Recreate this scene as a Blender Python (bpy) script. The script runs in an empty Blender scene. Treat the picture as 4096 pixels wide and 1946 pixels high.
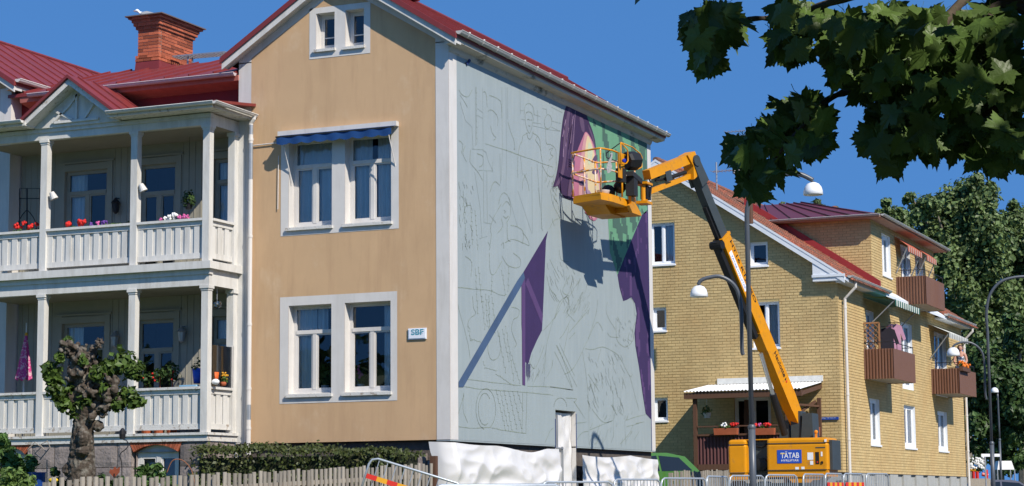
import bpy, bmesh, math, random
from mathutils import Vector, Matrix, noise
from mathutils.geometry import tessellate_polygon
random.seed(7)
V = Vector
SC = bpy.context.scene
COL = SC.collection
# ------------------------------------------------------------------ camera
FL, PITCH, ROLL, YAW = 8086.93, 0.12642916, -0.00845627, 0.40897357   # focal length in px of a 4096 px wide frame
CAM = V((16.692, -35.451, 1.6))
FW = V((-math.sin(YAW)*math.cos(PITCH), math.cos(YAW)*math.cos(PITCH), math.sin(PITCH)))
_r = V((math.cos(YAW), math.sin(YAW), 0)); _u = _r.cross(FW)
RT = _r*math.cos(ROLL) + _u*math.sin(ROLL)
UP = -_r*math.sin(ROLL) + _u*math.cos(ROLL)
cd = bpy.data.cameras.new('camera'); cam = bpy.data.objects.new('camera', cd); COL.objects.link(cam)
cam.matrix_world = Matrix(((RT.x, UP.x, -FW.x, CAM.x), (RT.y, UP.y, -FW.y, CAM.y), (RT.z, UP.z, -FW.z, CAM.z), (0, 0, 0, 1)))
cd.sensor_width = 36.0; cd.lens = 36.0*FL/4096.0; cd.clip_start = 0.1; cd.clip_end = 5000
SC.camera = cam
# ------------------------------------------------------------------ sky, sun, exposure
SUN = V((1.0, -0.62, 1.02)).normalized()           # towards the sun
wd = bpy.data.worlds.new('World'); SC.world = wd; wd.use_nodes = True
nt = wd.node_tree; bgn = nt.nodes['Background']
sky = nt.nodes.new('ShaderNodeTexSky'); sky.sky_type = 'NISHITA'; sky.sun_disc = False
sky.sun_elevation = math.asin(SUN.z); sky.sun_rotation = math.atan2(SUN.x, SUN.y)
sky.air_density = 1.0; sky.dust_density = 0.0; sky.ozone_density = 4.0; sky.altitude = 100
# the clear sky over this place stays deep blue low down: sample the sky model a little higher everywhere
tcs = nt.nodes.new('ShaderNodeTexCoord'); mps = nt.nodes.new('ShaderNodeMapping'); mps.inputs['Scale'].default_value = (1, 1, 0.8); mps.inputs['Location'].default_value = (0, 0, 0.62)
nrs = nt.nodes.new('ShaderNodeVectorMath'); nrs.operation = 'NORMALIZE'
nt.links.new(tcs.outputs['Generated'], mps.inputs['Vector']); nt.links.new(mps.outputs[0], nrs.inputs[0]); nt.links.new(nrs.outputs[0], sky.inputs['Vector'])
hss = nt.nodes.new('ShaderNodeHueSaturation'); hss.inputs['Saturation'].default_value = 1.19; hss.inputs['Value'].default_value = 1.13; nt.links.new(sky.outputs[0], hss.inputs['Color'])
nt.links.new(hss.outputs[0], bgn.inputs[0]); bgn.inputs[1].default_value = 0.15
sl = bpy.data.lights.new('sun', 'SUN'); sl.energy = 4.3; sl.angle = math.radians(0.53); sl.color = (1, 0.93, 0.82)
so = bpy.data.objects.new('sun', sl); COL.objects.link(so); so.location = (30, -30, 40)
so.rotation_euler = SUN.to_track_quat('Z', 'Y').to_euler()
vs = SC.view_settings; vs.view_transform = 'Standard'; vs.look = 'None'; vs.exposure = 0.46; vs.gamma = 1.0
SC.render.engine = 'CYCLES'
# ------------------------------------------------------------------ helpers
def ray(px, py): return FW + RT*((px-2048)/FL) - UP*((py-973)/FL)
def at_x(px, py, x): d = ray(px, py); return CAM + d*((x-CAM.x)/d.x)
def at_y(px, py, y): d = ray(px, py); return CAM + d*((y-CAM.y)/d.y)
def at_z(px, py, z): d = ray(px, py); return CAM + d*((z-CAM.z)/d.z)
def at_d(px, py, t): return CAM + ray(px, py)*t
def lerp(a, b, t): return a+(b-a)*t
def smooth(t): t = max(0, min(1, t)); return t*t*(3-2*t)
def interp(x, xs, ys):
    if x <= xs[0]: return ys[0]
    for i in range(len(xs)-1):
        if x <= xs[i+1]: return lerp(ys[i], ys[i+1], (x-xs[i])/(xs[i+1]-xs[i]))
    return ys[-1]
def gz(x, y):
    b = interp(y, [-80, -35, -11, -2, 12, 30, 80], [-0.4, 0, 0.42, 0.72, 1.05, 1.3, 1.4])
    g = smooth((1.9-x)/1.3)*smooth((y+30)/12)*smooth((26-y)/6)
    return b + 0.55*g
class MB:
    def __init__(s): s.v = []; s.f = []; s.m = []; s.t = []
    def face(s, pts, mi=0, tint=0.5):
        n = len(s.v); s.v += [tuple(p) for p in pts]; s.f.append(tuple(range(n, n+len(pts)))); s.m.append(mi); s.t.append(tint); return s
    def mesh(s, vs, fs, mi=0, tint=0.5):
        n = len(s.v); s.v += [tuple(p) for p in vs]
        for f in fs: s.f.append(tuple(i+n for i in f)); s.m.append(mi); s.t.append(tint)
        return s
    BF = ((0, 3, 2, 1), (4, 5, 6, 7), (0, 1, 5, 4), (1, 2, 6, 5), (2, 3, 7, 6), (3, 0, 4, 7))
    def box(s, x0, x1, y0, y1, z0, z1, mi=0, tint=0.5):
        if x0 > x1: x0, x1 = x1, x0
        if y0 > y1: y0, y1 = y1, y0
        if z0 > z1: z0, z1 = z1, z0
        return s.mesh([(x0, y0, z0), (x1, y0, z0), (x1, y1, z0), (x0, y1, z0), (x0, y0, z1), (x1, y0, z1), (x1, y1, z1), (x0, y1, z1)], MB.BF, mi, tint)
    def obox(s, c, a, b, d, mi=0, tint=0.5):            # centre and three half vectors
        c, a, b, d = V(c), V(a), V(b), V(d)
        if a.cross(b).dot(d) < 0: a = -a
        return s.mesh([c-a-b-d, c+a-b-d, c+a+b-d, c-a+b-d, c-a-b+d, c+a-b+d, c+a+b+d, c-a+b+d], MB.BF, mi, tint)
    def bar(s, p, q, w, h, up=(0, 0, 1), mi=0, tint=0.5):
        p, q = V(p), V(q); d = (q-p); L = d.length; d.normalize(); up = V(up)
        a = d.cross(up)
        if a.length < 1e-4: a = d.cross(V((1, 0, 0)))
        a.normalize(); b = a.cross(d).normalized()
        return s.obox((p+q)/2, d*(L/2), a*(w/2), b*(h/2), mi, tint)
    def tube(s, pts, r, n=8, cap=True, mi=0):
        pts = [V(p) for p in pts]; N = len(pts)
        rs = r if isinstance(r, (list, tuple)) else [r]*N
        base = len(s.v); ref = None
        for i, p in enumerate(pts):
            d = (pts[min(i+1, N-1)]-pts[max(i-1, 0)]).normalized()
            if ref is None:
                ref = d.cross(V((0, 0, 1)))
                if ref.length < 1e-3: ref = d.cross(V((1, 0, 0)))
            a = (ref - d*ref.dot(d)).normalized(); ref = a; b = d.cross(a)
            for k in range(n):
                t = 2*math.pi*k/n; s.v.append(tuple(p + a*(math.cos(t)*rs[i]) + b*(math.sin(t)*rs[i])))
        for i in range(N-1):
            for k in range(n):
                k2 = (k+1) % n
                s.f.append((base+i*n+k, base+i*n+k2, base+(i+1)*n+k2, base+(i+1)*n+k)); s.m.append(mi); s.t.append(0.5)
        if cap:
            s.f.append(tuple(base+k for k in reversed(range(n)))); s.m.append(mi); s.t.append(0.5)
            s.f.append(tuple(base+(N-1)*n+k for k in range(n))); s.m.append(mi); s.t.append(0.5)
        return s
    def prism(s, poly, off, mi=0, tint=0.5):
        poly = [V(p) for p in poly]; off = V(off); n = len(poly)
        nrm = V((0, 0, 0))
        for i in range(n):
            nrm += (poly[i]-poly[0]).cross(poly[(i+1) % n]-poly[0])
        if nrm.dot(off) > 0: poly = poly[::-1]
        vs = poly + [p+off for p in poly]
        fs = [tuple(range(n)), tuple(reversed(range(n, 2*n)))]
        for i in range(n):
            j = (i+1) % n; fs.append((j, i, n+i, n+j))
        return s.mesh(vs, fs, mi, tint)
    def sheet(s, outer, holes=(), mi=0, flip=False):     # planar polygon with holes
        loops = [[V(p) for p in outer]] + [[V(p) for p in h] for h in holes]
        tris = tessellate_polygon(loops); flat = [p for l in loops for p in l]
        n0 = (V(outer[1])-V(outer[0])).cross(V(outer[2])-V(outer[1]))
        return s.mesh(flat, [t[::-1] if flip else t for t in tris], mi)
    def lathe(s, prof, c, n=16, mi=0, axis=None):
        c = V(c); base = len(s.v)
        if axis is None: A, B, C = V((1, 0, 0)), V((0, 1, 0)), V((0, 0, 1))
        else:
            C = V(axis).normalized(); A = C.cross(V((0, 0, 1)))
            if A.length < 1e-3: A = V((1, 0, 0))
            A.normalize(); B = C.cross(A)
        for r, z in prof:
            for k in range(n):
                t = 2*math.pi*k/n; s.v.append(tuple(c + A*(r*math.cos(t)) + B*(r*math.sin(t)) + C*z))
        for i in range(len(prof)-1):
            for k in range(n):
                k2 = (k+1) % n
                s.f.append((base+i*n+k, base+i*n+k2, base+(i+1)*n+k2, base+(i+1)*n+k)); s.m.append(mi); s.t.append(0.5)
        return s
    def grid(s, nu, nv, fn, mi=0, flip=False):
        base = len(s.v)
        for j in range(nv+1):
            for i in range(nu+1): s.v.append(tuple(fn(i/nu, j/nv)))
        for j in range(nv):
            for i in range(nu):
                a = base+j*(nu+1)+i; q = (a, a+1, a+nu+2, a+nu+1)
                s.f.append(q[::-1] if flip else q); s.m.append(mi); s.t.append(0.5)
        return s
    def ball(s, c, r, n=8, mi=0, sq=(1, 1, 1)):
        c = V(c); rows = max(4, n//2+1); base = len(s.v)
        for j in range(rows+1):
            ph = math.pi*j/rows
            for k in range(n):
                t = 2*math.pi*k/n
                s.v.append((c.x+r*sq[0]*math.sin(ph)*math.cos(t), c.y+r*sq[1]*math.sin(ph)*math.sin(t), c.z+r*sq[2]*math.cos(ph)))
        for j in range(rows):
            for k in range(n):
                k2 = (k+1) % n
                s.f.append((base+j*n+k2, base+j*n+k, base+(j+1)*n+k, base+(j+1)*n+k2)); s.m.append(mi); s.t.append(0.5)
        return s
    def data(s, name, mats, off=V((0, 0, 0)), smooth=False):
        me = bpy.data.meshes.new(name)
        me.from_pydata([(p[0]-off.x, p[1]-off.y, p[2]-off.z) for p in s.v], [], s.f)
        if not isinstance(mats, (list, tuple)): mats = [mats]
        for m in mats: me.materials.append(m)
        if len(mats) > 1: me.polygons.foreach_set('material_index', s.m)
        at = me.attributes.new('tint', 'FLOAT', 'FACE'); at.data.foreach_set('value', s.t)
        if smooth: me.polygons.foreach_set('use_smooth', [True]*len(me.polygons))
        me.update(); return me
    def build(s, name, mats, parent=None, smooth=False, kind=None, label=None, cat=None, group=None):
        off = woff(parent)
        o = bpy.data.objects.new(name, s.data(name, mats, off, smooth)); COL.objects.link(o)
        if parent: o.parent = parent
        tag(o, label, cat, group, kind); return o
def woff(o):
    p = V((0, 0, 0))
    while o: p = p + o.location; o = o.parent
    return p
def tag(o, label=None, cat=None, group=None, kind=None):
    if label: o['label'] = label
    if cat: o['category'] = cat
    if group: o['group'] = group
    if kind: o['kind'] = kind
    return o
def thing(name, loc, label, cat, group=None):
    o = bpy.data.objects.new(name, None); COL.objects.link(o); o.location = loc; o.empty_display_size = 0.3
    return tag(o, label, cat, group)
def inst(name, me, parent, loc, rot=(0, 0, 0), scale=(1, 1, 1)):
    o = bpy.data.objects.new(name, me); COL.objects.link(o)
    o.parent = parent; o.location = V(loc) - woff(parent); o.rotation_euler = rot; o.scale = scale
    return o
def copy_tree(o, parent=None):
    c = o.copy(); COL.objects.link(c); c.parent = parent
    for ch in list(o.children): copy_tree(ch, c)
    return c
def text_part(name, body, m, parent, origin, ux, uy, height, width=None, depth=0.002, shear=0.0, bold=0.0, label=None):
    cu = bpy.data.curves.new(name, 'FONT'); cu.body = body; cu.size = 1.0; cu.offset = bold; cu.shear = shear
    tmp = bpy.data.objects.new('tmp_text', cu); COL.objects.link(tmp)
    bpy.context.view_layer.update()
    me0 = bpy.data.meshes.new_from_object(tmp.evaluated_get(bpy.context.evaluated_depsgraph_get()))
    bpy.data.objects.remove(tmp); bpy.data.curves.remove(cu)
    xs = [v.co.x for v in me0.vertices]; ys = [v.co.y for v in me0.vertices]
    x0, x1, y0, y1 = min(xs), max(xs), min(ys), max(ys)
    sy = height/(y1-y0); sx = sy if width is None else width/(x1-x0)
    ux, uy = V(ux).normalized(), V(uy).normalized(); O = V(origin)
    b = MB(); b.mesh([O + ux*((v.co.x-x0)*sx) + uy*((v.co.y-y0)*sy) for v in me0.vertices], [tuple(p.vertices) for p in me0.polygons])
    bpy.data.meshes.remove(me0)
    return b.build(name, m, parent, label=label)
# ------------------------------------------------------------------ materials
MATS = {}
def pm(name, c, rough=0.7, var=0.12, vs=6.0, bump=0.0, bs=60.0, metal=0.0, spec=0.3, c2=None, cs=2.0, cth=(0.5, 0.65), tint=0.0, stretch=(1, 1, 1), trans=0.0, coat=0.0, c3=None, c3s=1.0, c3th=(0.5, 0.7), c3st=(3, 3, .2), c3f=0.5):
    m = bpy.data.materials.new(name); m.use_nodes = True; n = m.node_tree; b = n.nodes['Principled BSDF']
    L = n.links.new
    b.inputs['Roughness'].default_value = rough; b.inputs['Metallic'].default_value = metal
    b.inputs['Specular IOR Level'].default_value = spec; b.inputs['Coat Weight'].default_value = coat
    geo = n.nodes.new('ShaderNodeNewGeometry'); mp = n.nodes.new('ShaderNodeMapping'); mp.inputs['Scale'].default_value = stretch
    L(geo.outputs['Position'], mp.inputs['Vector'])
    nz = n.nodes.new('ShaderNodeTexNoise'); nz.inputs['Scale'].default_value = vs; nz.inputs['Detail'].default_value = 5; nz.inputs['Roughness'].default_value = 0.65
    L(mp.outputs[0], nz.inputs['Vector'])
    mr = n.nodes.new('ShaderNodeMapRange'); mr.inputs['From Min'].default_value = 0.25; mr.inputs['From Max'].default_value = 0.75
    mr.inputs['To Min'].default_value = 1-var; mr.inputs['To Max'].default_value = 1+var
    L(nz.outputs['Fac'], mr.inputs['Value'])
    col = n.nodes.new('ShaderNodeMix'); col.data_type = 'RGBA'; col.blend_type = 'MULTIPLY'; col.inputs['Factor'].default_value = 1
    col.inputs['A'].default_value = (*c, 1); L(mr.outputs[0], col.inputs['B'])
    out = col.outputs['Result']
    if tint:
        at = n.nodes.new('ShaderNodeAttribute'); at.attribute_name = 'tint'
        m2 = n.nodes.new('ShaderNodeMapRange'); m2.inputs['To Min'].default_value = 1-tint; m2.inputs['To Max'].default_value = 1+tint
        L(at.outputs['Fac'], m2.inputs['Value'])
        k = n.nodes.new('ShaderNodeMix'); k.data_type = 'RGBA'; k.blend_type = 'MULTIPLY'; k.inputs['Factor'].default_value = 1
        L(out, k.inputs['A']); L(m2.outputs[0], k.inputs['B']); out = k.outputs['Result']
    if c2:
        n2 = n.nodes.new('ShaderNodeTexNoise'); n2.inputs['Scale'].default_value = cs; n2.inputs['Detail'].default_value = 8; n2.inputs['Roughness'].default_value = 0.7
        L(mp.outputs[0], n2.inputs['Vector'])
        r2 = n.nodes.new('ShaderNodeMapRange'); r2.inputs['From Min'].default_value = cth[0]; r2.inputs['From Max'].default_value = cth[1]
        L(n2.outputs['Fac'], r2.inputs['Value'])
        k = n.nodes.new('ShaderNodeMix'); k.data_type = 'RGBA'; L(r2.outputs[0], k.inputs['Factor'])
        L(out, k.inputs['A']); k.inputs['B'].default_value = (*c2, 1); out = k.outputs['Result']
    if c3:                              # streaks and stains with their own stretch
        m3 = n.nodes.new('ShaderNodeMapping'); m3.inputs['Scale'].default_value = c3st; m3.inputs['Location'].default_value = (7.3, 2.1, 4.4); L(geo.outputs['Position'], m3.inputs['Vector'])
        n4 = n.nodes.new('ShaderNodeTexNoise'); n4.inputs['Scale'].default_value = c3s; n4.inputs['Detail'].default_value = 7; n4.inputs['Roughness'].default_value = 0.65; L(m3.outputs[0], n4.inputs['Vector'])
        r4 = n.nodes.new('ShaderNodeMapRange'); r4.inputs['From Min'].default_value = c3th[0]; r4.inputs['From Max'].default_value = c3th[1]; r4.inputs['To Max'].default_value = c3f; L(n4.outputs['Fac'], r4.inputs['Value'])
        k = n.nodes.new('ShaderNodeMix'); k.data_type = 'RGBA'; L(r4.outputs[0], k.inputs['Factor']); L(out, k.inputs['A']); k.inputs['B'].default_value = (*c3, 1); out = k.outputs['Result']
    L(out, b.inputs['Base Color'])
    if bump:
        n3 = n.nodes.new('ShaderNodeTexNoise'); n3.inputs['Scale'].default_value = bs; n3.inputs['Detail'].default_value = 4
        L(mp.outputs[0], n3.inputs['Vector'])
        bp = n.nodes.new('ShaderNodeBump'); bp.inputs['Strength'].default_value = bump; bp.inputs['Distance'].default_value = 0.02
        L(n3.outputs['Fac'], bp.inputs['Height']); L(bp.outputs[0], b.inputs['Normal'])
    if trans:
        tr = n.nodes.new('ShaderNodeBsdfTranslucent'); L(out, tr.inputs['Color'])
        mx = n.nodes.new('ShaderNodeMixShader'); mx.inputs[0].default_value = trans
        L(b.outputs[0], mx.inputs[1]); L(tr.outputs[0], mx.inputs[2]); L(mx.outputs[0], n.nodes['Material Output'].inputs['Surface'])
    MATS[name] = m; return m
def glass_mat(name, tint=(0.75, 0.8, 0.82), base=0.10, refl=(0.9, 0.95, 1)):
    m = bpy.data.materials.new(name); m.use_nodes = True; n = m.node_tree; L = n.links.new
    n.nodes.remove(n.nodes['Principled BSDF'])
    t = n.nodes.new('ShaderNodeBsdfTransparent'); t.inputs[0].default_value = (*tint, 1)
    g = n.nodes.new('ShaderNodeBsdfGlossy'); g.inputs['Roughness'].default_value = 0.01; g.inputs['Color'].default_value = (*refl, 1)
    tc = n.nodes.new('ShaderNodeNewGeometry'); nz = n.nodes.new('ShaderNodeTexNoise'); nz.inputs['Scale'].default_value = 1.6; nz.inputs['Detail'].default_value = 1
    L(tc.outputs['Position'], nz.inputs['Vector']); bp = n.nodes.new('ShaderNodeBump'); bp.inputs['Strength'].default_value = 0.05; bp.inputs['Distance'].default_value = 0.05
    L(nz.outputs['Fac'], bp.inputs['Height']); L(bp.outputs[0], g.inputs['Normal'])
    fr = n.nodes.new('ShaderNodeFresnel'); fr.inputs['IOR'].default_value = 1.6
    ad = n.nodes.new('ShaderNodeMath'); ad.operation = 'ADD'; ad.inputs[1].default_value = base; ad.use_clamp = True; L(fr.outputs[0], ad.inputs[0])
    mx = n.nodes.new('ShaderNodeMixShader'); L(ad.outputs[0], mx.inputs[0]); L(t.outputs[0], mx.inputs[1]); L(g.outputs[0], mx.inputs[2])
    L(mx.outputs[0], n.nodes['Material Output'].inputs['Surface']); MATS[name] = m; return m
STUCCO = pm('stucco', (0.545, 0.36, 0.205), 0.92, 0.07, 0.9, 0.35, 150, c2=(0.60, 0.44, 0.29), cs=1.1, cth=(0.56, 0.76), stretch=(1, 1, .7), c3=(.40, .25, .14), c3s=1.2, c3th=(.48, .72), c3st=(2.5, 2.5, .3), c3f=.55)
WHITE = pm('white_paint', (0.60, 0.575, 0.545), 0.6, 0.05, 3, 0.1, 80, c3=(.42, .39, .35), c3s=1.6, c3th=(.5, .75), c3st=(3, 3, .4), c3f=.5)
WWOOD = pm('white_wood', (0.60, 0.585, 0.55), 0.55, 0.07, 5, 0.15, 40, c2=(0.45, 0.42, 0.38), cs=2.2, cth=(0.66, 0.76), stretch=(2, 2, .5), c3=(.40, .38, .34), c3s=2.0, c3th=(.48, .72), c3st=(3, 3, .5), c3f=.6)
PEEL = pm('peeling_white', (0.58, 0.565, 0.53), 0.6, 0.1, 6, 0.3, 30, c2=(0.33, 0.28, 0.23), cs=9, cth=(0.56, 0.62))
SOFFIT = pm('dirty_soffit', (0.50, 0.47, 0.41), 0.8, 0.12, 3, 0.2, 30, c2=(0.10, 0.10, 0.08), cs=3.2, cth=(0.56, 0.68), stretch=(1, .45, 1))
REDROOF = pm('red_metal_roof', (0.185, 0.026, 0.024), 0.5, 0.10, 3.5, 0.05, 12, spec=0.5, c2=(0.25, 0.055, 0.048), cs=4, cth=(0.55, 0.75), c3=(.12, .03, .03), c3s=2.0, c3th=(.5, .72), c3st=(.6, 2, 2), c3f=.6)
REDWALL = pm('dark_red_wall', (0.22, 0.022, 0.02), 0.6, 0.1, 5)
STEEL = pm('galvanised', (0.36, 0.38, 0.40), 0.45, 0.12, 7, metal=0.6, spec=0.5)
GUTTER = pm('grey_gutter', (0.42, 0.42, 0.40), 0.5, 0.15, 6, c2=(0.16, 0.15, 0.13), cs=4, cth=(0.6, 0.75))
GLASS = glass_mat('window_glass', (.84, .87, .88), base=0.02)
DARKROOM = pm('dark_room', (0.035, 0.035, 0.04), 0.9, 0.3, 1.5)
CURTAIN = pm('curtain', (0.82, 0.82, 0.80), 0.9, 0.15, 8, stretch=(4, 4, .2))
BLIND = pm('blind', (0.78, 0.79, 0.78), 0.6, 0.05, 5)
GRANITE = pm('granite', (0.22, 0.185, 0.17), 0.9, 0.25, 14, 0.8, 18, tint=0.25)
REDBRICK = pm('red_brick', (0.34, 0.092, 0.045), 0.9, 0.18, 20, 0.5, 50, tint=0.35)
MORTAR = pm('mortar', (0.34, 0.27, 0.22), 0.95, 0.15, 20, 0.3, 60)
BLUEAWN = pm('blue_canvas', (0.009, 0.052, 0.175), 0.85, 0.15, 8)
DARK = pm('dark_plastic', (0.02, 0.022, 0.024), 0.5, 0.15, 10)
IRON = pm('black_iron', (0.015, 0.015, 0.018), 0.5, 0.1, 10)
GREENDK = pm('leaf_dark', (0.045, 0.085, 0.022), 0.5, 0.3, 3, trans=0.25, tint=0.4)
GREENMID = pm('leaf_mid', (0.075, 0.14, 0.035), 0.5, 0.3, 3, trans=0.25, tint=0.4)
WOODGREY = pm('weathered_wood', (0.30, 0.265, 0.22), 0.85, 0.2, 9, 0.4, 30, tint=0.2, stretch=(4, 4, .4))
BROWNWOOD = pm('brown_wood', (0.10, 0.05, 0.03), 0.7, 0.2, 9, stretch=(4, 4, .5))
# ================================================================== the ground (below the frame, but everything stands on it)
GRASS = pm('lawn', (0.07, 0.11, 0.03), 0.95, 0.3, 5, 0.6, 30, c2=(0.12, 0.11, 0.06), cs=0.6, cth=(0.5, 0.7))
ASPH = pm('asphalt', (0.055, 0.055, 0.057), 0.9, 0.2, 12, 0.4, 90)
PAVE = pm('paving', (0.22, 0.21, 0.2), 0.9, 0.15, 9, 0.3, 60)
xs = sorted(set([-900, -500, -250, -120, -60, -40, 60, 90, 150, 300, 600, 900] + [i*1.0 for i in range(-30, 41)] + [0.4+i*.2 for i in range(12)]))
ys = sorted(set([-400, -200, -120, -80, 120, 200, 350, 600, 1000, 1500] + [i*2.0 for i in range(-30, 50)]))
b = MB(); W_ = len(xs)
for y in ys:
    for x in xs: b.v.append((x, y, gz(x, y)))
for j in range(len(ys)-1):
    for i in range(W_-1):
        a = j*W_+i; b.f.append((a, a+1, a+W_+1, a+W_)); b.m.append(0); b.t.append(.5)
b.build('ground', GRASS, kind='structure', smooth=True)
def strip(name, x0, x1, dz, m, t=0.0):
    b = MB(); yy = [y for y in ys if -200 <= y <= 350]
    for k in range(len(yy)-1):
        q = [(x0, yy[k], gz(x0, yy[k])+dz), (x1, yy[k], gz(x1, yy[k])+dz), (x1, yy[k+1], gz(x1, yy[k+1])+dz), (x0, yy[k+1], gz(x0, yy[k+1])+dz)]
        b.face(q)
        if t:
            b.face([q[1], (x1, yy[k], gz(x1, yy[k])-t), (x1, yy[k+1], gz(x1, yy[k+1])-t), q[2]])
    return b.build(name, m, kind='structure')
strip('pavement', 2.6, 6.2, 0.12, PAVE, 0.1)
strip('road', 6.2, 14.2, 0.01, ASPH)

# ================================================================== the stucco house with the mural and its veranda wing
HA = thing('apartment_house', (-5, 0, 1.2), 'beige stucco house with mural side wall, red roof and white veranda', 'house')
ZB, ZE = 2.77, 10.53
Z = V((0, 0, 1))
def lbox(mb, O, R, N, u0, u1, v0, v1, d0, d1, mi=0):
    O, R, N = V(O), V(R), V(N)
    c = O + R*((u0+u1)/2) + Z*((v0+v1)/2) - N*((d0+d1)/2)
    mb.obox(c, R*((u1-u0)/2), Z*((v1-v0)/2), N*((d1-d0)/2), mi); return mb
def window(parent, O, R, N, w, h, depth=0.18, transom=None, mull=1, fw=0.07, curtain=None, sill=0.06, frame=None, reveal=None, room=0.9, fd=0.06, low_rail=0.0, glass=None, name='window', bars=0):
    """O lower left corner of the opening in the wall plane, R to the right, N outwards"""
    O, R, N = V(O), V(R), V(N); frame = frame or WHITE; reveal = reveal or WHITE; glass = glass or GLASS
    P = lambda u, v, d: O + R*u + Z*v - N*d
    m = MB()
    for a in ((0, fw, 0, h), (w-fw, w, 0, h), (fw, w-fw, 0, fw+low_rail), (fw, w-fw, h-fw, h)):
        lbox(m, O, R, N, *a, depth, depth+fd)
    cells = []
    vt = h*(1-transom) if transom else None
    top = vt if transom else h-fw
    if transom:
        lbox(m, O, R, N, fw, w-fw, vt-fw*.55, vt+fw*.55, depth-.015, depth+fd-.003)
        cells.append((fw, w-fw, vt+fw*.55, h-fw))
    iw = (w-2*fw); n = mull+1
    lo, hi = fw+low_rail, (vt-fw*.55 if transom else h-fw)
    for k in range(n):
        u0 = fw+iw*k/n; u1 = fw+iw*(k+1)/n
        if k: lbox(m, O, R, N, u0-fw*.6, u0+fw*.6, lo, hi, depth-.008, depth+fd-.006)
        a0, a1 = u0+(fw*.6 if k else 0), u1-(fw*.6 if k < n-1 else 0)
        s = fw*.45                      # casement sash
        for q in ((a0, a0+s, lo, hi), (a1-s, a1, lo, hi), (a0+s, a1-s, lo, lo+s), (a0+s, a1-s, hi-s, hi)):
            lbox(m, O, R, N, *q, depth+.006, depth+fd-.01)
        if bars: lbox(m, O, R, N, a0+s, a1-s, (lo+hi)/2-.012-.12, (lo+hi)/2+.012-.12, depth+.012, depth+fd-.012)
        cells.append((a0+s, a1-s, lo+s, hi-s))
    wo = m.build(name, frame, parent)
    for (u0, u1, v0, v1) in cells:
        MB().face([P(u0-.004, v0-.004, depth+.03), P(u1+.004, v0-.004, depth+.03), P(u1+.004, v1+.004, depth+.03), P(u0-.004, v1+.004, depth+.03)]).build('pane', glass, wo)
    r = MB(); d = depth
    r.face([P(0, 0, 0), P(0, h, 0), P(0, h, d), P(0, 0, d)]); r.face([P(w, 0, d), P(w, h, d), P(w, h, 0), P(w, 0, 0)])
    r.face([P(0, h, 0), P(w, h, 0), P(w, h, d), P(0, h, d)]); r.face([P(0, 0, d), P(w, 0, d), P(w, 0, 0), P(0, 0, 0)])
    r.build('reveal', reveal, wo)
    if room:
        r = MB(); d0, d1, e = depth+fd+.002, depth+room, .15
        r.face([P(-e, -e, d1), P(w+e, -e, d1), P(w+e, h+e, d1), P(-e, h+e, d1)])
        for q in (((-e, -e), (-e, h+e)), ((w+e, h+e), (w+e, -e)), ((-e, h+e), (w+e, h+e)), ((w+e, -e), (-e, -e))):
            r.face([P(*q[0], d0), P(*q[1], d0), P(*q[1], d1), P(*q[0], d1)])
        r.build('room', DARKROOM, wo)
    if sill:
        s = MB(); lbox(s, O, R, N, -.05, w+.03, -.06, -.004, -sill, .0)
        s.obox(P(w/2-.01, .012, depth/2), R*(w/2-.012), (N*(depth/2)-Z*.012), Z*.012)
        s.build('sill', PEEL if frame is WHITE else frame, wo)
    if curtain:
        for (c0, c1, h0, h1, mt) in curtain:
            g = MB(); ph = random.random()*6
            g.grid(26, 2, lambda u, v: P(lerp(c0, c1, u)*w, lerp(h0, h1, v)*h, depth+fd+.05+.025*math.sin(u*w*abs(c1-c0)*60+ph)))
            g.build('curtain', mt, wo, smooth=True)
    return wo
XR, YN, XP = V((1, 0, 0)), V((0, -1, 0)), V((0, 1, 0))
# --- facade
op = [(-3.587, -2.612, 3.73, 5.52), (-2.31, -1.29, 3.73, 5.52), (-3.60, -2.61, 7.10, 8.90), (-2.31, -1.275, 7.10, 8.90),
      (-2.985, -2.558, 10.73, 11.48), (-2.31, -1.888, 10.72, 11.48)]
rect = lambda a, y: [(a[0], y, a[2]), (a[1], y, a[2]), (a[1], y, a[3]), (a[0], y, a[3])]
rz = lambda x, xc=-2.4: 10.63 + 0.637*(2.65-abs(x-xc))          # underside of the roof sheet
wallm = MB(); wallm.sheet([(-4.8, 0, ZB), (0, 0, ZB), (0, 0, 10.62), (-2.4, 0, 12.2), (-4.8, 0, 10.62)], [rect(a, 0) for a in op])
wallm.face([(0, 0, ZB), (-4.8, 0, ZB), (-4.8, .3, ZB), (0, .3, ZB)])
fac = wallm.build('facade_wall', STUCCO, HA)
t = MB(); e = -.006
for x0, x1 in ((-4.8, -4.5), (-.29, 0.0)):
    t = MB(); t.face([(x0, e, ZB), (x1, e, ZB), (x1, e, 10.62), (x0, e, 10.62)]); t.build('corner_trim', WHITE, HA)
for (x0, x1, z0, z1, hs) in ((-3.79, -1.145, 3.552, 5.70, op[0:2]), (-3.785, -1.105, 6.943, 9.087, op[2:4]), (-3.14, -1.741, 10.543, 11.6, op[4:6])):
    t = MB(); t.sheet([(x0, e, z0), (x1, e, z0), (x1, e, z1), (x0, e, z1)], [rect(h, e) for h in hs]); t.build('window_trim', WHITE, HA)
t = MB(); f1 = lambda x: 10.70 + .6135*(2.4-abs(x+2.4)-.3)
t.face([(-4.5, e, f1(-4.5)), (-4.5, e, 10.6), (-4.8, e, 10.6), (-4.8, e, 10.75), (-2.4, e, 12.25), (-2.4, e, f1(-2.4))][::-1])
t.face([(-2.4, e, f1(-2.4)), (-2.4, e, 12.25), (0, e, 10.75), (0, e, 10.6), (-.29, e, 10.6), (-.29, e, f1(-.29))][::-1])
t.build('verge_trim', WHITE, HA)
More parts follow.
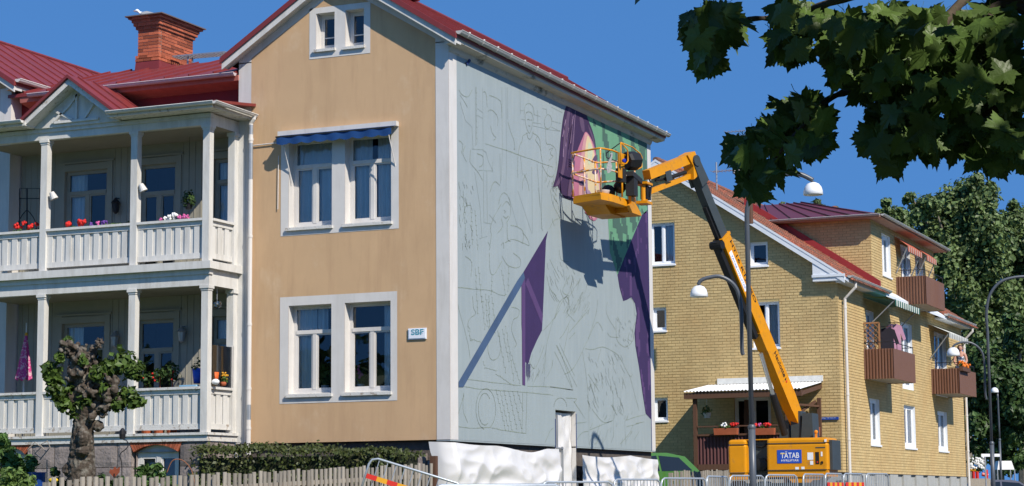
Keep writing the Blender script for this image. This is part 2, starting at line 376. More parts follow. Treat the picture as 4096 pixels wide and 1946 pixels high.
for i, a in enumerate(op):
    O = (a[0], 0, a[2])
    if i < 4:
        cur = [(0.02, .98, .02, .98, BLIND)] if i == 2 else ([(0, .45, .0, 1, BLIND), (.55, 1, 0, 1, CURTAIN)] if i == 3 else ([(0, .5, .0, 1, CURTAIN), (.5, .75, .7, 1, CURTAIN)] if i == 0 else [(.72, 1, 0, 1, CURTAIN)]))
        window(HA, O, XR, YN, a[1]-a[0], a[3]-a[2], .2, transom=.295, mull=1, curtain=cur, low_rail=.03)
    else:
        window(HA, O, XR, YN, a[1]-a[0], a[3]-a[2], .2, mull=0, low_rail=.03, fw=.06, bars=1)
# --- mural side wall (x = 0) with the covered basement door opening
MUR = pm('mural_ground', (0.275, 0.322, 0.335), 0.85, 0.05, 0.8, 0.25, 60, c2=(0.36, 0.41, 0.42), cs=2.5, cth=(0.68, 0.80), c3=(.33, .375, .385), c3s=1.5, c3th=(.45, .7), c3st=(2, 3.5, .5), c3f=.45)
dy0, dy1 = at_x(2222, 1700, 0).y, at_x(2303, 1700, 0).y
dz = at_x(2260, 1643, 0).z
b = MB(); b.face([(0, 0, ZB), (0, .36, ZB), (0, .36, ZE+.1), (0, 0, ZE+.1)]); b.face([(0, 11.57, ZB), (0, 11.85, ZB), (0, 11.85, ZE+.1), (0, 11.57, ZE+.1)])
b.face([(0, .36, 10.47), (0, 11.57, 10.47), (0, 11.57, ZE+.1), (0, .36, ZE+.1)])
b.face([(0, 11.85, ZB), (-4.8, 11.85, ZB), (-4.8, 11.85, 10.62), (-2.4, 11.85, 12.2), (0, 11.85, 10.62)])
b.face([(-4.8, 11.85, 1.3), (-4.8, 0, 1.3), (-4.8, 0, 10.62), (-4.8, 11.85, 10.62)])
b.build('side_wall', WHITE, HA)
b = MB(); b.face([(0, .36, ZB), (0, dy0, ZB), (0, dy0, dz), (0, dy1, dz), (0, dy1, ZB), (0, 11.57, ZB), (0, 11.57, 10.47), (0, .36, 10.47)])
b.box(-.3, -.004, 0.004, dy0, ZB-.03, ZB-.001); b.box(-.3, -.004, dy1, 11.84, ZB-.03, ZB-.001)
mural = b.build('mural', MUR, HA)
b = MB(); b.face([(0, dy0, 1.3), (0, dy0, dz), (-.35, dy0, dz), (-.35, dy0, 1.3)]); b.face([(-.35, dy1, 1.3), (-.35, dy1, dz), (0, dy1, dz), (0, dy1, 1.3)])
b.face([(0, dy0, dz), (0, dy1, dz), (-.35, dy1, dz), (-.35, dy0, dz)]); b.build('door_reveal', WHITE, HA)
# --- stone foundation: rough blocks
FB = MB(); FB.box(-4.7, -.12, .12, 1, 1.0, ZB-.02); FB.box(-1, -.1, .13, dy0-.02, 1.0, ZB-.02); FB.box(-1, -.1, dy1+.02, 11.8, 1.0, ZB-.02)
found = FB.build('foundation', pm('foundation_dark', (0.10, 0.085, 0.075), 0.95, 0.3, 9, 0.6, 20), HA)
def rock(name, parent, x0, x1, y0, y1, z0, z1, amp=.03, nx=5, nz=4, tint=None, sd=0):
    """a rough-faced block: a box whose front faces are pushed in and out"""
    m = MB(); tt = random.random() if tint is None else tint
    def fn(u, v):
        x, z = lerp(x0, x1, u), lerp(z0, z1, v); ed = min(u, 1-u, v, 1-v)
        p = noise.noise(V((x*3.1+sd, z*3.3, sd)))*amp*1.2 + noise.noise(V((x*9+sd, z*9, sd)))*amp*.6
        return V((x, y0 - (p+amp if ed > 0 else -amp*.4), z))
    m.grid(nx, nz, fn)
    m.face([(x1, y0+.01, z0), (x1, y1, z0), (x1, y1, z1), (x1, y0+.01, z1)]); m.face([(x0, y0+.01, z1), (x0, y1, z1), (x0, y1, z0), (x0, y0+.01, z0)])
    m.face([(x0, y0+.01, z1), (x1, y0+.01, z1), (x1, y1, z1), (x0, y1, z1)])
    m.t = [tt]*len(m.f)
    return m.build(name, GRANITE, parent)
x = -4.62
while x < -.2:
    w = random.uniform(.5, 1.05); rock('stone', found, x, min(x+w, -.1), .03, .3, 1.9, 2.42+random.uniform(-.06, .12), .05, 8, 6, sd=x); x += w+.02
# --- main roof and the twin roof of the wing at the left
def gable_roof(xc, nseam_right=True):
    b = MB(); th = .09
    for s in (-1, 1):
        xe = xc + s*2.68
        b.prism([(xc, -.27, rz(xc, xc)), (xe, -.27, rz(xe, xc)), (xe, -.27, rz(xe, xc)+th), (xc, -.27, rz(xc, xc)+th)], (0, 12.52, 0))
    r = b.build('roof', REDROOF, HA)
    me = MB(); s = 1; a, c = V((xc+.05, 0, rz(xc+.05, xc)+th)), V((xc+2.66, 0, rz(xc+2.66, xc)+th))
    me.bar(a, c, .025, .05, up=(-.637, 0, 1)); me = me.data('seam', REDROOF)
    for k in range(20): inst('seam', me, r, (0, .1+k*.6, 0))
    me = MB(); me.tube([(xc, -.27, rz(xc, xc)+th+.01), (xc, 12.25, rz(xc, xc)+th+.01)], .05, 8); me.build('ridge_cap', REDROOF, r)
    w = MB()
    for s in (-1, 1):
        xe = xc+s*2.66
        for (y0, y1, h, o) in ((-.26, -.22, .16, 0), (-.22, .02, .05, .06)):
            w.prism([(xc, y0, rz(xc, xc)-o-.002), (xe, y0, rz(xe, xc)-o-.002), (xe, y0, rz(xe, xc)-o-h), (xc, y0, rz(xc, xc)-o-h)], (0, y1-y0, 0))
    w.build('bargeboard', WWOOD, HA)
    red = MB()
    for s in (-1, 1):
        xe = xc+s*2.69
        red.prism([(xc, -.30, rz(xc, xc)-.02), (xe, -.30, rz(xe, xc)-.02), (xe, -.30, rz(xe, xc)+.1), (xc, -.30, rz(xc, xc)+.1)], (0, .028, 0))
    red.build('verge_flashing', REDROOF, r)
    return r
roofA = gable_roof(-2.4); roofT = gable_roof(-12.95)
def gutter(parent, a, c, r=.065, out=(1, 0, 0), m=None, brackets=0, name='gutter'):
    a, c, out = V(a), V(c), V(out); b = MB(); n = 9
    def fn(u, v, rr):
        t = math.pi*v; return lerp(a, c, u) + out*(-math.cos(t)*rr) - Z*(math.sin(t)*rr)
    b.grid(1, n, lambda u, v: fn(u, v, r)); b.grid(1, n, lambda u, v: fn(u, v, r-.008), flip=True)
    b.tube([a+out*r, c+out*r], .012, 6)
    for p in (a, c): b.face([p + out*(-math.cos(math.pi*k/n)*r) - Z*(math.sin(math.pi*k/n)*r) for k in range(n+1)])
    g = b.build(name, m or GUTTER, parent)
    if brackets:
        d = (c-a).normalized(); bm_ = MB(); pts = [out*(-math.cos(math.pi*k/8)*(r+.006)) - Z*(math.sin(math.pi*k/8)*(r+.006)) for k in range(9)]
        for k in range(8): bm_.bar(pts[k], pts[k+1], .02, .006, up=d.cross(pts[k+1]-pts[k]))
        bm_.ball(out*(r+.004)+Z*.012, .024, 6); me = bm_.data('bracket', WHITE)
        for k in range(brackets): inst('bracket', me, g, lerp(a, c, (k+.5)/brackets))
    return g
b = MB(); b.prism([(0, -.2, 10.53), (.05, -.2, 10.515), (.25, -.2, 10.55), (.27, -.2, 10.66), (0, -.2, 10.66)], (0, 12.42, 0)); b.prism([(.0, .0, 10.40), (.035, .0, 10.44), (.06, .0, 10.518), (0, .0, 10.518)], (0, 11.85, 0))
b.build('soffit', SOFFIT, HA)
gutter(HA, (.335, -.24, 10.745), (.335, 12.27, 10.715), .07, brackets=18)
b = MB(); b.box(-2.75, -2.05, 2.1, 2.9, 12.3, 13.1); b.box(-2.83, -1.97, 2.02, 2.98, 13.1, 13.18); b.build('chimney', REDROOF, HA)
b = MB(); p = at_x(2578, 478, -.2); b.box(-.3, -.1, p.y, p.y+.5, 10.85, 10.98); b.tube([(-.2, p.y-.2, 10.98), (-.2, p.y+.3, 11.0)], .03); b.build('snow_guard', DARK, HA)
# --- twin house part behind the veranda, left edge of the picture
b = MB(); b.box(-15.35, -10.85, 0, 11.8, 1.2, 10.62); b.prism([(-15.35, .01, 10.62), (-10.55, .01, 10.62), (-12.95, .01, 12.2)], (0, 11.7, 0)); b.build('wing_wall', STUCCO, HA)
b = MB(); b.box(-10.85, -10.55, -.004, 11.8, 1.2, 10.62); b.build('corner_trim', WHITE, HA)
b = MB(); b.prism([(-10.55, -.2, 10.53), (-10.30, -.2, 10.55), (-10.28, -.2, 10.66), (-10.55, -.2, 10.66)], (0, 12.3, 0)); b.build('soffit', SOFFIT, HA)
gutter(HA, (-10.215, -.24, 10.745), (-10.215, 12.2, 10.73), .07, m=WHITE)
# --- wing between: dark red wall, roof, gutter
YW = .35
b = MB(); b.box(-10.55, -4.8, YW+.02, YW+.3, 9.5, 10.35); b.build('attic_wall', REDWALL, HA)
b = MB(); b.prism([(-10.6, -.06, 10.38), (-10.6, 3.2, 11.47), (-10.6, 3.2, 11.54), (-10.6, -.06, 10.45)], (5.75, 0, 0)); b.prism([(-10.6, 3.2, 11.47), (-10.6, 6.5, 10.4), (-10.6, 6.5, 10.47), (-10.6, 3.2, 11.54)], (5.75, 0, 0))
wr = b.build('roof', REDROOF, HA)
me = MB(); me.bar((0, -.04, 10.475), (0, 3.18, 11.55), .025, .045, up=(0, -.34, 1)); me = me.data('seam', REDROOF)
for k in range(9): inst('seam', me, wr, (-10.2+k*.6, 0, 0))
b = MB(); b.prism([(-10.3, YW+.02, 10.16), (-10.3, YW-.10, 10.2), (-10.3, -.02, 10.26), (-10.3, -.04, 10.37), (-10.3, YW+.02, 10.37)], (5.5, 0, 0)); b.build('soffit', pm('pink_soffit', (0.42, 0.14, 0.11), 0.7, 0.15, 5), HA)
gutter(HA, (-10.0, -.13, 10.40), (-4.82, -.13, 10.40), .065, out=(0, -1, 0), m=pm('faded_gutter', (0.50, 0.42, 0.43), 0.5, 0.12, 5))
# --- chimney of red brick, with corbelled head
cx0, cx1, cy0, cy1 = -9.33, -8.76, 3.0, 4.45
b = MB(); b.box(cx0+.012, cx1-.012, cy0+.012, cy1-.012, 11.2, 12.70); ch = b.build('chimney', MORTAR, HA)
b = MB(); b.prism([(cx0-.06, cy0-.06, 11.2), (cx1+.06, cy0-.06, 11.2), (cx1+.03, cy0-.03, 11.66), (cx0-.03, cy0-.03, 11.66)], (0, cy1-cy0+.1, 0)); b.build('flashing', REDROOF, ch)
b = MB(); b.box(cx0-.22, cx1+.22, cy0-.22, cy1+.22, 12.70, 12.725); b.build('cap', pm('cap_tin', (0.13, 0.10, 0.09), .6, .2, 5), ch)
bricks = []
for t_ in range(5):
    me = MB(); me.box(-.5, .5, -.5, .5, -.5, .5, tint=t_/4); bricks.append(me.data('brick', REDBRICK))
def course(parent, x0, x1, y0, y1, z, h, k):
    n = max(2, round((x1-x0)/.25)); w = (x1-x0)/n
    for i in range(n):
        o = .5*w if k % 2 else 0
        xa, xb = x0+i*w-(o if i else 0), x0+(i+1)*w-(o if i < n-1 else 0)
        inst('brick', random.choice(bricks), parent, ((xa+xb)/2, y0+.055, z+h/2), scale=(xb-xa-.012, .11, h-.014))
    n = max(3, round((y1-y0-.12)/.25)); w = (y1-y0-.12)/n
    for i in range(n):
        o = .5*w if k % 2 else 0
        ya, yb = y0+.12+i*w-(o if i else 0), y0+.12+(i+1)*w-(o if i < n-1 else 0)
        inst('brick', random.choice(bricks), parent, (x1-.055, (ya+yb)/2, z+h/2), scale=(.11, yb-ya-.012, h-.014))
z = 11.66; k = 0
while z < 12.36:
    e_ = .04 if k in (0, 1) else 0
    course(ch, cx0-e_, cx1+e_, cy0-e_, cy1+e_, z, .076, k); z += .076; k += 1
for e_ in (.04, .08, .11, .17):
    m = MB(); m.box(cx0-e_+.012, cx1+e_-.012, cy0-e_+.012, cy1+e_-.012, z, z+.076); m.build('mortar_bed', MORTAR, ch)
    course(ch, cx0-e_, cx1+e_, cy0-e_, cy1+e_, z, .076, k); z += .076; k += 1
# --- roof walkway grating
b = MB(); q0, q1 = at_y(690, 226, 3.4), at_y(900, 208, 3.4)
for k in range(15): p = lerp(q0, q1, k/14); b.bar(p, p+V((0, .35, 0)), .02, .03)
for k in range(5): b.bar(q0+V((0, k*.0875, 0)), q1+V((0, k*.0875, 0)), .02, .03)
b.bar(q0+V((.35, .1, 0)), q0+V((.35, .1, -.4)), .03, .03); b.bar(q0+V((.35, .3, 0)), q0+V((.35, .3, -.4)), .03, .03); b.build('roof_walkway', STEEL, HA)
# ------------------------------------------------------------------ veranda
YF = -1.12                      # front plane of the posts
posts = [-4.945, -6.665, -8.895]          # left edges, width 0.155
PWd = .155
XL, XE = -10.5, -4.79
b = MB()                        # beams, floors, ceilings
b.box(XL, XE, YF+.02, YW, 6.16, 6.36)     # upper floor slab
b.box(XL, XE+.12, YF-.13, 0, 6.225, 6.375)
b.build('veranda_floor', WWOOD, HA)
b = MB(); b.box(XL, XE+.02, YF, YF+.16, 5.90, 6.22); b.box(XE-.14, XE+.02, YF+.16, 0, 5.90, 6.22); b.box(XL, XE+.05, YF-.03, YF+.1, 6.12, 6.222); b.build('veranda_beam', WWOOD, HA)
b = MB(); b.box(XL, XE+.01, YF+.01, YF+.16, 9.15, 9.38); b.box(XE-.14, XE+.01, YF+.16, 0, 9.15, 9.38); b.box(XL, XE+.04, YF-.03, YF+.1, 9.30, 9.382); b.build('veranda_beam', WWOOD, HA)
b = MB()
for (xa, xb, yf) in ((XL, -9.0, -1.56), (-9.0, -6.95, -1.15), (-6.95, XE+.33, -1.56)): b.prism([(xa, yf, 9.40), (xa, YW, 9.40), (xa, YW, 9.47), (xa, yf, 9.47)], (xb-xa, 0, 0))
b.build('veranda_soffit', PEEL, HA)
b = MB(); zr_ = lambda y: 9.475+(y+1.6)*.1256
for (xa, xb, yf) in ((XL, -9.05, -1.6), (-9.05, -6.9, -1.10), (-6.9, XE+.40, -1.6)): b.prism([(xa, yf, zr_(yf)), (xa, YW, 9.72), (xa, YW, 9.78), (xa, yf, zr_(yf)+.055)], (xb-xa, 0, 0))
vr = b.build('veranda_roof', REDROOF, HA)
gutter(HA, (-6.93, -1.62, 9.50), (XE+.40, -1.62, 9.50), .055, out=(0, -1, 0), m=WWOOD)
gutter(HA, (XL, -1.62, 9.50), (-9.02, -1.62, 9.50), .055, out=(0, -1, 0), m=WWOOD)
gutter(HA, (XE+.42, -1.66, 9.50), (XE+.42, -.03, 9.49), .055, out=(1, 0, 0), m=WWOOD)
def post(x, z0, z1, y=YF, w=PWd):
    b = MB(); b.box(x, x+w, y, y+w, z0, z1-.08); b.box(x-.03, x+w+.03, y-.03, y+w+.03, z1-.06, z1-.001); b.box(x-.012, x+w+.012, y-.012, y+w+.012, z1-.10, z1-.06)
    b.build('veranda_post', WWOOD, HA)
for (z0, z1) in ((6.375, 9.15), (2.97, 5.90)):
    for x in posts: post(x, z0, z1)
    b = MB(); b.box(XE-.155, XE, -.16, -.005, z0, z1-.08); b.box(XE-.17, XE+.03, -.19, -.005, z1-.08, z1); b.build('veranda_post', WWOOD, HA)
    b = MB(); b.box(-10.54, -10.38, YF, YF+.155, z0, z1); b.build('veranda_post', WWOOD, HA)
b = MB(); b.box(XE-.005, -4.62, -.012, -.002, 2.8, 9.4); b.build('corner_board', WWOOD, HA)
def railing(O, R, N, w, z0, z1, cap_m=None):
    """board and batten balustrade panel, O = left end in the front plane at height 0"""
    O = V((O[0], O[1], 0)); m = MB()
    lbox(m, O, R, N, 0, w, z1-.05, z1, -.05, .09); lbox(m, O, R, N, 0, w, z1-.145, z1-.052, .0, .07); 
    r = m.build('veranda_railing', WWOOD if z0 > 5 else PEEL, HA); m = MB(); lbox(m, O, R, N, 0, w, z0, z0+.11, .0, .07); m.build('bottom_rail', WWOOD if z0 > 5 else PEEL, r)
    n = max(3, round(w/.235)); pt = w/n
    ang = math.atan2(R[1], R[0])
    for nm, bw, d, of in (('board', pt*.56, .022, .0), ('board', pt*.46, .05, pt*.53)):
        me = MB(); me.box(-bw/2, bw/2, -.0, .022, 0, z1-z0-.22); me = me.data(nm, WWOOD)
        for k in range(n): inst(nm, me, r, O + V(R)*(k*pt+of+bw/2) - V(N)*(d-.01) + Z*(z0+.09+random.uniform(-.002, .002)), (0, 0, ang))
    return r
for (z0, z1) in ((6.455, 7.265), (3.045, 3.89)):
    for (a, c) in ((posts[1]+PWd, posts[0]), (posts[2]+PWd, posts[1]), (-10.385, posts[2])):
        railing((a+.004, YF+.05), XR, YN, c-a-.008, z0, z1)
    railing((XE-.03, YF+PWd+.004), (0, 1, 0), (1, 0, 0), 1.12-PWd-.17, z0, z1)
# base of the veranda
b = MB(); b.box(XL, XE+.06, YF-.05, 0, 2.93, 2.98); b.build('veranda_floor', PEEL, HA)
b = MB(); b.box(XL, XE+.02, YF-.01, YF+.1, 2.81, 2.932); b.box(XE-.1, XE+.02, YF+.1, 0, 2.81, 2.932); b.build('base_board', PEEL, HA)
# inner wall of the veranda: vertical boarding, windows and doors
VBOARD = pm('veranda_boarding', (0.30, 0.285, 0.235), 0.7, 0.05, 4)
ops = [(at_y(262, 700, YW).x, at_y(432, 700, YW).x), (at_y(560, 700, YW).x, at_y(706, 700, YW).x), (at_y(855, 700, YW).x, at_y(985, 700, YW).x)]
hol = []
for (z0, z1, bt) in ((6.4, 8.72, 0), (3.0, 5.42, 0)):
    for i, (a, c) in enumerate(ops): hol.append((a, c, z0+(.55 if i != 1 else .06), z1))
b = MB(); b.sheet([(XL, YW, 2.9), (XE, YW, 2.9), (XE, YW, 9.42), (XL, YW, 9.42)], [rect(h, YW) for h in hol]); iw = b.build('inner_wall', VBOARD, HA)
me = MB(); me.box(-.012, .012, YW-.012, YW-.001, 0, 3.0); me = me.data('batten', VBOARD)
for zz in (2.98, 6.38):
    x = XL+.1
    while x < XE:
        if not any(a-.14 < x < c+.14 for a, c in ops): inst('batten', me, iw, (x, 0, zz))
        x += .155
for j, h in enumerate(hol):
    i = j % 3
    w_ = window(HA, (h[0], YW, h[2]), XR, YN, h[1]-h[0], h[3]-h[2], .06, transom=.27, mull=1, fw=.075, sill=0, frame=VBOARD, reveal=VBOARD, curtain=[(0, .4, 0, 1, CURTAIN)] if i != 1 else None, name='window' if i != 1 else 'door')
    m = MB()
    for q in ((h[0]-.13, h[0], h[2]-.05, h[3]+.16), (h[1], h[1]+.13, h[2]-.05, h[3]+.16)): m.box(q[0], q[1], YW-.03, YW-.002, q[2], q[3])
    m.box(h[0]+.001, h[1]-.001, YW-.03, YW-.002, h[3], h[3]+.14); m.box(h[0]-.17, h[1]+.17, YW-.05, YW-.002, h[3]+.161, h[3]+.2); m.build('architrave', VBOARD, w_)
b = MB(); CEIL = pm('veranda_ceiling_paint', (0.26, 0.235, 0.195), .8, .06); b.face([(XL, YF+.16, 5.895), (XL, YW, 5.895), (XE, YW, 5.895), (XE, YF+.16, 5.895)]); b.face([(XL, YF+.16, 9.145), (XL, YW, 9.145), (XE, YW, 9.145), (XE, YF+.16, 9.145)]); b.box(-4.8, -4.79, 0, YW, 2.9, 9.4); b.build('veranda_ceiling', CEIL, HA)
# pediment
PX, PH, PB = -7.95, 10.24, 9.49; hw = 1.05; sl_ = (PH-PB)/hw
b = MB(); b.prism([(PX-hw, -1.2, 9.38), (PX+hw, -1.2, 9.38), (PX+hw, -1.2, PB), (PX, -1.2, PH), (PX-hw, -1.2, PB)], (0, .08, 0)); ped = b.build('pediment', WWOOD, HA)
b = MB()
for s in (-1, 1): b.prism([(PX, -1.52, PH+.06), (PX+s*hw*1.06, -1.52, PB+.06-.06*sl_), (PX+s*hw*1.06, -1.52, PB-.07-.06*sl_), (PX, -1.52, PH-.07)], (0, .32, 0))
b.build('bargeboard', PEEL, HA)
for (x0, z0, x1, z1) in ((-.55, 9.72, -.1, 9.5), (-.6, 9.47, -.2, 9.78), (-.2, 9.78, .02, 10.02), (0, 9.5, 0, 10.05), (.2, 9.5, .42, 9.78), (-.55, 9.47, .55, 9.47)):
    m = MB(); m.bar((PX+x0, -1.225, z0), (PX+x1, -1.225, z1), .05, .045, up=(0, 1, 0)); m.build('stick', WWOOD, ped)
b = MB()
for s in (-1, 1):
    xe = PX+s*hw*1.12; zt = lambda x: PH+.07-abs(x-PX)*sl_
    b.prism([(PX, -1.58, zt(PX)), (xe, -1.58, zt(xe)), (xe, -1.58, zt(xe)+.07), (PX, -1.58, zt(PX)+.07)], (0, 2.2, 0))
pr = b.build('pediment_roof', REDROOF, HA)
for y in (-1.2, -.65, -.1, .4): m = MB(); m.bar((PX, y, zt(PX)+.085), (PX+hw*1.1, y, zt(PX+hw*1.1)+.085), .025, .04, up=(-sl_, 0, 1)); m.build('seam', REDROOF, pr)
# stone base with arched basement windows
b = MB(); b.box(XL, XE-.12, YF+.24, -.06, .8, 2.80); vb = b.build('stone_base', MORTAR, HA)
aw = [(at_y(545, 1850, YF+.1).x, at_y(715, 1850, YF+.1).x), (at_y(10, 1850, YF+.1).x, at_y(105, 1850, YF+.1).x)]
az = at_y(560, 1810, YF+.1).z
zz = [2.80, 2.32, 1.86, 1.4, .9]
for k in range(4):
    x = XL+.05; j = 0
    while x < XE-.02:
        w = random.uniform(.45, .85) if k % 2 else random.uniform(.55, .95)
        x1 = min(x+w, XE-.0)
        if XE-x1 < .25: x1 = XE-.0
        segs = [(x, x1)]
        for a0, a1 in aw:
            ns = []
            for s0, s1 in segs:
                g0, g1 = a0-.07, a1+.07
                if zz[k+1] >= az+.32: ns.append((s0, s1)); continue
                if s1 <= g0 or s0 >= g1: ns.append((s0, s1)); continue
                if s0 < g0-.05: ns.append((s0, g0))
                if s1 > g1+.05: ns.append((g1, s1))
            segs = ns
        for s0, s1 in segs: rock('stone', vb, s0+.006, s1-.006, YF+.03, YF+.3, zz[k+1]+.006, zz[k]-.006, .012, 6, 5, sd=x*1.7+k)
        x = x1
    for (y0, y1) in ((YF+.32, -.45), (-.44, -.03)):
        m = MB(); m.box(XE-.14, XE-.015+random.uniform(-.01, .01), y0, y1, zz[k+1]+.006, zz[k]-.006, tint=random.random()); m.build('stone', GRANITE, vb)
for a0, a1 in aw:
    c = (a0+a1)/2; hw_ = (a1-a0)/2+.02; rise = .14; R_ = (hw_**2+rise**2)/(2*rise); zc = az+rise-R_; ta = math.asin(hw_/R_)
    n = 20
    for k in range(n):
        t0 = -ta+2*ta*(k+.08)/n; t1 = -ta+2*ta*(k+.92)/n; m = MB()
        pts = [V((c+math.sin(t)*r, YF+.02, zc+math.cos(t)*r)) for t, r in ((t0, R_), (t1, R_), (t1, R_+.21), (t0, R_+.21))]
        m.prism(pts, (0, .2, 0), tint=random.random()); m.build('brick', REDBRICK, vb)
    m = MB(); m.prism([(c+math.sin(-ta+2*ta*k/12)*R_, YF+.16, zc+math.cos(-ta+2*ta*k/12)*R_) for k in range(13)], (0, .06, 0)); m.build('arch_panel', WHITE, vb)
    window(HA, (a0, YF+.1, az-1.0), XR, YN, a1-a0, 1.0, .06, mull=1, fw=.09, sill=0, room=.5, reveal=GRANITE)
# downpipe at the junction
pts = [(at_y(1012, 468, -.09)), (at_y(1003, 500, -.09))]
DP = MB(); xdp = at_y(1003, 600, -.09).x
DP.tube([(XE+.42, -.1, 9.47), (XE+.41, -.1, 9.40), (xdp, -.09, 9.30), (xdp, -.09, 2.55)], .048, 10); dp = DP.build('downpipe', WHITE, HA, smooth=False)
for (z0, z1, m_) in ((9.28, 9.08, STEEL), (8.9, 8.15, STEEL), (3.55, 3.25, STEEL)): m = MB(); m.tube([(xdp, -.09, z0), (xdp, -.09, z1)], .0495, 10); m.build('bare_section', m_, dp)
for zc in (9.0, 7.0, 5.2, 3.9, 3.1): m = MB(); m.tube([(xdp, -.09, zc), (xdp, -.09, zc-.05)], .056, 10); m.build('collar', WHITE, dp)
# awning over the upper window
b = MB(); b.box(-3.80, -1.10, -.13, -.008, 8.99, 9.085); aw_ = b.build('awning', WHITE, HA)
xl, xr, yb, zb = -3.74, -1.13, -.27, 8.93
b = MB(); b.grid(20, 3, lambda u, v: V((lerp(xl, xr, u), lerp(-.12, yb, v), lerp(9.0, zb, v)-.015*math.sin(v*3.1))))
def val(u, v): return V((lerp(xl, xr, u), yb-.005-.01*math.sin(u*40), zb - v*(.13+.035*abs(math.sin(u*math.pi*9)))))
b.grid(72, 2, val); b.build('canopy', BLUEAWN, aw_, smooth=True)
b = MB(); b.bar((xl-.02, yb, zb+.01), (xr+.05, yb, zb+.01), .03, .03); b.build('front_bar', DARK, aw_)
for xx in (xl+.12, xr-.1): b = MB(); b.tube([(xx, yb+.01, zb-.01), (xx+.06, .0+.06, 8.02)], .012, 6); b.build('arm', WHITE, aw_)
b = MB(); p, q = at_y(1008, 584, -.03), at_y(1105, 573, -.03); b.tube([p, q], .013, 6); b.tube([(-3.83, -.03, 8.6), (-3.84, -.03, 7.5)], .008, 5); b.build('cable', WHITE, HA)
# ================================================================== the mural (flat paint on the side wall)
def paint(name, c, var=.08, vs=3.0): return pm(name, c, 0.8, var, vs, 0.2, 60)
PURPLE = paint('paint_purple', (0.040, 0.023, 0.085)); PURPLE2 = paint('paint_purple_light', (0.085, 0.046, 0.135)); BLUEP = paint('paint_blue', (0.05, 0.088, 0.165), .25, 1.0)
GRN1 = paint('paint_green', (0.125, 0.29, 0.175)); GRN2 = paint('paint_green_dark', (0.062, 0.125, 0.098)); HAIR = paint('paint_hair', (0.042, 0.022, 0.066)); HAIR2 = paint('paint_hair_light', (0.10, 0.06, 0.115))
PINK = paint('paint_pink', (0.40, 0.145, 0.22)); ROSE = paint('paint_rose', (0.52, 0.27, 0.27)); PALE = paint('paint_pale', (0.60, 0.48, 0.28)); PALEG = paint('paint_pale_green', (0.50, 0.53, 0.36)); LILAC = paint('paint_lilac', (0.30, 0.20, 0.30))
SKETCH = pm('sketch_green', (0.23, 0.272, 0.228), 0.9, 0.25, 6); SKETCHF = pm('sketch_faint', (0.243, 0.288, 0.268), 0.9, 0.2, 6); TAPE = paint('blue_tape', (0.02, 0.04, 0.14))
def mp(px, py, off=.004):
    p = at_x(px, py, off); p.y = max(.365, min(11.568, p.y)); return p
def patch(name, pts, off, m):
    if name in ('painted_hair', 'painted_face', 'face_rose', 'face_light', 'face_highlight', 'eyebrow', 'eye', 'lips', 'hair_strand', 'nose_shade'):      # brushed outlines are rounded
        N_ = len(pts); sm = []
        for i in range(N_):
            a, b_, c, d = pts[i-1], pts[i], pts[(i+1) % N_], pts[(i+2) % N_]
            for k in range(4):
                t = k/4; sm.append(tuple(.5*(2*b_[j]+(c[j]-a[j])*t+(2*a[j]-5*b_[j]+4*c[j]-d[j])*t*t+(3*b_[j]-a[j]-3*c[j]+d[j])*t**3) for j in (0, 1)))
        pts = sm
    b = MB(); P = [mp(*p, off) for p in pts]; b.sheet(P); me = b
    o = me.build(name, m, mural); return o
hairp = [(2296, 400), (2278, 408), (2264, 428), (2252, 478), (2243, 553), (2236, 636), (2226, 700), (2213, 748), (2228, 742), (2235, 752), (2250, 780), (2265, 795), (2300, 800), (2380, 800), (2385, 640), (2382, 575), (2372, 530), (2357, 490), (2338, 440), (2318, 408)]
facep = [(2343, 528), (2330, 553), (2311, 600), (2296, 640), (2288, 700), (2286, 785), (2318, 812), (2345, 850), (2362, 876), (2382, 882), (2400, 850), (2408, 780), (2398, 700), (2388, 640), (2378, 590), (2362, 550)]
greenp = [(2340, 442), (2400, 469), (2460, 496), (2520, 524), (2587, 556), (2590, 700), (2592, 850), (2569, 859), (2520, 975), (2470, 1100), (2440, 1010), (2432, 870), (2395, 868), (2400, 780), (2392, 700), (2380, 640), (2376, 575), (2366, 530), (2345, 470)]
purp = [(2596, 840), (2569, 859), (2520, 975), (2470, 1100), (2478, 1150), (2493, 1205), (2508, 1200), (2525, 1190), (2540, 1215), (2547, 1255), (2538, 1333), (2542, 1387), (2556, 1468), (2569, 1566), (2583, 1656), (2606, 1680), (2606, 1300)]
patch('green_field', greenp, .004, GRN1); patch('purple_field', purp, .004, PURPLE)
patch('painted_hair', hairp, .008, HAIR); patch('painted_face', facep, .012, PINK)
patch('face_rose', [(2343, 532), (2335, 560), (2325, 620), (2318, 700), (2316, 780), (2335, 822), (2352, 852), (2375, 876), (2396, 845), (2404, 780), (2394, 700), (2384, 640), (2374, 590), (2360, 552)], .014, ROSE)
patch('face_light', [(2350, 545), (2342, 590), (2338, 650), (2345, 720), (2352, 780), (2362, 845), (2376, 868), (2390, 838), (2398, 780), (2390, 700), (2381, 640), (2371, 592), (2360, 556)], .016, PALE)
patch('face_highlight', [(2356, 570), (2350, 620), (2355, 660), (2366, 640), (2370, 600)], .018, PALEG)
patch('eyebrow', [(2366, 650), (2376, 628), (2384, 622), (2388, 640), (2376, 650)], .018, HAIR2)
patch('eye', [(2368, 688), (2380, 676), (2392, 684), (2388, 696), (2374, 698)], .018, HAIR2)
patch('eyebrow', [(2312, 688), (2330, 678), (2346, 682), (2340, 692), (2322, 694)], .018, HAIR2)
patch('eye', [(2316, 732), (2330, 722), (2344, 730), (2336, 742), (2322, 742)], .018, HAIR2)
patch('nose_shade', [(2348, 690), (2340, 760), (2350, 776), (2366, 780), (2360, 765), (2352, 755)], .018, LILAC)
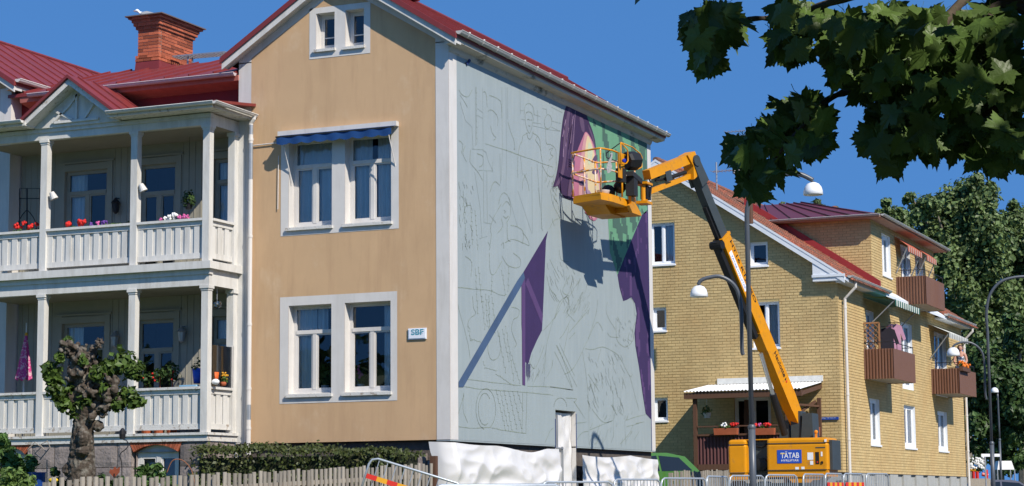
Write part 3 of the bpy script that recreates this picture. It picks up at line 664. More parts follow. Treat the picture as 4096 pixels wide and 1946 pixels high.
patch('lips', [(2340, 848), (2356, 840), (2374, 843), (2384, 838), (2378, 856), (2358, 862)], .018, paint('paint_lips', (0.42, 0.08, 0.14)))
patch('hair_strand', [(2272, 440), (2262, 500), (2256, 600), (2244, 690), (2222, 742), (2236, 738), (2256, 690), (2268, 600), (2274, 500), (2284, 430)], .010, HAIR2)
patch('hair_strand', [(2318, 470), (2326, 520), (2338, 528), (2334, 480)], .010, HAIR2)
patch('hair_strand', [(2352, 500), (2360, 530), (2372, 570), (2378, 630), (2382, 630), (2378, 570), (2366, 528)], .010, HAIR2)
patch('hair_strand', [(2300, 640), (2282, 700), (2270, 785), (2282, 790), (2292, 720)], .0195, HAIR2)
patch('cheek_line', [(2282, 700), (2292, 740), (2300, 795), (2308, 790), (2300, 740)], .0205, PINK)
for k in range(26):            # fine hair strokes
    x = random.uniform(2252, 2330); y0 = random.uniform(430, 560); y1 = y0+random.uniform(60, 180); dx = -random.uniform(4, 14)
    if x+dx < 2248: continue
    w = random.uniform(1.0, 2.2); x2 = x+dx
    if x2 > 2312-(y1-560)*.35: continue
    patch('hair_stroke', [(x, y0), (x+w, y0+4), (x2+w, y1), (x2, y1-3)], .0112, random.choice([HAIR2, HAIR2, LILAC]))
# triangle, stripes
patch('purple_triangle', [(2192, 924), (2184, 963), (2178, 1107), (2171, 1271), (2168, 1323), (2148, 1362), (2125, 1414), (2115, 1452), (2108, 1462), (2103, 1447), (2096, 1470), (2086, 1300), (2086, 1130), (2094, 1089)], .004, PURPLE)
patch('purple_stripe', [(2086, 1140), (2096, 1105), (2101, 1130), (2101, 1543), (2090, 1540)], .007, PURPLE2)
patch('purple_stripe', [(2102, 1135), (2112, 1112), (2172, 1262), (2169, 1300)], .007, PURPLE2)
patch('blue_stripe', [(1832, 1528), (1833, 1549), (1854, 1549), (2085, 1146), (2100, 1112), (2094, 1089), (2069, 1124)], .009, BLUEP)
for k in range(9): patch('brush_mark', [(2104+k*2.0, 1456), (2105.3+k*2.0, 1458), (2105.0+k*2, 1500+random.uniform(0, 34)), (2104+k*2, 1498+random.uniform(0, 20))], .005, BLUEP if k % 2 else PURPLE2)
def inside(p, poly):
    c = False; n = len(poly)
    for i in range(n):
        a, b_ = poly[i], poly[(i+1) % n]
        if (a[1] > p[1]) != (b_[1] > p[1]) and p[0] < (b_[0]-a[0])*(p[1]-a[1])/(b_[1]-a[1])+a[0]: c = not c
    return c
def camo(name, pxpoly, m, off, cw, chh, fn, th):
    poly = [(mp(*p).y, mp(*p).z) for p in pxpoly]; y0 = min(p[0] for p in poly); y1 = max(p[0] for p in poly); z0 = min(p[1] for p in poly); z1 = max(p[1] for p in poly)
    b = MB(); ny = int((y1-y0)/cw); nz_ = int((z1-z0)/chh)
    for i in range(ny+1):
        for j in range(nz_+1):
            yc, zc = y0+(i+.5)*cw, z0+(j+.5)*chh
            if all(inside((yc+a*cw/2, zc+c*chh/2), poly) for a in (-1, 1) for c in (-1, 1)) and fn(yc, zc) > th:
                b.face([(off, y0+i*cw, z0+j*chh), (off, y0+(i+1)*cw, z0+j*chh), (off, y0+(i+1)*cw, z0+(j+1)*chh), (off, y0+i*cw, z0+(j+1)*chh)])
    return b.build(name, m, mural, kind='stuff')
camo('green_blocks', greenp, GRN2, .006, .085, .055, lambda y, z: noise.noise(V((y*2.6+z*1.1+3, z*1.0-y*.3, 0)))+.4*noise.noise(V((y*7, z*2.2, 4))) + (.22 if y > 10.6 else 0), .06)
camo('purple_blocks', purp, PURPLE2, .006, .075, .06, lambda y, z: noise.noise(V((y*2.3+9, z*.8+5, 2)))+.5*noise.noise(V((y*6, z*1.8, 7))), .17)
# sketch lines
SK = MB(); SF = MB()
def line(pts, w=.012, mb=None, off=.0035):
    mb = mb or SK
    P = [mp(*p, off) for p in pts]
    for a, c in zip(P[:-1], P[1:]):
        d = c-a
        if d.length < 1e-4: continue
        n = V((0, -d.z, d.y)).normalized()*(w/2)*random.uniform(.6, 1.25); e_ = d.normalized()*w*.3
        mb.face([a-n-e_, c-n+e_, c+n+e_, a+n-e_])
def smoothline(pts, w=.014, mb=None, jit=1.0):
    out = []
    for i in range(len(pts)-1):
        p0, p1, p2, p3 = pts[max(i-1, 0)], pts[i], pts[i+1], pts[min(i+2, len(pts)-1)]
        for k in range(4):
            t = k/4; f = lambda a, b_, c, d: .5*((2*b_)+(-a+c)*t+(2*a-5*b_+4*c-d)*t*t+(-a+3*b_-3*c+d)*t**3)
            out.append((f(p0[0], p1[0], p2[0], p3[0])+random.uniform(-jit, jit)*.6, f(p0[1], p1[1], p2[1], p3[1])+random.uniform(-jit, jit)*.6))
    out.append(pts[-1]); line(out, w, mb)
CA = lambda L: [(1830+x/1.883, 350+y/1.883) for x, y in L]
CB = lambda L: [(1830+x/1.569, 1000+y/1.569) for x, y in L]
CC = lambda L: [(2200+x/1.569, 1000+y/1.569) for x, y in L]
for L in ([(520, 190), (540, 185), (560, 200), (570, 240), (560, 300), (545, 345), (530, 330), (515, 280), (510, 220), (520, 190)], [(505, 200), (510, 140), (540, 122), (570, 150), (578, 210)],
          [(520, 340), (530, 375), (545, 392), (560, 370), (570, 335)], [(530, 345), (495, 365), (485, 410), (465, 450), (455, 560), (455, 680)], [(570, 345), (600, 365), (620, 400), (630, 500), (640, 560)],
          [(660, 230), (680, 205), (705, 225), (710, 270), (695, 305), (670, 310), (655, 275), (660, 230)], [(665, 320), (670, 420), (700, 430), (740, 470), (745, 590)], [(600, 370), (590, 400), (610, 430), (630, 480)],
          [(525, 245), (535, 242), (545, 248)], [(550, 246), (560, 246)], [(535, 290), (548, 293)], [(210, 425), (370, 475), (480, 515), (580, 550), (640, 575), (720, 600)], [(195, 35), (215, 45), (225, 150)],
          [(240, 60), (310, 90), (330, 130), (335, 230)], [(230, 180), (255, 170), (290, 200), (305, 240), (300, 290)], [(250, 290), (265, 350), (290, 380), (270, 400)], [(380, 260), (400, 330), (425, 400), (432, 460), (425, 465)],
          [(10, 400), (40, 430), (30, 500)], [(60, 440), (40, 500), (70, 560)], [(100, 470), (95, 560), (130, 610), (155, 640), (190, 700)], [(150, 500), (190, 520), (190, 580), (165, 600)], [(245, 790), (260, 740), (285, 710), (320, 740)],
          [(310, 880), (325, 820), (350, 795), (380, 820), (398, 880), (400, 960), (370, 1020)], [(335, 900), (370, 860), (395, 890)], [(330, 880), (300, 930), (265, 1000), (250, 1060), (255, 1120), (245, 1190)], [(375, 1020), (378, 1140), (400, 1160)],
          [(400, 1040), (450, 1050), (495, 1090), (490, 1180)], [(360, 1170), (420, 1145), (500, 1175), (540, 1190), (520, 1130), (490, 1095)], [(350, 925), (360, 935), (355, 950)], [(345, 970), (365, 985), (385, 970)], [(490, 770), (495, 700), (520, 650)], [(500, 650), (530, 720), (540, 780)],
          [(700, 770), (720, 880), (760, 960)], [(740, 800), (720, 880)], [(690, 1070), (730, 1000), (775, 990)], [(40, 1010), (60, 900), (100, 890)], [(30, 820), (50, 850), (40, 900)], [(690, 470), (715, 460), (700, 500), (720, 520), (690, 550)], [(640, 590), (680, 660), (720, 670), (745, 600)],
          [(10, 20), (40, 60), (80, 70), (110, 20)], [(20, 60), (60, 120), (75, 150)], [(330, 990), (340, 1050), (300, 1100)], [(230, 1165), (245, 1200), (240, 1224)], [(330, 1190), (345, 1170), (350, 1215)]):
    smoothline(CA(L), .014)
for L in ([(135, 0), (137, 440)], [(190, 0), (195, 620)], [(335, 0), (338, 500), (330, 700)], [(365, 0), (370, 600), (365, 780)], [(378, 0), (376, 240)], [(470, 0), (475, 200)], [(560, 600), (565, 1100)], [(600, 580), (640, 1080)], [(640, 570), (632, 1060), (645, 1080)],
          [(455, 780), (560, 1100)], [(130, 640), (170, 900), (185, 1130)], [(195, 640), (200, 1020)], [(222, 630), (225, 1020)], [(205, 1020), (255, 1028)], [(110, 465), (190, 470), (215, 490), (235, 560), (265, 625)], [(160, 625), (270, 630)], [(480, 240), (510, 245)], [(475, 175), (497, 176)],
          [(575, 205), (625, 220)], [(570, 265), (630, 275)], [(570, 290), (660, 310)], [(660, 315), (775, 330)], [(605, 175), (605, 260)], [(640, 160), (670, 165), (672, 200)], [(710, 150), (790, 190)], [(715, 255), (780, 272)], [(710, 300), (770, 330)], [(165, 1140), (225, 1122)], [(320, 500), (325, 720)], [(265, 560), (262, 640)], [(390, 830), (455, 1060)],
          [(20, 110), (60, 250), (110, 300), (118, 460)], [(475, 520), (490, 660)], [(610, 760), (622, 900)], [(690, 580), (655, 720)], [(150, 160), (190, 190)], [(150, 210), (190, 235)], [(240, 960), (290, 1020)]):
    line(CA(L), .011, SF)
def ell(cx, cy, rx, ry, t0=0, t1=360): return [(cx+rx*math.cos(math.radians(t)), cy+ry*math.sin(math.radians(t))) for t in range(t0, t1+1, 20)]
for L in ([(0, 235), (120, 248), (200, 255), (260, 280), (300, 288)], [(0, 345), (60, 560), (80, 680)], [(95, 290), (100, 360), (115, 400), (80, 430), (65, 470), (80, 500)], [(340, 360), (385, 375), (380, 420), (350, 440), (340, 500), (350, 540), (370, 590), (360, 610)],
          [(190, 570), (195, 650), (215, 690), (250, 680), (270, 630), (260, 520)], [(60, 812), (200, 830), (330, 845), (400, 852)], [(40, 857), (130, 872), (300, 885), (430, 895), (600, 912)], [(440, 855), (600, 862), (725, 880)], ell(178, 1000, 62, 128, 100, 420), ell(172, 1000, 40, 100, 60, 330),
          [(5, 1110), (100, 1120), (200, 1115), (300, 1135), (430, 1152)], [(435, 890), (430, 1150)], [(410, 900), (405, 1150)], [(40, 900), (35, 1000), (65, 1085)], [(40, 910), (5, 1030)], [(550, 1210), (580, 1140), (600, 1120)], [(625, 600), (660, 680), (720, 860)], [(640, 590), (735, 790)],
          [(610, 430), (640, 360), (680, 295), (700, 320), (690, 400)], [(600, 440), (560, 600), (545, 780)], [(450, 700), (480, 745), (510, 700), (545, 600)], [(535, 510), (600, 440), (640, 380)], [(690, 400), (738, 450)], [(560, 160), (580, 240), (620, 290)], [(640, 0), (650, 60), (700, 75)], [(580, 60), (640, 180)], [(690, 180), (660, 260), (700, 290)], [(280, 40), (320, 100), (385, 110), (395, 60), (350, 20)], [(200, 20), (205, 130), (230, 155), (280, 70)], [(50, 40), (90, 80), (85, 170)],
          [(710, 440), (670, 520), (640, 560)], [(700, 560), (738, 520)], [(560, 800), (590, 740), (600, 690)]):
    smoothline(CB(L), .014)
for L in ([(465, 320), (500, 300), (525, 330), (530, 400), (545, 430), (520, 500), (525, 560)], [(415, 430), (420, 560), (470, 610), (520, 570), (520, 500)], [(360, 330), (355, 400), (410, 500)], [(220, 620), (270, 625), (330, 610), (400, 640), (440, 680), (500, 790), (520, 780)],
          [(90, 780), (150, 740), (230, 580), (290, 460), (320, 480), (330, 510)], [(300, 310), (290, 400), (240, 560)], [(240, 380), (120, 520)], [(40, 600), (80, 680), (170, 860)], [(30, 640), (140, 870)], [(0, 860), (145, 880)], [(100, 930), (165, 935), (150, 960)], ell(65, 985, 40, 55, 180, 360),
          [(165, 1200), (200, 1150), (240, 1140)], [(250, 1130), (300, 1110), (395, 1070)], [(480, 1070), (550, 1045), (600, 1035)], [(470, 1075), (475, 1220)], [(265, 1000), (330, 1080), (390, 1075)], [(160, 1090), (230, 1080)], [(205, 640), (240, 900), (245, 1220)], [(395, 880), (400, 1180)], [(500, 790), (560, 1010)], [(150, 950), (220, 1060)], [(30, 420), (60, 330), (105, 295), (120, 340)], [(120, 480), (80, 680)], [(360, 520), (380, 545), (430, 550)], [(480, 1110), (560, 1090)], [(440, 1220), (500, 1150), (520, 1100)], [(540, 1090), (590, 1080)], [(530, 1190), (560, 1140)], [(425, 420), (440, 470), (430, 540)], [(500, 520), (490, 560), (515, 575)], [(320, 620), (300, 700)], [(240, 780), (310, 890)]):
    smoothline(CC(L), .014)
rs = random.Random(3)
for (C_, x0, x1, y0, y1, n, l0, l1, sk) in ((CC, 230, 460, 640, 1000, 70, 20, 70, .3), (CC, 110, 260, 150, 400, 45, 20, 70, -.45), (CB, 560, 730, 60, 330, 22, 30, 80, .4), (CB, 450, 560, 580, 800, 18, 30, 80, -.3), (CA, 10, 120, 640, 1200, 30, 20, 60, .1), (CA, 700, 770, 700, 1000, 16, 20, 60, .5), (CC, 400, 560, 430, 620, 20, 8, 24, .3), (CC, 250, 520, 1000, 1200, 26, 20, 60, -.3), (CA, 650, 760, 600, 780, 8, 20, 50, -.2)):
    for k in range(n):
        x = rs.uniform(x0, x1); y = rs.uniform(y0, y1); l = rs.uniform(l0, l1); s = sk+rs.uniform(-.25, .25)
        smoothline(C_([(x, y), (x+s*l*.4+rs.uniform(-3, 3), y+l*.5), (x+s*l, y+l)]), .011, SF if k % 2 else SK, .6)
def zig(C_, x0, y0, x1, y1, n, step):
    pts = []; 
    for k in range(n+1):
        t = k/n; x = lerp(x0, x1, t); y = lerp(y0, y1, t)
        pts.append((x, y)); pts.append((x+step*(1 if k % 2 else .4), y+rs.uniform(-2, 2)))
    line(C_(pts), .011, SK)
for (x0, y0, x1, y1, n, st) in ((240, 880, 300, 1130, 9, 8), (265, 885, 320, 1135, 8, 8), (290, 885, 340, 1130, 9, 9), (320, 890, 370, 1125, 8, 8), (345, 890, 400, 1120, 9, 8), (375, 890, 410, 1010, 5, 8), (150, 290, 170, 500, 6, 9), (175, 280, 185, 480, 6, 9), (200, 290, 205, 520, 6, -9), (215, 300, 235, 520, 6, 9), (110, 120, 125, 400, 7, 8), (130, 110, 150, 330, 6, 8), (60, 480, 80, 570, 3, 14), (80, 560, 145, 580, 4, 9), (160, 700, 170, 745, 2, 8), (175, 740, 240, 760, 5, 10), (250, 510, 300, 770, 8, 9), (280, 500, 320, 700, 7, 9), (300, 480, 350, 820, 8, 9), (330, 640, 390, 840, 8, 8), (240, 780, 330, 840, 5, 9), (215, 170, 210, 280, 4, 7), (275, 130, 300, 280, 5, 8), (320, 110, 315, 260, 4, 8)):
    zig(CB, x0, y0, x1, y1, n, st)
for (x0, y0, x1, y1, n, st) in ((100, 910, 110, 1180, 8, 10), (130, 930, 150, 1224, 8, 9), (50, 900, 60, 1150, 6, 9), (140, 0, 145, 430, 10, 4)): zig(CA, x0, y0, x1, y1, n, st)
SK.build('sketch_lines', SKETCH, mural, kind='stuff'); SF.build('faint_sketch_lines', SKETCHF, mural, kind='stuff')
# blue masking tape along the top, the right edge and round the door
b = MB(); p, q = mp(1881, 231), mp(2270, 411); b.bar((.006, p.y, p.z), (.006, q.y, q.z), .03, .004, up=(1, 0, 0)); p2 = mp(2345, 446); q2 = mp(2586, 557); b.bar((.006, p2.y, p2.z), (.006, q2.y, q2.z), .03, .004, up=(1, 0, 0))
b.prism([mp(1870, 250, .02), mp(1862, 248, .02), mp(1868, 262, .02), mp(1882, 246, .02), mp(1878, 226, .02)], (.01, 0, 0))
b.box(.002, .008, 11.545, 11.572, ZB, 10.4); b.box(.002, .008, dy0-.03, dy0, ZB-.05, dz-.2); b.box(.002, .008, dy1, dy1+.03, ZB-.05, dz-.05); b.build('masking_tape', TAPE, mural, kind='stuff')
b = MB()
for k in range(4):
    p = at_x(2276+k*.3, 778+k*9-140, .0225); b.box(.019, .024, p.y, p.y+.22, p.z, p.z+.025)
b.build('wall_vent', HAIR, HA)
# ================================================================== SBF plaque
p0, p1 = at_y(1633, 1360, -.02), at_y(1706, 1312, -.02)
SB = thing('wall_sign', (p0.x, -.02, p0.z), 'white enamel plaque with teal letters SBF on the beige wall', 'sign')
ENAMEL = pm('enamel', (0.72, 0.75, 0.80), 0.2, 0.03, 5, spec=0.6); TEAL = pm('teal', (0.02, 0.25, 0.33), 0.4, 0.05, 5)
b = MB(); x0, x1, z0, z1 = p0.x, p1.x, p0.z, p1.z
b.prism([(x0, -.03, z0), (x1, -.03, z0), (x1, -.03, z1), (x0, -.03, z1)], (0, .024, 0)); b.prism([(x0+.02, -.042, z0+.02), (x1-.02, -.042, z0+.02), (x1-.02, -.042, z1-.02), (x0+.02, -.042, z1-.02)], (0, .0118, 0)); plate = b.build('plate', ENAMEL, SB)
text_part('lettering', 'SBF', TEAL, SB, (x0+.075, -.0445, z0+.085), XR, Z, .115, .27, bold=.02)
for k in range(3): m = MB(); cx_ = x0+.115+k*.095; m.bar((cx_-.028, -.0455, z0+.16), (cx_+.028, -.0455, z0+.115), .004, .007, up=(0, 1, 0)); m.build('stencil_gap', ENAMEL, SB)
# ================================================================== boom lift
YEL = pm('lift_yellow', (0.62, 0.25, 0.003), 0.45, 0.08, 3, spec=0.3, c2=(0.40, 0.15, 0.012), cs=3.5, cth=(0.56, 0.78), c3=(.20, .12, .06), c3s=5, c3th=(.58, .72), c3st=(1, 1, 1), c3f=.5)
YELP = pm('rail_paint', (0.62, 0.235, 0.006), 0.5, 0.1, 6, c2=(0.62, 0.50, 0.44), cs=6.5, cth=(0.46, 0.54))
LGREY = pm('lift_grey', (0.045, 0.055, 0.058), 0.5, 0.12, 5); BLACK = pm('black_rubber', (0.012, 0.012, 0.013), 0.55, 0.2, 8)
PIPEG = pm('hydraulic_steel', (0.55, 0.56, 0.57), 0.25, 0.05, 5, metal=0.8); STICK = pm('sticker_white', (0.75, 0.76, 0.78), 0.4, 0.04, 6); SBLUE = pm('sticker_blue', (0.02, 0.075, 0.42), 0.35, 0.05, 6); REDM = pm('signal_red', (0.55, 0.03, 0.02), 0.4, 0.1, 6); INK = pm('ink_black', (0.015, 0.013, 0.012), 0.5)
TY = 12.2
a0, a1 = at_y(2907, 1830, TY), at_y(3312, 1830, TY); zt_ = at_y(3200, 1752, TY).z; zb_ = at_y(3200, 1898, TY).z
gx = (a0.x+a1.x)/2; g0 = gz(gx, 13.2)
BL = thing('boom_lift', (gx, 13.4, g0), 'yellow telescopic boom lift with its basket raised against the mural', 'boom lift')
def rbox(mb, x0, x1, y0, y1, z0, z1, r=.05, mi=0):
    """box with rounded vertical and top edges"""
    n = 3; pts = []
    for cx_, cy_, s in ((x1-r, y1-r, 0), (x0+r, y1-r, 90), (x0+r, y0+r, 180), (x1-r, y0+r, 270)):
        for k in range(n+1):
            t = math.radians(s+90*k/n); pts.append((cx_+r*math.cos(t), cy_+r*math.sin(t)))
    N = len(pts); vs_ = [(x, y, z0) for x, y in pts] + [(x, y, z1-r) for x, y in pts]
    cxm, cym = (x0+x1)/2, (y0+y1)/2
    def inn(f): return [(x + (1 if x < cxm else -1)*f, y + (1 if y < cym else -1)*f) for x, y in pts]
    vs_ += [(x, y, z1-r*.3) for x, y in inn(r*.3)] + [(x, y, z1) for x, y in inn(r)]
    fs = [tuple(reversed(range(N)))]
    for j in range(3):
        for i in range(N): fs.append((j*N+i, j*N+(i+1) % N, (j+1)*N+(i+1) % N, (j+1)*N+i))
    fs.append(tuple(range(3*N, 4*N))); return mb.mesh(vs_, fs, mi)
xg0, xg1 = at_y(2980, 1830, TY).x, at_y(3066, 1830, TY).x
for (x0, x1, dy, dzb) in ((a0.x, xg0, .10, .05), (xg1, a1.x, 0, 0)):
    m = MB(); rbox(m, x0, x1, TY+dy, TY+1.0, zb_-dzb+.11, zt_-.12-dy*.1, .06); cv = m.build('engine_cover', YEL, BL, smooth=False)
    m = MB(); rbox(m, x0+.004, x1-.004, TY+dy+.012, TY+.99, zt_-.115-dy*.1, zt_-dy*.1, .06); m.build('cover_lid', YEL, BL)
    m = MB(); m.box(x0+.02, x1-.02, TY+dy+.02, TY+.98, zb_-dzb-.06, zb_-dzb+.105); m.build('cover_base', YEL, BL)
    m = MB(); m.box(x0+.03, x1-.04, TY+dy-.006, TY+dy+.01, zt_-.135-dy*.1, zt_-.118-dy*.1); m.box(x0+.03, x1-.04, TY+dy-.006, TY+dy+.01, zb_-dzb+.10, zb_-dzb+.115); m.build('cover_seam', LGREY, BL)
m = MB(); m.prism([(a1.x-1.05, TY+.05, zb_-.06), (a1.x-.15, TY+.05, zb_-.06), (a1.x-.3, TY+.05, zb_-.2), (a1.x-.9, TY+.05, zb_-.2)], (0, .8, 0)); m.build('counterweight', YEL, BL)
m = MB(); m.box(xg0-.1, xg1+.1, TY+.32, TY+1.05, zb_-.1, zt_-.07); m.build('turret_frame', LGREY, BL); m = MB(); m.box(a1.x+.001, a1.x+.07, TY+.15, TY+.95, zb_+.1, zt_-.06); m.build('rear_bumper', LGREY, BL)
m = MB(); m.box(xg0-.25, xg1+.02, TY+.2, TY+.9, zt_-.03, zt_-.008); m.build('deck_plate', YEL, BL)
m = MB(); m.lathe([(0, 0), (.16, 0), (.16, .12), (.06, .14), (0, .14)], (xg1-.2, TY+.3, zb_+.25), 14, axis=(0, -1, 0)); m.build('slew_motor', BLACK, BL); m = MB(); m.bar((xg0+.12, TY+.28, zb_+.05), (xg0+.30, TY+.28, zb_+.32), .08, .05); m.build('slew_lever', LGREY, BL); m = MB(); m.tube([(xg0+.05, TY+.3, zt_-.14), (xg0+.35, TY+.29, zt_-.2), (xg1-.05, TY+.3, zt_-.1)], .025); m.build('hose', BLACK, BL)
# stickers and control hatch on the cover
def panel(name, px0, py0, px1, py1, m, off, parent=BL, dy=0):
    p, q = at_y(px0, py0, TY-off+dy), at_y(px1, py1, TY-off+dy); b = MB(); b.box(p.x, q.x, TY-off+dy-.001, TY-.001+dy, q.z, p.z); return b.build(name, m, parent), p, q
ls, p, q = panel('logo_plate', 3108, 1801, 3207, 1853, SBLUE, .008)
w_ = q.x-p.x; h_ = p.z-q.z
text_part('lettering', 'TÄTAB', STICK, BL, (p.x+.09, TY-.011, q.z+h_*.38), XR, Z, h_*.50, w_-.15, bold=.012)
text_part('lettering', 'HYRLIFTAR', STICK, BL, (p.x+.10, TY-.011, q.z+h_*.13), XR, Z, h_*.15, w_-.17, bold=.01)
m = MB(); m.box(p.x+.08, p.x+.20, TY-.0125, TY-.0092, q.z+h_*.68, q.z+h_*.75); m.build('logo_bar', pm('gold', (0.6, 0.42, 0.08), .5), BL)
panel('control_hatch', 3261, 1809, 3277, 1857, BLACK, .006); panel('warning_sticker', 3229, 1811, 3253, 1840, STICK, .005); panel('warning_sticker', 3240, 1844, 3253, 1860, STICK, .005); panel('warning_sticker', 3283, 1808, 3290, 1826, STICK, .005)
panel('warning_sticker', 3181, 1869, 3195, 1879, STICK, .005); panel('warning_sticker', 3205, 1868, 3218, 1878, STICK, .005); panel('warning_sticker', 3297, 1758, 3306, 1768, STICK, .005); panel('handle_slot', 3262, 1789, 3300, 1793, LGREY, .004); panel('lock_knob', 3284, 1846, 3292, 1855, BLACK, .02); panel('emergency_button', 3267, 1846, 3272, 1852, REDM, .012)
# chassis and wheels
m = MB(); m.box(gx-1.0, gx+1.0, 12.2, 14.6, g0+.45, zb_-.2); m.build('chassis', LGREY, BL)
for sx in (-1, 1):
    for yy in (12.3, 14.5):
        m = MB(); cx_ = gx+sx*1.0; m.lathe([(.2, -.17), (.40, -.19), (.47, -.13), (.48, 0), (.47, .13), (.40, .19), (.2, .17)], (cx_, yy, g0+.48), 22, axis=(1, 0, 0)); wl = m.build('wheel', BLACK, BL, smooth=True)
        m = MB(); m.lathe([(0, -.1), (.2, -.12), (.23, -.17), (.23, .17), (.2, .12), (0, .1)], (cx_, yy, g0+.48), 16, axis=(1, 0, 0)); m.build('rim', YEL, wl)
# boom
B0 = V((3.17, 13.45, 3.44)); E0 = V((1.93, 9.2, 9.45)); D = (E0-B0).normalized(); LB = (E0-B0).length
S = V((D.y, -D.x, 0)).normalized()
if S.x < 0: S = -S
U = S.cross(D)
if U.z < 0: U = -U
def bb(mb, t0, t1, w, h, so_=0, uo=0, w1=None, h1=None):
    """box section along the boom from t0 to t1 (metres), with taper"""
    w1 = w if w1 is None else w1; h1 = h if h1 is None else h1; vs_ = []
    for t, ww, hh in ((t0, w, h), (t1, w1, h1)):
        c = B0+D*t+S*so_+U*uo
        vs_ += [c-S*ww/2-U*hh/2, c+S*ww/2-U*hh/2, c+S*ww/2+U*hh/2, c-S*ww/2+U*hh/2]
    fs = [(0, 3, 2, 1), (4, 5, 6, 7), (0, 1, 5, 4), (1, 2, 6, 5), (2, 3, 7, 6), (3, 0, 4, 7)]
    if S.cross(U).dot(D) < 0: fs = [f[::-1] for f in fs]
    return mb.mesh(vs_, fs)
TYL = LB*.725
m = MB(); bb(m, -.15, .75, .24, .28, w1=.25, h1=.40); bb(m, .75, TYL, .25, .40, h1=.36); boom = m.build('boom', YEL, BL)
for a_ in ((TYL-.06, TYL+.01, .28, .40, 0, 0), (TYL*.42, TYL*.42+.5, .27, .2, 0, -.12), (.5, 1.2, .262, .2, 0, -.1)): m = MB(); bb(m, *a_); m.build('boom_collar', YEL, BL)
m = MB(); bb(m, TYL+.012, LB-.05, .19, .29, h1=.27); m.build('boom_extension', LGREY, BL)
m = MB(); bb(m, TYL*.5, TYL+.02, .17, .13, uo=-.29, so_=-.02); bb(m, TYL+.02, TYL+.9, .1, .05, uo=-.19); m.build('hose_tray', BLACK, BL)
m = MB(); c = B0+D*(TYL-.08)-U*.3; m.lathe([(0, -.16), (.1, -.16), (.1, .16), (0, .16)], c, 14, axis=S); m.bar(c+U*.0, c+U*.3+D*.04, .07, .07); m.build('chain_pulley', BLACK, BL)
c0 = B0+D*(TYL*.42)-U*.32; c1 = B0+D*.2-U*.62-V((0, 0, .1)); mid = lerp(c0, c1, .5)
m = MB(); m.tube([c0, mid], .05, 10); m.build('lift_cylinder_rod', PIPEG, BL); m = MB(); m.tube([mid, c1], .085, 10); m.build('lift_cylinder', BLACK, BL)
m = MB(); m.box(3.05, 3.30, 13.25, 13.75, zt_-.05, 3.72); m.prism([(3.31, 13.2, zt_-.03), (3.62, 13.2, zt_-.03), (3.60, 13.2, 3.66), (3.36, 13.2, 3.66)], (0, .6, 0)); m.prism([(2.72, 13.3, zt_-.03), (3.0, 13.3, zt_-.03), (2.98, 13.3, 3.5), (2.8, 13.3, 3.5)], (0, .5, 0)); m.build('boom_mount', LGREY, BL)
m = MB(); m.ball((3.72, 13.1, zt_+.16), .05, 8); m.bar((3.72, 13.1, zt_), (3.72, 13.1, zt_+.12), .05, .05); m.build('beacon', pm('amber', (0.7, 0.25, 0.02), .3), BL)
# lettering on the side face of the boom
ts = TYL-.2
text_part('lettering', 'HT16 RTJ PRO', INK, BL, B0+D*ts+S*.129+U*.035, -D, U, .115, 1.75, bold=.018)
m = MB(); c = B0+D*(ts-.75)+S*.1285-U*.075; m.obox(c, D*.55, U*.065, S*.001); m.build('sticker', STICK, BL)
text_part('lettering', 'TÄTAB', SBLUE, BL, B0+D*(ts-.3)+S*.1305-U*.115, -D, U, .075, .36, bold=.012)
text_part('lettering', 'HYRLIFTAR', SBLUE, BL, B0+D*(ts-.7)+S*.1305-U*.11, -D, U, .06, .55)
text_part('lettering', 'Haulotte', INK, BL, B0+D*(TYL*.38)+S*.1305+U*.0, -D, U, .12, .72, bold=.02)
for dd, mm in ((.0, INK), (.07, REDM)):
    m = MB(); c = B0+D*(TYL*.38-.80-dd)+S*.131+U*.03; m.face([c-U*.03+D*.03, c+U*.0-D*.03, c+U*.07+D*.03]); m.build('logo_mark', mm, BL)
# elbow, jib
J1 = V((1.47, 7.42, 8.86)); m = MB()
Pe = E0+V((0, 0, .02))
m = MB(); bb(m, LB-.62, LB+.05, .07, .34, so_=.13, h1=.26); bb(m, LB-.62, LB+.05, .07, .34, so_=-.13, h1=.26); m.lathe([(0, -.19), (.13, -.19), (.13, .19), (0, .19)], E0, 14, axis=S); m.build('boom_head', LGREY, BL)
dj = (J1-Pe).normalized(); uj = V((0, 0, 1)); uj = (uj-dj*uj.dot(dj)).normalized()
m = MB(); m.bar(Pe+dj*.08+uj*.06, J1+uj*.04, .20, .22, up=uj); m.build('jib_arm', YEL, BL)
Lp = Pe - Z*.36 + dj*.02; Lq = J1 - Z*.36 + dj*.02
m = MB(); m.bar(Lp, Lq, .10, .11, up=uj); m.build('jib_link', YEL, BL)
m = MB(); m.prism([Pe+uj*.17-S*.14+dj*.3, Pe+uj*.20-S*.14-dj*.04, Pe-uj*.05-S*.14-dj*.12, Lp-S*.14-uj*.05-dj*.05, Lp-S*.14-uj*.08+dj*.1, Pe-S*.14-uj*.12+dj*.14], S*.28); m.build('jib_head', YEL, BL)
m = MB(); m.tube([Lp+dj*.2+uj*.12, lerp(Lp, Lq, .55)+uj*.14], .05, 10); m.tube([lerp(Lp, Lq, .55)+uj*.14, J1-uj*.15+dj*-.3], .028, 8); m.build('jib_cylinder', BLACK, BL)
m = MB(); c = lerp(Pe, J1, .62)-uj*.14+S*.1; m.obox(c, dj*.12, uj*.12, S*.01); m.build('side_plate', LGREY, BL)
m = MB(); m.box(J1.x-.08, J1.x+.08, J1.y-.25, J1.y+.02, 8.32, 8.62); m.tube([J1+V((-.05, -.05, -.5)), J1+V((-.05, -.05, -.1))], .07, 12); m.tube([J1+V((.1, -.1, -.48)), J1+V((.12, -.05, -.2)), J1+V((.02, .05, 0))], .02, 8); m.build('basket_rotator', BLACK, BL)
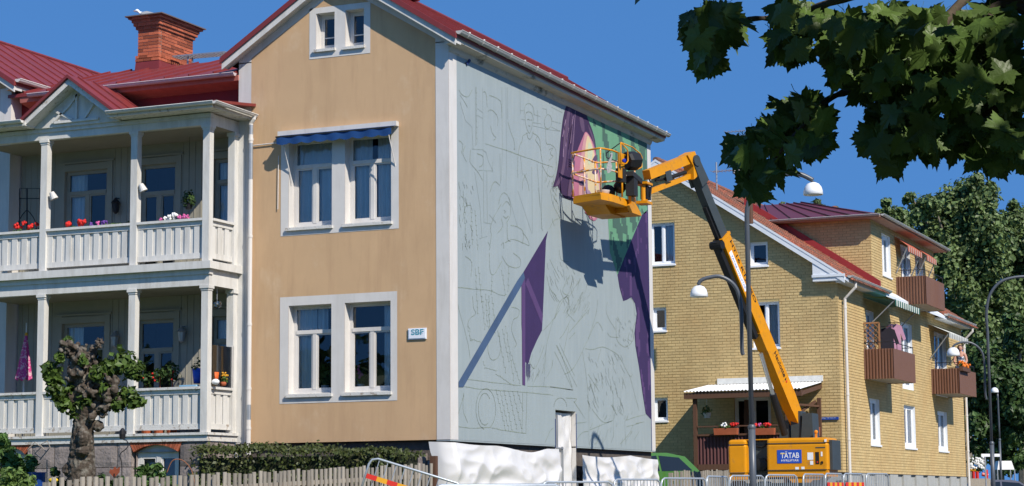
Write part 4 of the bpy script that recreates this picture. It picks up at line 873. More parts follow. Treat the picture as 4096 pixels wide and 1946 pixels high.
m = MB(); m.box(J1.x-.16, J1.x+.14, J1.y-.42, J1.y-.02, 8.64, 8.69); m.box(J1.x-.14, J1.x+.13, J1.y-.4, J1.y-.04, 8.20, 8.26)
for yy in (J1.y-.33, J1.y-.2): m.tube([(J1.x+.02, yy, 8.26), (J1.x+.02, yy, 8.64)], .05, 10)
m.build('rotator_bracket', YEL, BL)
# basket
fl = [(.42, 5.5), (1.20, 5.17), (1.30, 5.6), (1.36, 6.9), (.42, 6.9)]
Zf0, Zf1, Zr = 8.06, 8.235, 9.19
m = MB(); m.prism([(x, y, Zf0) for x, y in fl], (0, 0, Zf1-Zf0-.06)); m.prism([(x+(.015 if x < .8 else -.015), y, Zf1-.058) for x, y in fl], (0, 0, .05)); m.build('basket_floor', YEL, BL)
m = MB(); m.prism([(.45, 5.95, Zf0-.001), (.45, 7.35, Zf0-.001), (.45, 7.2, Zf0-.14), (.45, 6.3, Zf0-.16)], (.55, 0, 0)); m.box(.85, 1.3, 6.6, 7.35, Zf0-.11, Zf0-.002); m.build('floor_beam', YEL, BL)
m = MB(); pts = [V((1.37, y, z)) for y, z in ((6.3, 8.06), (6.45, 8.12), (6.42, 8.28), (6.38, 8.50), (6.70, 8.50), (6.72, 8.36), (6.62, 8.30), (6.64, 8.18), (6.78, 8.12), (7.05, 7.98), (7.1, 7.92), (6.5, 7.92))]; m.prism(pts, (.07, 0, 0)); m.build('basket_bracket', YEL, BL)
def rail(name, pts, r=.021, mt=YELP): m = MB(); m.tube(pts, r, 8); return m.build(name, mt, BL, smooth=True)
F = [V((x, y, 0)) for x, y in ((.40, 5.49), (1.20, 5.16), (1.33, 5.55), (1.40, 6.35))]
lift = lambda p, z: V((p.x, p.y, z))
for zr in (Zr, 8.74):
    rail('basket_rail', [lift(F[0], zr)+V((.02, .1, 0)), lift(F[0], zr), lift(F[0], zr)+V((.08, -.035, 0)), lift(F[1], zr)-V((.12, -.05, 0)), lift(F[1], zr)+V((-.02, .02, 0)), lift(F[1], zr)+V((.04, .12, 0)), lift(F[2], zr), lift(F[3], zr)+V((0, 0, -.02))], .021, YEL if zr > 9 else YELP)
    rail('basket_rail', [lift(F[0], zr)+V((.02, .08, -.01)), V((.42, 6.9, zr)), V((.5, 6.98, zr)), V((1.3, 6.98, zr)), V((1.38, 6.9, zr)), V((1.40, 6.5, zr))])
for (x, y) in ((.41, 5.52), (.42, 6.2), (.42, 6.88), (.9, 6.96), (1.19, 5.2), (1.36, 6.9), (.8, 5.34)):
    if (x, y) == (.8, 5.34): continue
    rail('basket_post', [V((x, y, Zf1-.02)), V((x, y, Zr))], .019)
rail('basket_post', [V((1.38, 6.02, Zf1-.02)), V((1.38, 6.02, 8.8))], .022, YEL)
m = MB(); m.box(1.38, 1.405, 5.78, 6.12, 8.62, 9.18); m.build('basket_panel', YEL, BL)
# control console under a black cover, with guard
pc = at_x(2521, 640, 1.45)
m = MB(); cc = V((1.45, pc.y+.05, pc.z-.02))
for k in range(1):
    prof = [(.0, -.2), (.19, -.2), (.215, -.12), (.215, .14), (.18, .2), (0, .2)]
    m.lathe(prof, cc, 8, axis=(.35, .93, .12))
m.build('console_cover', BLACK, BL)
m = MB(); m.obox(cc+V((-.02, .12, -.36)), V((.13, 0, 0)), V((0, .30, -.05)), V((0, .01, .055))); m.box(cc.x-.1, cc.x+.1, cc.y-.1, cc.y+.14, Zf1+.05, cc.z-.36); m.box(1.25, 1.42, 5.98, 6.18, 8.55, 8.86); m.build('console', pm('console_black', (.022, .022, .023), .6), BL)
m = MB(); m.ball((.95, 6.3, 8.4), .16, 9, sq=(1, 1.3, 1)); m.ball((1.15, 6.5, 8.52), .15, 9); m.build('rag_bundle', BLACK, BL, smooth=True)
g = [at_x(*p, 1.46) for p in ((2483, 571), (2510, 600), (2512, 645), (2505, 655), (2484, 660), (2483, 571))]; rail('guard_hoop', g, .015, YEL)
g2 = [V((1.46, p.y, p.z)) for p in (at_x(2483, 571, 1.46), at_x(2530, 590, 1.46), at_x(2560, 615, 1.46), at_x(2568, 630, 1.46), at_x(2567, 670, 1.46), at_x(2550, 678, 1.46))]; rail('guard_hoop', g2, .015, YEL)
rail('guard_hoop', [g[0], V((1.1, g[0].y+.05, g[0].z-.2)), V((1.1, g[0].y+.05, g[0].z-.3)), V((1.38, g[0].y, g[0].z-.42))], .013, IRON)
m = MB(); q = at_x(2493, 644, 1.50); m.lathe([(0, 0), (.04, 0), (.045, .05), (0, .06)], q, 10, axis=(1, -.6, 0)); m.build('horn', pm('blue_lamp', (.02, .03, .3), .3), BL)
PLAST = pm('clear_plastic', (.42, .43, .43), .25, .3, 25, trans=.5)
m = MB(); p, q = at_x(2445, 615, 1.38), at_x(2434, 690, 1.38)
def pf(u, v):
    c = lerp(p, q, v); return c + V((.03*math.sin(u*9+v*7), (u-.5)*(.10+.12*v), .02*math.sin(u*11+v*5)))
m.grid(8, 12, pf); m.build('plastic_sheet', PLAST, BL, smooth=True)
BK = MB(); BK.lathe([(0, 0), (.11, 0), (.145, .12), (.15, .125), (.14, .125), (.10, .02), (0, .02)], (1.0, 5.85, Zf1), 18); bo = BK.build('paint_bucket', STICK, smooth=True)
tag(bo, 'white paint bucket standing on the floor of the lift basket', 'bucket')
# ================================================================== yellow brick house
Y2, X2 = 26.0, 1.078
HY = thing('brick_house', (-4.7, 35, 1.3), 'yellow brick apartment house with brown balconies and tiled roof beside the mural', 'house')
YBR = pm('yellow_brick', (0.55, 0.405, 0.19), 0.85, 0.08, 12, 0.3, 40, tint=0.09, c2=(0.52, 0.345, 0.15), cs=0.8, cth=(0.45, 0.75), c3=(.34, .24, .11), c3s=.8, c3th=(.5, .72), c3st=(2, 2, .35), c3f=.45)
YMOR = pm('brick_mortar', (0.42, 0.32, 0.145), 0.95, 0.1, 12)
CONC = pm('concrete', (0.36, 0.36, 0.34), 0.9, 0.12, 4, 0.3, 30); TILE = pm('clay_tile', (0.28, 0.082, 0.042), 0.85, 0.3, 5, 0.3, 25, tint=0.4, c2=(0.15, 0.085, 0.058), cs=1.3, cth=(0.42, 0.60))
BURG = pm('burgundy_metal', (0.115, 0.022, 0.028), 0.45, 0.1, 4, spec=0.4); REDFL = pm('red_flashing', (0.27, 0.03, 0.03), 0.5, 0.1, 4); BROWNP = pm('brown_panel', (0.145, 0.068, 0.042), 0.5, 0.07, 4, spec=0.4)
GREYW = pm('grey_trim', (0.66, 0.69, 0.72), 0.6, 0.05, 4)
ZG = 2.36; XA = -4.73; XLw = -10.5; YE = 45.6
hy = lambda x: 8.40 + .667*(X2+.31-XA-abs(x-XA))       # roof underside height over x
gops = [(-5.05, -4.22, 9.11, 10.46), (-1.70, -1.13, 8.90, 9.64), (-5.0, -4.555, 6.97, 7.72), (-1.66, -.80, 6.29, 7.73), (-5.03, -4.56, 4.08, 4.82)]
door = (-2.35, -1.15, 2.5, 4.75)
def gable_in(x, z): return z < hy(x)-.12
sops = []
for (px0, px1, z0, z1) in ((3480, 3519, 3.30, 4.80), (3616, 3661, 3.30, 4.78), (3750, 3788, 3.30, 4.78)):
    sops.append((at_x(px0, 1680, X2).y, at_x(px1, 1680, X2).y, z0, z1))
sops += [(32.2, 33.5, 9.10, 10.52), (35.05, 36.6, 8.15, 10.46), (37.4, 38.8, 9.10, 10.46), (29.6, 30.7, 6.3, 7.68), (34.7, 36.5, 5.35, 7.69), (40.3, 42.5, 5.35, 7.75)]
BAY0, BAY1, BZ = 30.64, 40.69, 10.80
sheetm = MB()
sheetm.sheet([(XLw, Y2, ZG), (X2, Y2, ZG), (X2, Y2, hy(X2)), (XA, Y2, hy(XA)), (XLw, Y2, hy(XLw))], [rect(a, Y2) for a in gops+[door]])
yr = lambda a: [(X2, a[0], a[2]), (X2, a[1], a[2]), (X2, a[1], a[3]), (X2, a[0], a[3])]
sheetm.sheet([(X2, Y2, ZG), (X2, YE, ZG), (X2, YE, 8.42), (X2, BAY1, 8.42), (X2, BAY1, BZ), (X2, BAY0, BZ), (X2, BAY0, 8.42), (X2, Y2, 8.42)], [yr(a) for a in sops])
sheetm.face([(X2-5.5, BAY0, 8), (X2, BAY0, 8), (X2, BAY0, BZ), (X2-5.5, BAY0, BZ)]); sheetm.face([(X2, BAY1, 8), (X2-5.5, BAY1, 8), (X2-5.5, BAY1, BZ), (X2, BAY1, BZ)])
sheetm.face([(X2, YE, ZG), (XLw, YE, ZG), (XLw, YE, hy(XLw)), (XA, YE, hy(XA)), (X2, YE, hy(X2))]); sheetm.face([(XLw, YE, ZG), (XLw, Y2, ZG), (XLw, Y2, 8.4), (XLw, YE, 8.4)])
wally = sheetm.build('wall', YMOR, HY)
# bricks: real pieces laid over the mortar; the most visible ones are objects of their own
BLn, BC, BD = .262, .0908, .012
singles = []; mb = MB(); rb = random.Random(5)
ybr = []
for t_ in range(7):
    me = MB(); me.box(-(BLn-.014)/2, (BLn-.014)/2, -BD, .0, -(BC-.016)/2, (BC-.016)/2, tint=t_/6); ybr.append(me.data('brick', YBR))
def clip(a0, a1, z, ops_):
    segs = [(a0, a1)]
    for o in ops_:
        if z+BC/2 > o[2]-.002 and z-BC/2 < o[3]+.002:
            ns = []
            for s0, s1 in segs:
                if s1 <= o[0] or s0 >= o[1]: ns.append((s0, s1)); continue
                if s0 < o[0]-.03: ns.append((s0, o[0]))
                if s1 > o[1]+.03: ns.append((o[1], s1))
            segs = ns
    return segs
def brick_x(s0, s1, z, y=Y2):
    g = .007; mb.mesh([(s0+g, y-BD, z-BC/2+.008), (s1-g, y-BD, z-BC/2+.008), (s1-g, y-BD, z+BC/2-.008), (s0+g, y-BD, z+BC/2-.008), (s0+g, y, z-BC/2+.008), (s1-g, y, z-BC/2+.008), (s1-g, y, z+BC/2-.008), (s0+g, y, z+BC/2-.008)],
        [(0, 1, 2, 3), (1, 0, 4, 5), (3, 2, 6, 7), (0, 3, 7, 4), (2, 1, 5, 6)], 0, rb.random())
def brick_y(s0, s1, z, x=X2):
    g = .007; mb.mesh([(x+BD, s0+g, z-BC/2+.008), (x+BD, s1-g, z-BC/2+.008), (x+BD, s1-g, z+BC/2-.008), (x+BD, s0+g, z+BC/2-.008), (x, s0+g, z-BC/2+.008), (x, s1-g, z-BC/2+.008), (x, s1-g, z+BC/2-.008), (x, s0+g, z+BC/2-.008)],
        [(0, 1, 2, 3), (1, 0, 4, 5), (3, 2, 6, 7), (0, 3, 7, 4), (2, 1, 5, 6)], 0, rb.random())
z = ZG+BC/2; k = 0
while z < 12.6:
    xm = min(X2+BD, XA+(8.40-.12-z)/.667+(X2+.31-XA)) ; xmin = max(-5.9, XA-(xm-XA))
    x = -5.95+(k % 2)*BLn/2+rb.uniform(-.01, .01)
    while x < xm:
        if x+BLn > xmin:
            for s0, s1 in clip(max(x, xmin), min(x+BLn, xm), z, gops+[door]):
                if len(singles) < 300 and s1-s0 > BLn-.001 and 6.0 < z < 8.4 and -.72 < x < .82 or (len(singles) < 300 and s1-s0 > BLn-.001 and 7.8 < z < 9.2 and -4.0 < x < -2.2): singles.append((s0+BLn/2, z))
                elif s1-s0 > .03: brick_x(s0, s1, z)
        x += BLn
    if z < BZ:
        y = Y2+(k % 2)*BLn/2 - BLn*.5; y_end = YE if z < 8.4 else BAY1; y0_ = Y2-BD+.02 if z < 8.4 else BAY0-BD+.02
        if z >= 8.4: y = BAY0-BLn*(.5 if k % 2 else 1)
        while y < y_end:
            for s0, s1 in clip(max(y, y0_), min(y+BLn, y_end), z, sops):
                if s1-s0 > .03: brick_y(s0, s1, z)
            y += BLn
        if z > 8.3:
            x = X2-5+(k % 2)*BLn/2
            while x < X2:
                s1 = min(x+BLn, X2+BD)
                if s1-x > .03 and z > hy(s1)-.25: brick_x(x, s1, z, BAY0)
                x += BLn
    z += BC; k += 1
for x, z in singles: inst('brick', rb.choice(ybr), wally, (x, Y2, z))
mb.build('brick_courses', YBR, wally, kind='stuff')
# foundation
b = MB(); b.box(XLw, X2+.03, Y2-.03, YE, 1.0, ZG-.003); fo = b.build('foundation', CONC, HY)
for k in range(9):
    y0_ = 28+k*2.0; m = MB(); m.box(X2+.031, X2+.10, y0_, y0_+1.15, 1.0, ZG-.02); m.build('panel', CONC, fo)
b = MB(); b.box(X2-.2, X2+.08, Y2-.06, YE+.05, ZG-.035, ZG-.004); b.build('plinth_strip', IRON, HY)
# gable windows
WG = pm('window_frame_white', (0.78, 0.79, 0.80), 0.45, 0.03, 4)
for i, a in enumerate(gops):
    window(HY, (a[0], Y2, a[2]), XR, YN, a[1]-a[0], a[3]-a[2], .10, mull=1 if i in (0, 3) else 0, fw=.06, sill=.05, frame=WG, reveal=GREYW, curtain=[(.5, 1, 0, 1, CURTAIN)] if i == 0 else ([(.35, 1, .0, 1, CURTAIN)] if i == 3 else None), low_rail=.02)
window(HY, (door[0], Y2, door[2]), XR, YN, door[1]-door[0], door[3]-door[2], .08, mull=1, fw=.08, sill=0, frame=WG, reveal=YBR, name='door')
RY, RN = V((0, 1, 0)), V((1, 0, 0))
for i, a in enumerate(sops):
    isd = i in (4, 7, 8)
    window(HY, (X2, a[0], a[2]), RY, RN, a[1]-a[0], a[3]-a[2], .10, mull=1, fw=.09, sill=.05 if not isd else 0, frame=WG, reveal=GREYW, low_rail=.05, curtain=[(0, .3, 0, 1, CURTAIN), (.7, 1, 0, 1, CURTAIN)], name='door' if isd else 'window')
# roof: tiled slopes
def tslope(x_top, x_bot, y0, y1, name='roof'):
    b = MB(); b.prism([(x_top, y0, hy(x_top)-.12), (x_bot, y0, hy(x_bot)-.12), (x_bot, y0, hy(x_bot)-.02), (x_top, y0, hy(x_top)-.02)], (0, y1-y0, 0)); return b.build(name, GREYW, HY)
OV = .30
rf = tslope(XA, X2+.42, Y2-OV+.03, YE+.3); tslope(XA, XLw-.4, Y2-OV+.03, YE+.3)
tm = MB(); tw, tl = .21, .33; L_ = math.hypot(X2+.45-XA, hy(XA)-hy(X2+.45)); dd = V((X2+.45-XA, 0, hy(X2+.45)-hy(XA))).normalized(); nn = V((.667, 0, 1)).normalized(); top = V((XA, 0, hy(XA)-.02))
tcount = 0; nrow = int(L_/tl); ncol = int((YE+.5-Y2+OV)/tw)
tme = []
def tile_pts(c):
    pts = []
    for (w0, hgt) in ((-.5, .0), (-.28, .035), (0, .05), (.28, .035), (.5, 0)):
        for t in (0, 1): pts.append(c + RY*(w0*tw) + dd*(t*tl*1.08) + nn*(hgt+(.03 if t else .005)))
    return pts
for tnt in range(4):
    me = MB(); pts = tile_pts(V((0, 0, 0))); me.mesh(pts, [(2*i, 2*i+2, 2*i+3, 2*i+1) for i in range(4)]+[(9, 7, 5, 3, 1)], 0, tnt/3); tme.append(me.data('tile', TILE))
for r_ in range(nrow+1):
    for c_ in range(ncol+1):
        c = top + dd*(r_*tl) + RY*(Y2-OV+.06+c_*tw+tw/2)
        if c.y > BAY0+.1 and c.y < BAY1-.1 and c.x > X2-5: continue
        if c_ == 0 or (r_ == nrow and c.y < BAY0 and tcount < 270) or (c_ < 8 and r_ > nrow-8): inst('tile', rb.choice(tme), rf, c); tcount += 1
        else: tm.mesh(tile_pts(c), [(2*i, 2*i+2, 2*i+3, 2*i+1) for i in range(4)]+[(9, 7, 5, 3, 1)], 0, rb.random())
tm.build('roof_tiles', TILE, rf, kind='stuff')
m = MB(); 
for k in range(60): m.tube([(XA, Y2-OV+k*.34, hy(XA)+.02), (XA, Y2-OV+k*.34+.33, hy(XA)+.035)], [.09, .11], 8)
m.build('ridge_tiles', TILE, rf, kind='stuff')
# bargeboards, eave box
b = MB()
for s in (-1, 1):
    xe = XA+s*(X2+.31-XA); b.prism([(XA, Y2-OV, hy(XA)+.0), (xe, Y2-OV, hy(xe)+.0), (xe, Y2-OV, hy(xe)-.22), (XA, Y2-OV, hy(XA)-.22)], (0, .05, 0))
    b.prism([(XA, Y2-OV-.012, hy(XA)+.03), (xe, Y2-OV-.012, hy(xe)+.03), (xe, Y2-OV-.012, hy(xe)-.05), (XA, Y2-OV-.012, hy(XA)-.05)], (0, .0115, 0))
    b.prism([(XA, Y2-OV+.05, hy(XA)-.12), (xe, Y2-OV+.05, hy(xe)-.12), (xe, Y2-OV+.05, hy(xe)-.15), (XA, Y2-OV+.05, hy(XA)-.15)], (0, OV-.06, 0))
b.build('bargeboard', GREYW, HY)
b = MB(); xq = at_y(3253, 1100, Y2-.2).x; zq = at_y(3253, 1128, Y2-.2).z
b.prism([(xq, Y2-OV+.02, zq), (X2+.3, Y2-OV+.02, zq), (X2+.3, Y2-OV+.02, hy(X2+.3)-.2), (xq, Y2-OV+.02, hy(xq)-.2)], (0, OV-.03, 0)); b.box(xq-.02, X2+.32, Y2-OV-.02, Y2-OV+.019, zq+.12, zq+.2); b.build('eave_box', GREYW, HY)
for (y0_, y1_) in ((Y2-OV+.1, BAY0+.3), (BAY1-.2, YE+.2)):
    b = MB(); b.box(X2+.001, X2+.40, y0_, y1_, 8.22, 8.28); b.build('soffit', GREYW, HY)
    gutter(HY, (X2+.47, y0_-.1, 8.40), (X2+.47, y1_+.25, 8.40), .075, m=GUTTER)
def dpipe(px_top, y):
    m = MB(); m.tube([(X2+.47, y, 8.36), (X2+.47, y, 8.10), (X2+.12, y, 7.75), (X2+.12, y, 1.6)], .05, 10); d = m.build('downpipe', WHITE, HY)
    for zc in (7.5, 6.2, 4.8, 3.4): m = MB(); m.tube([(X2+.12, y, zc), (X2+.12, y, zc-.06)], .06, 10); m.build('collar', WHITE, d)
dpipe(0, Y2+.42); dpipe(0, YE-.1)
# the flush dormer with burgundy roof
b = MB(); eo = .45; zb2 = BZ; zt2 = BZ+.10
outline = [(X2-5.6, BAY0-eo), (X2+eo, BAY0-eo), (X2+eo, BAY1+eo), (X2-5.6, BAY1+eo)]
b.prism([(x, y, zb2) for x, y in outline], (0, 0, .04)); b.build('soffit', pm('pinkish_soffit', (0.40, 0.24, 0.20), .8, .1, 3), HY)
b = MB(); lo = [V((x, y, zt2)) for x, y in outline]; hi = [V((X2-5.6, BAY0+3.6, zt2+1.15)), V((X2-3.2, BAY0+3.6, zt2+1.15)), V((X2-3.2, BAY1-3.6, zt2+1.15)), V((X2-5.6, BAY1-3.6, zt2+1.15))]
for i in range(3): b.face([lo[i], lo[i+1], hi[i+1], hi[i]])
b.face(hi); b.prism([(x, y, zb2+.041) for x, y in outline], (0, 0, .058)); dr = b.build('dormer_roof', BURG, HY)
for k in range(9):
    t = (k+.5)/9; m = MB(); m.bar(lerp(lo[0], lo[1], t)+Z*.02, lerp(hi[0], hi[1], t)+Z*.02, .03, .05); m.build('seam', BURG, dr)
gutter(HY, (X2-4.2, BAY0-eo-.07, BZ+.09), (X2+eo, BAY0-eo-.07, BZ+.09), .06, out=(0, -1, 0), m=GUTTER); gutter(HY, (X2+eo+.07, BAY0-eo, BZ+.09), (X2+eo+.07, BAY1+eo, BZ+.09), .06, m=GUTTER)
b = MB(); xs0 = X2-4.3
b.prism([(xs0, BAY0-.16, hy(xs0)+.06), (X2+.3, BAY0-.16, hy(X2+.3)+.06), (X2+.3, BAY0-.16, hy(X2+.3)+.30), (xs0, BAY0-.16, hy(xs0)+.30)], (0, .14, 0)); b.build('dormer_flashing', REDFL, HY)
# balconies
def balcony(y0, y1, zb0, zt0, p):
    m = MB(); m.box(X2+.0, X2+p-.03, y0+.03, y1-.03, zb0+.02, zb0+.16); o = m.build('balcony', pm('balcony_slab', (.42, .36, .30), .8), HY)
    m = MB(); n = int(p/.0305)
    def cor(u, v, base, along, outv, ln):
        k = u*ln/.10; f = abs((k % 1)-.5)*2; d = .028*(1 if f > .62 else (0 if f < .38 else (f-.38)/.24)); return V(base)+V(along)*(u*ln)+V(outv)*d+Z*(v*(zt0-zb0))
    m = MB(); m.grid(int(p*80), 1, lambda u, v: cor(u, v, (X2+.02, y0, zb0), (1, 0, 0), (0, -1, 0), p-.02)); m.build('balcony_panel', BROWNP, o)
    m = MB(); m.grid(int((y1-y0)*60), 1, lambda u, v: cor(u, v, (X2+p, y0, zb0), (0, 1, 0), (1, 0, 0), y1-y0)); m.box(X2+p-.012, X2+p-.002, y0, y1, zb0, zt0); m.build('balcony_panel', BROWNP, o)
    m = MB(); m.box(X2+.02, X2+p, y1-.01, y1, zb0, zt0); m.build('balcony_panel', BROWNP, o)
    m = MB(); zr = zt0+.22
    m.tube([(X2+.02, y0+.03, zr), (X2+p-.03, y0+.03, zr), (X2+p-.03, y1-.03, zr), (X2+.02, y1-.03, zr)], .014, 6)
    for (x, y) in ((X2+.2, y0+.03), (X2+p-.03, y0+.03), (X2+p-.03, (y0+y1)/2), (X2+p-.03, y1-.03), (X2+p-.03, y0+.8)): m.tube([(x, y, zt0-.3), (x, y, zr)], .012, 6)
    m.build('balcony_rail', IRON, o); return o
balcony(29.15, 32.35, 5.38, 6.35, .95); balcony(39.55, 42.75, 5.36, 6.29, 1.02); balcony(34.2, 37.35, 8.22, 9.2, 1.02)
# awnings
def sidewning(y0, y1, z, proj, drop, m, stripe, arms=True):
    b = MB(); b.grid(12, 3, lambda u, v: V((X2+.03+proj*v, lerp(y0, y1, u), z-drop*v))); o = b.build('awning', m, HY)
    b = MB(); n = int((y1-y0)/.16)
    for k in range(n):
        a, c = lerp(y0, y1, k/n), lerp(y0, y1, (k+1)/n); mi = k % 2
        b.face([(X2+.035+proj, a, z-drop), (X2+.035+proj, c, z-drop), (X2+.035+proj, c-.02, z-drop-.2), (X2+.035+proj, a+.02, z-drop-.2)], mi)
    b.build('valance', [m, stripe], o)
    if arms:
        for y in (y0+.05, y1-.05): b = MB(); b.tube([(X2+.03+proj, y, z-drop+.01), (X2+.03, y, z-drop-.95)], .022, 6); b.build('arm', STEEL, o)
GAW = pm('green_canvas', (.03, .13, .10), .8); WAW = pm('white_canvas', (.6, .6, .55), .8); OAW = pm('orange_canvas', (.42, .11, .06), .8); PAW = pm('pale_canvas', (.5, .3, .24), .8)
sidewning(29.2, 32.9, 8.05, 1.05, .12, GAW, WAW); sidewning(39.3, 42.9, 7.95, .75, .35, WAW, pm('grey_canvas', (.3, .3, .28), .8)); sidewning(34.1, 36.4, 10.62, .45, .35, OAW, PAW); sidewning(37.2, 38.9, 10.62, .45, .35, OAW, PAW)
# porch on the gable
PP = 2.4; px0, px1 = -3.17, .53
PORW = BROWNP; b = MB(); n = 60
def cr(u, v): x = lerp(px0-.02, px1+.02, u); return V((x, lerp(Y2-PP-.15, Y2-.02, v), lerp(4.84, 5.16, v)+.018*math.sin(x*math.pi*2/.11)))
b.grid(220, 1, cr); po = b.build('porch_roof', pm('porch_sheet', (.70, .71, .72), .5, .04), HY)
b = MB(); b.box(px0+.3, px1+.02, Y2-.06, Y2-.001-BD, 5.18, 5.36); b.build('wall_flashing', pm('porch_flash', (.62, .62, .58), .6), po)
b = MB(); b.box(px0, px1, Y2-PP-.1, Y2-PP, 4.62, 4.80); b.build('porch_fascia', BROWNWOOD, HY)
for xx in (px0+.02, px1-.1): b = MB(); b.bar((xx+.04, Y2-PP, 4.7), (xx+.04, Y2-.03, 5.02), .08, .12); b.build('porch_rafter', BROWNWOOD, HY)
for (xx, yy) in ((px0+.25, Y2-PP), (px0+1.2, Y2-.15), (px1-.55, Y2-PP), (px1-.15, Y2-.2)): b = MB(); b.box(xx, xx+.11, yy, yy+.11, 1.4, 4.66); b.build('porch_post', BROWNWOOD, HY)
b = MB(); b.bar((px1-.5, Y2-PP+.1, 3.9), (px1-.2, Y2-.2, 4.55), .07, .07); b.bar((px1-.45, Y2-PP+.1, 4.4), (px1-.1, Y2-.2, 4.4), .06, .06); b.build('porch_brace', BROWNWOOD, HY)
pz0, pz1 = at_y(2850, 1858, Y2-PP).z, at_y(2850, 1745, Y2-PP).z
BWINE = pm('wine_panel', (.09, .035, .035), .5, .1)
b = MB(); b.grid(200, 1, lambda u, v: V((lerp(px0+.37, px1-.55, u), Y2-PP+.05+.02*math.sin(u*(px1-px0-.92)*math.pi*2/.11), lerp(pz0, pz1, v)))); b.build('porch_panel', BWINE, HY)
b = MB(); b.box(px0+.37, px1-.55, Y2-PP+.0, Y2-PP+.1, pz1+.002, pz1+.06); b.box(px0+.37, px1-.55, Y2-PP+.0, Y2-PP+.1, pz0-.25, pz0-.002); b.box(px0+.37, px1-.55, Y2-PP+.0, Y2-PP+.06, pz1+.27, pz1+.31); b.build('porch_rail', BROWNWOOD, HY)
b = MB(); b.box(px0+.3, px1, Y2-PP, Y2-.04, 1.6, 2.45); b.build('porch_floor', BROWNWOOD, HY)
# blue address sign
s0, s1 = at_y(3274, 1681, Y2-.05), at_y(3354, 1668, Y2-.05)
SG = MB(); SG.box(s0.x, s1.x, Y2-.06, Y2-.02, s0.z, s1.z); sg = SG.build('address_sign', pm('sign_blue', (.02, .06, .30), .4)); tag(sg, 'narrow blue address sign on the corner of the yellow brick wall', 'sign')
text_part('lettering', 'Stålbg. 15 Hus A', pm('sign_text', (.45, .5, .6), .5), sg, (s0.x+.05, Y2-.0625, s0.z+.025), XR, Z, .055, .5)
# roof fittings
b = MB(); p = at_x(3000, 830, -.9); b.tube([(p.x, p.y, p.z-.5), (p.x, p.y, p.z+.12)], .09, 12); b.build('vent_pipe', BROWNWOOD, HY)
b = MB(); b.lathe([(0, 0), (.1, 0), (.1, .2), (.2, .22), (.2, .26), (0, .3)], (XA, 29.4, hy(XA)+.03), 10); b.build('ridge_vent', IRON, HY)
b = MB(); q = at_y(2625, 707, Y2-.02); b.box(q.x-.05, q.x+.12, Y2-.03, Y2-.013, q.z-.06, q.z+.08); b.build('gable_vent', IRON, HY)
b = MB(); b.ball((-1.6, 36.4, 12.02), .16, 8); b.build('roof_ball_vent', TILE, HY)
# ================================================================== plastic sheeting over the stone base
TARP = pm('white_sheeting', (0.64, 0.625, 0.61), 0.35, 0.03, 3, spec=0.4)
def tarp(name, label, y0, y1, ztop, seed, wrap=0.0, grp='plastic sheets along the base of the mural wall'):
    b = MB(); nx, nz = 150, 56
    def fn(u, v):
        z = lerp(1.15, ztop(u), v); s = u*(y1-y0+wrap)-wrap
        n1 = noise.noise(V((u*3.0+seed, v*2.2, seed)))*.09 + noise.noise(V((u*4+v*3+seed, v*2.5-u*3, seed)))*.05 + .12 - (abs(noise.noise(V((u*4+v*3+seed*2, v*3-u*5, 3))))+.5*abs(noise.noise(V((u*6-v*2.5+seed, v*3+u*4, 5)))))*.14
        d = .06 + n1*(1-.7*v**4)
        if s >= 0: return V((d+.03, y0+s, z))
        k = -s/wrap
        return V((d+.03-.05*k-wrap*k, y0-.12*math.sin(min(1, k*1.5)*1.57)-.02+.02*n1, z))
    b.grid(nx, nz, fn); o = b.build(name, TARP, smooth=True)
    tag(o, label, 'plastic sheet', grp); return o
tarp('plastic_sheet', 'crumpled white sheeting wrapped round the near corner of the stone base', 0, dy0-.06, lambda u: 2.73-.05*abs(math.sin(u*5.2))-(.12*smooth((u-.4)*4)*smooth((.9-u)*5)), 1.3, .45)
tarp('plastic_sheet', 'white sheeting over the stone base right of the covered door', dy1+.06, 11.6, lambda u: 2.62-.07*abs(math.sin(u*4+.6)), 7.9)
DW = MB()
def dfn(u, v): return V((-.10-.05*noise.noise(V((u*4, v*6, 9)))-.05*abs(noise.noise(V((u*9, v*3, 5)))), lerp(dy0+.02, dy1-.02, u), lerp(1.2, dz-.05, v)))
DW.grid(18, 40, dfn); dwo = DW.build('door_cover', TARP, smooth=True); tag(dwo, 'white plastic taped over the basement door in the mural wall', 'plastic sheet')
b = MB()
for (y, z0, z1) in ((dy0+.22, 1.3, dz-.1), (dy0+.52, 1.3, 2.75)): b.box(-.09, -.045, y, y+.03, z0, z1)
b.box(-.09, -.04, dy0+.2, dy0+.55, 2.7, 2.73); b.build('batten', STEEL, dwo)
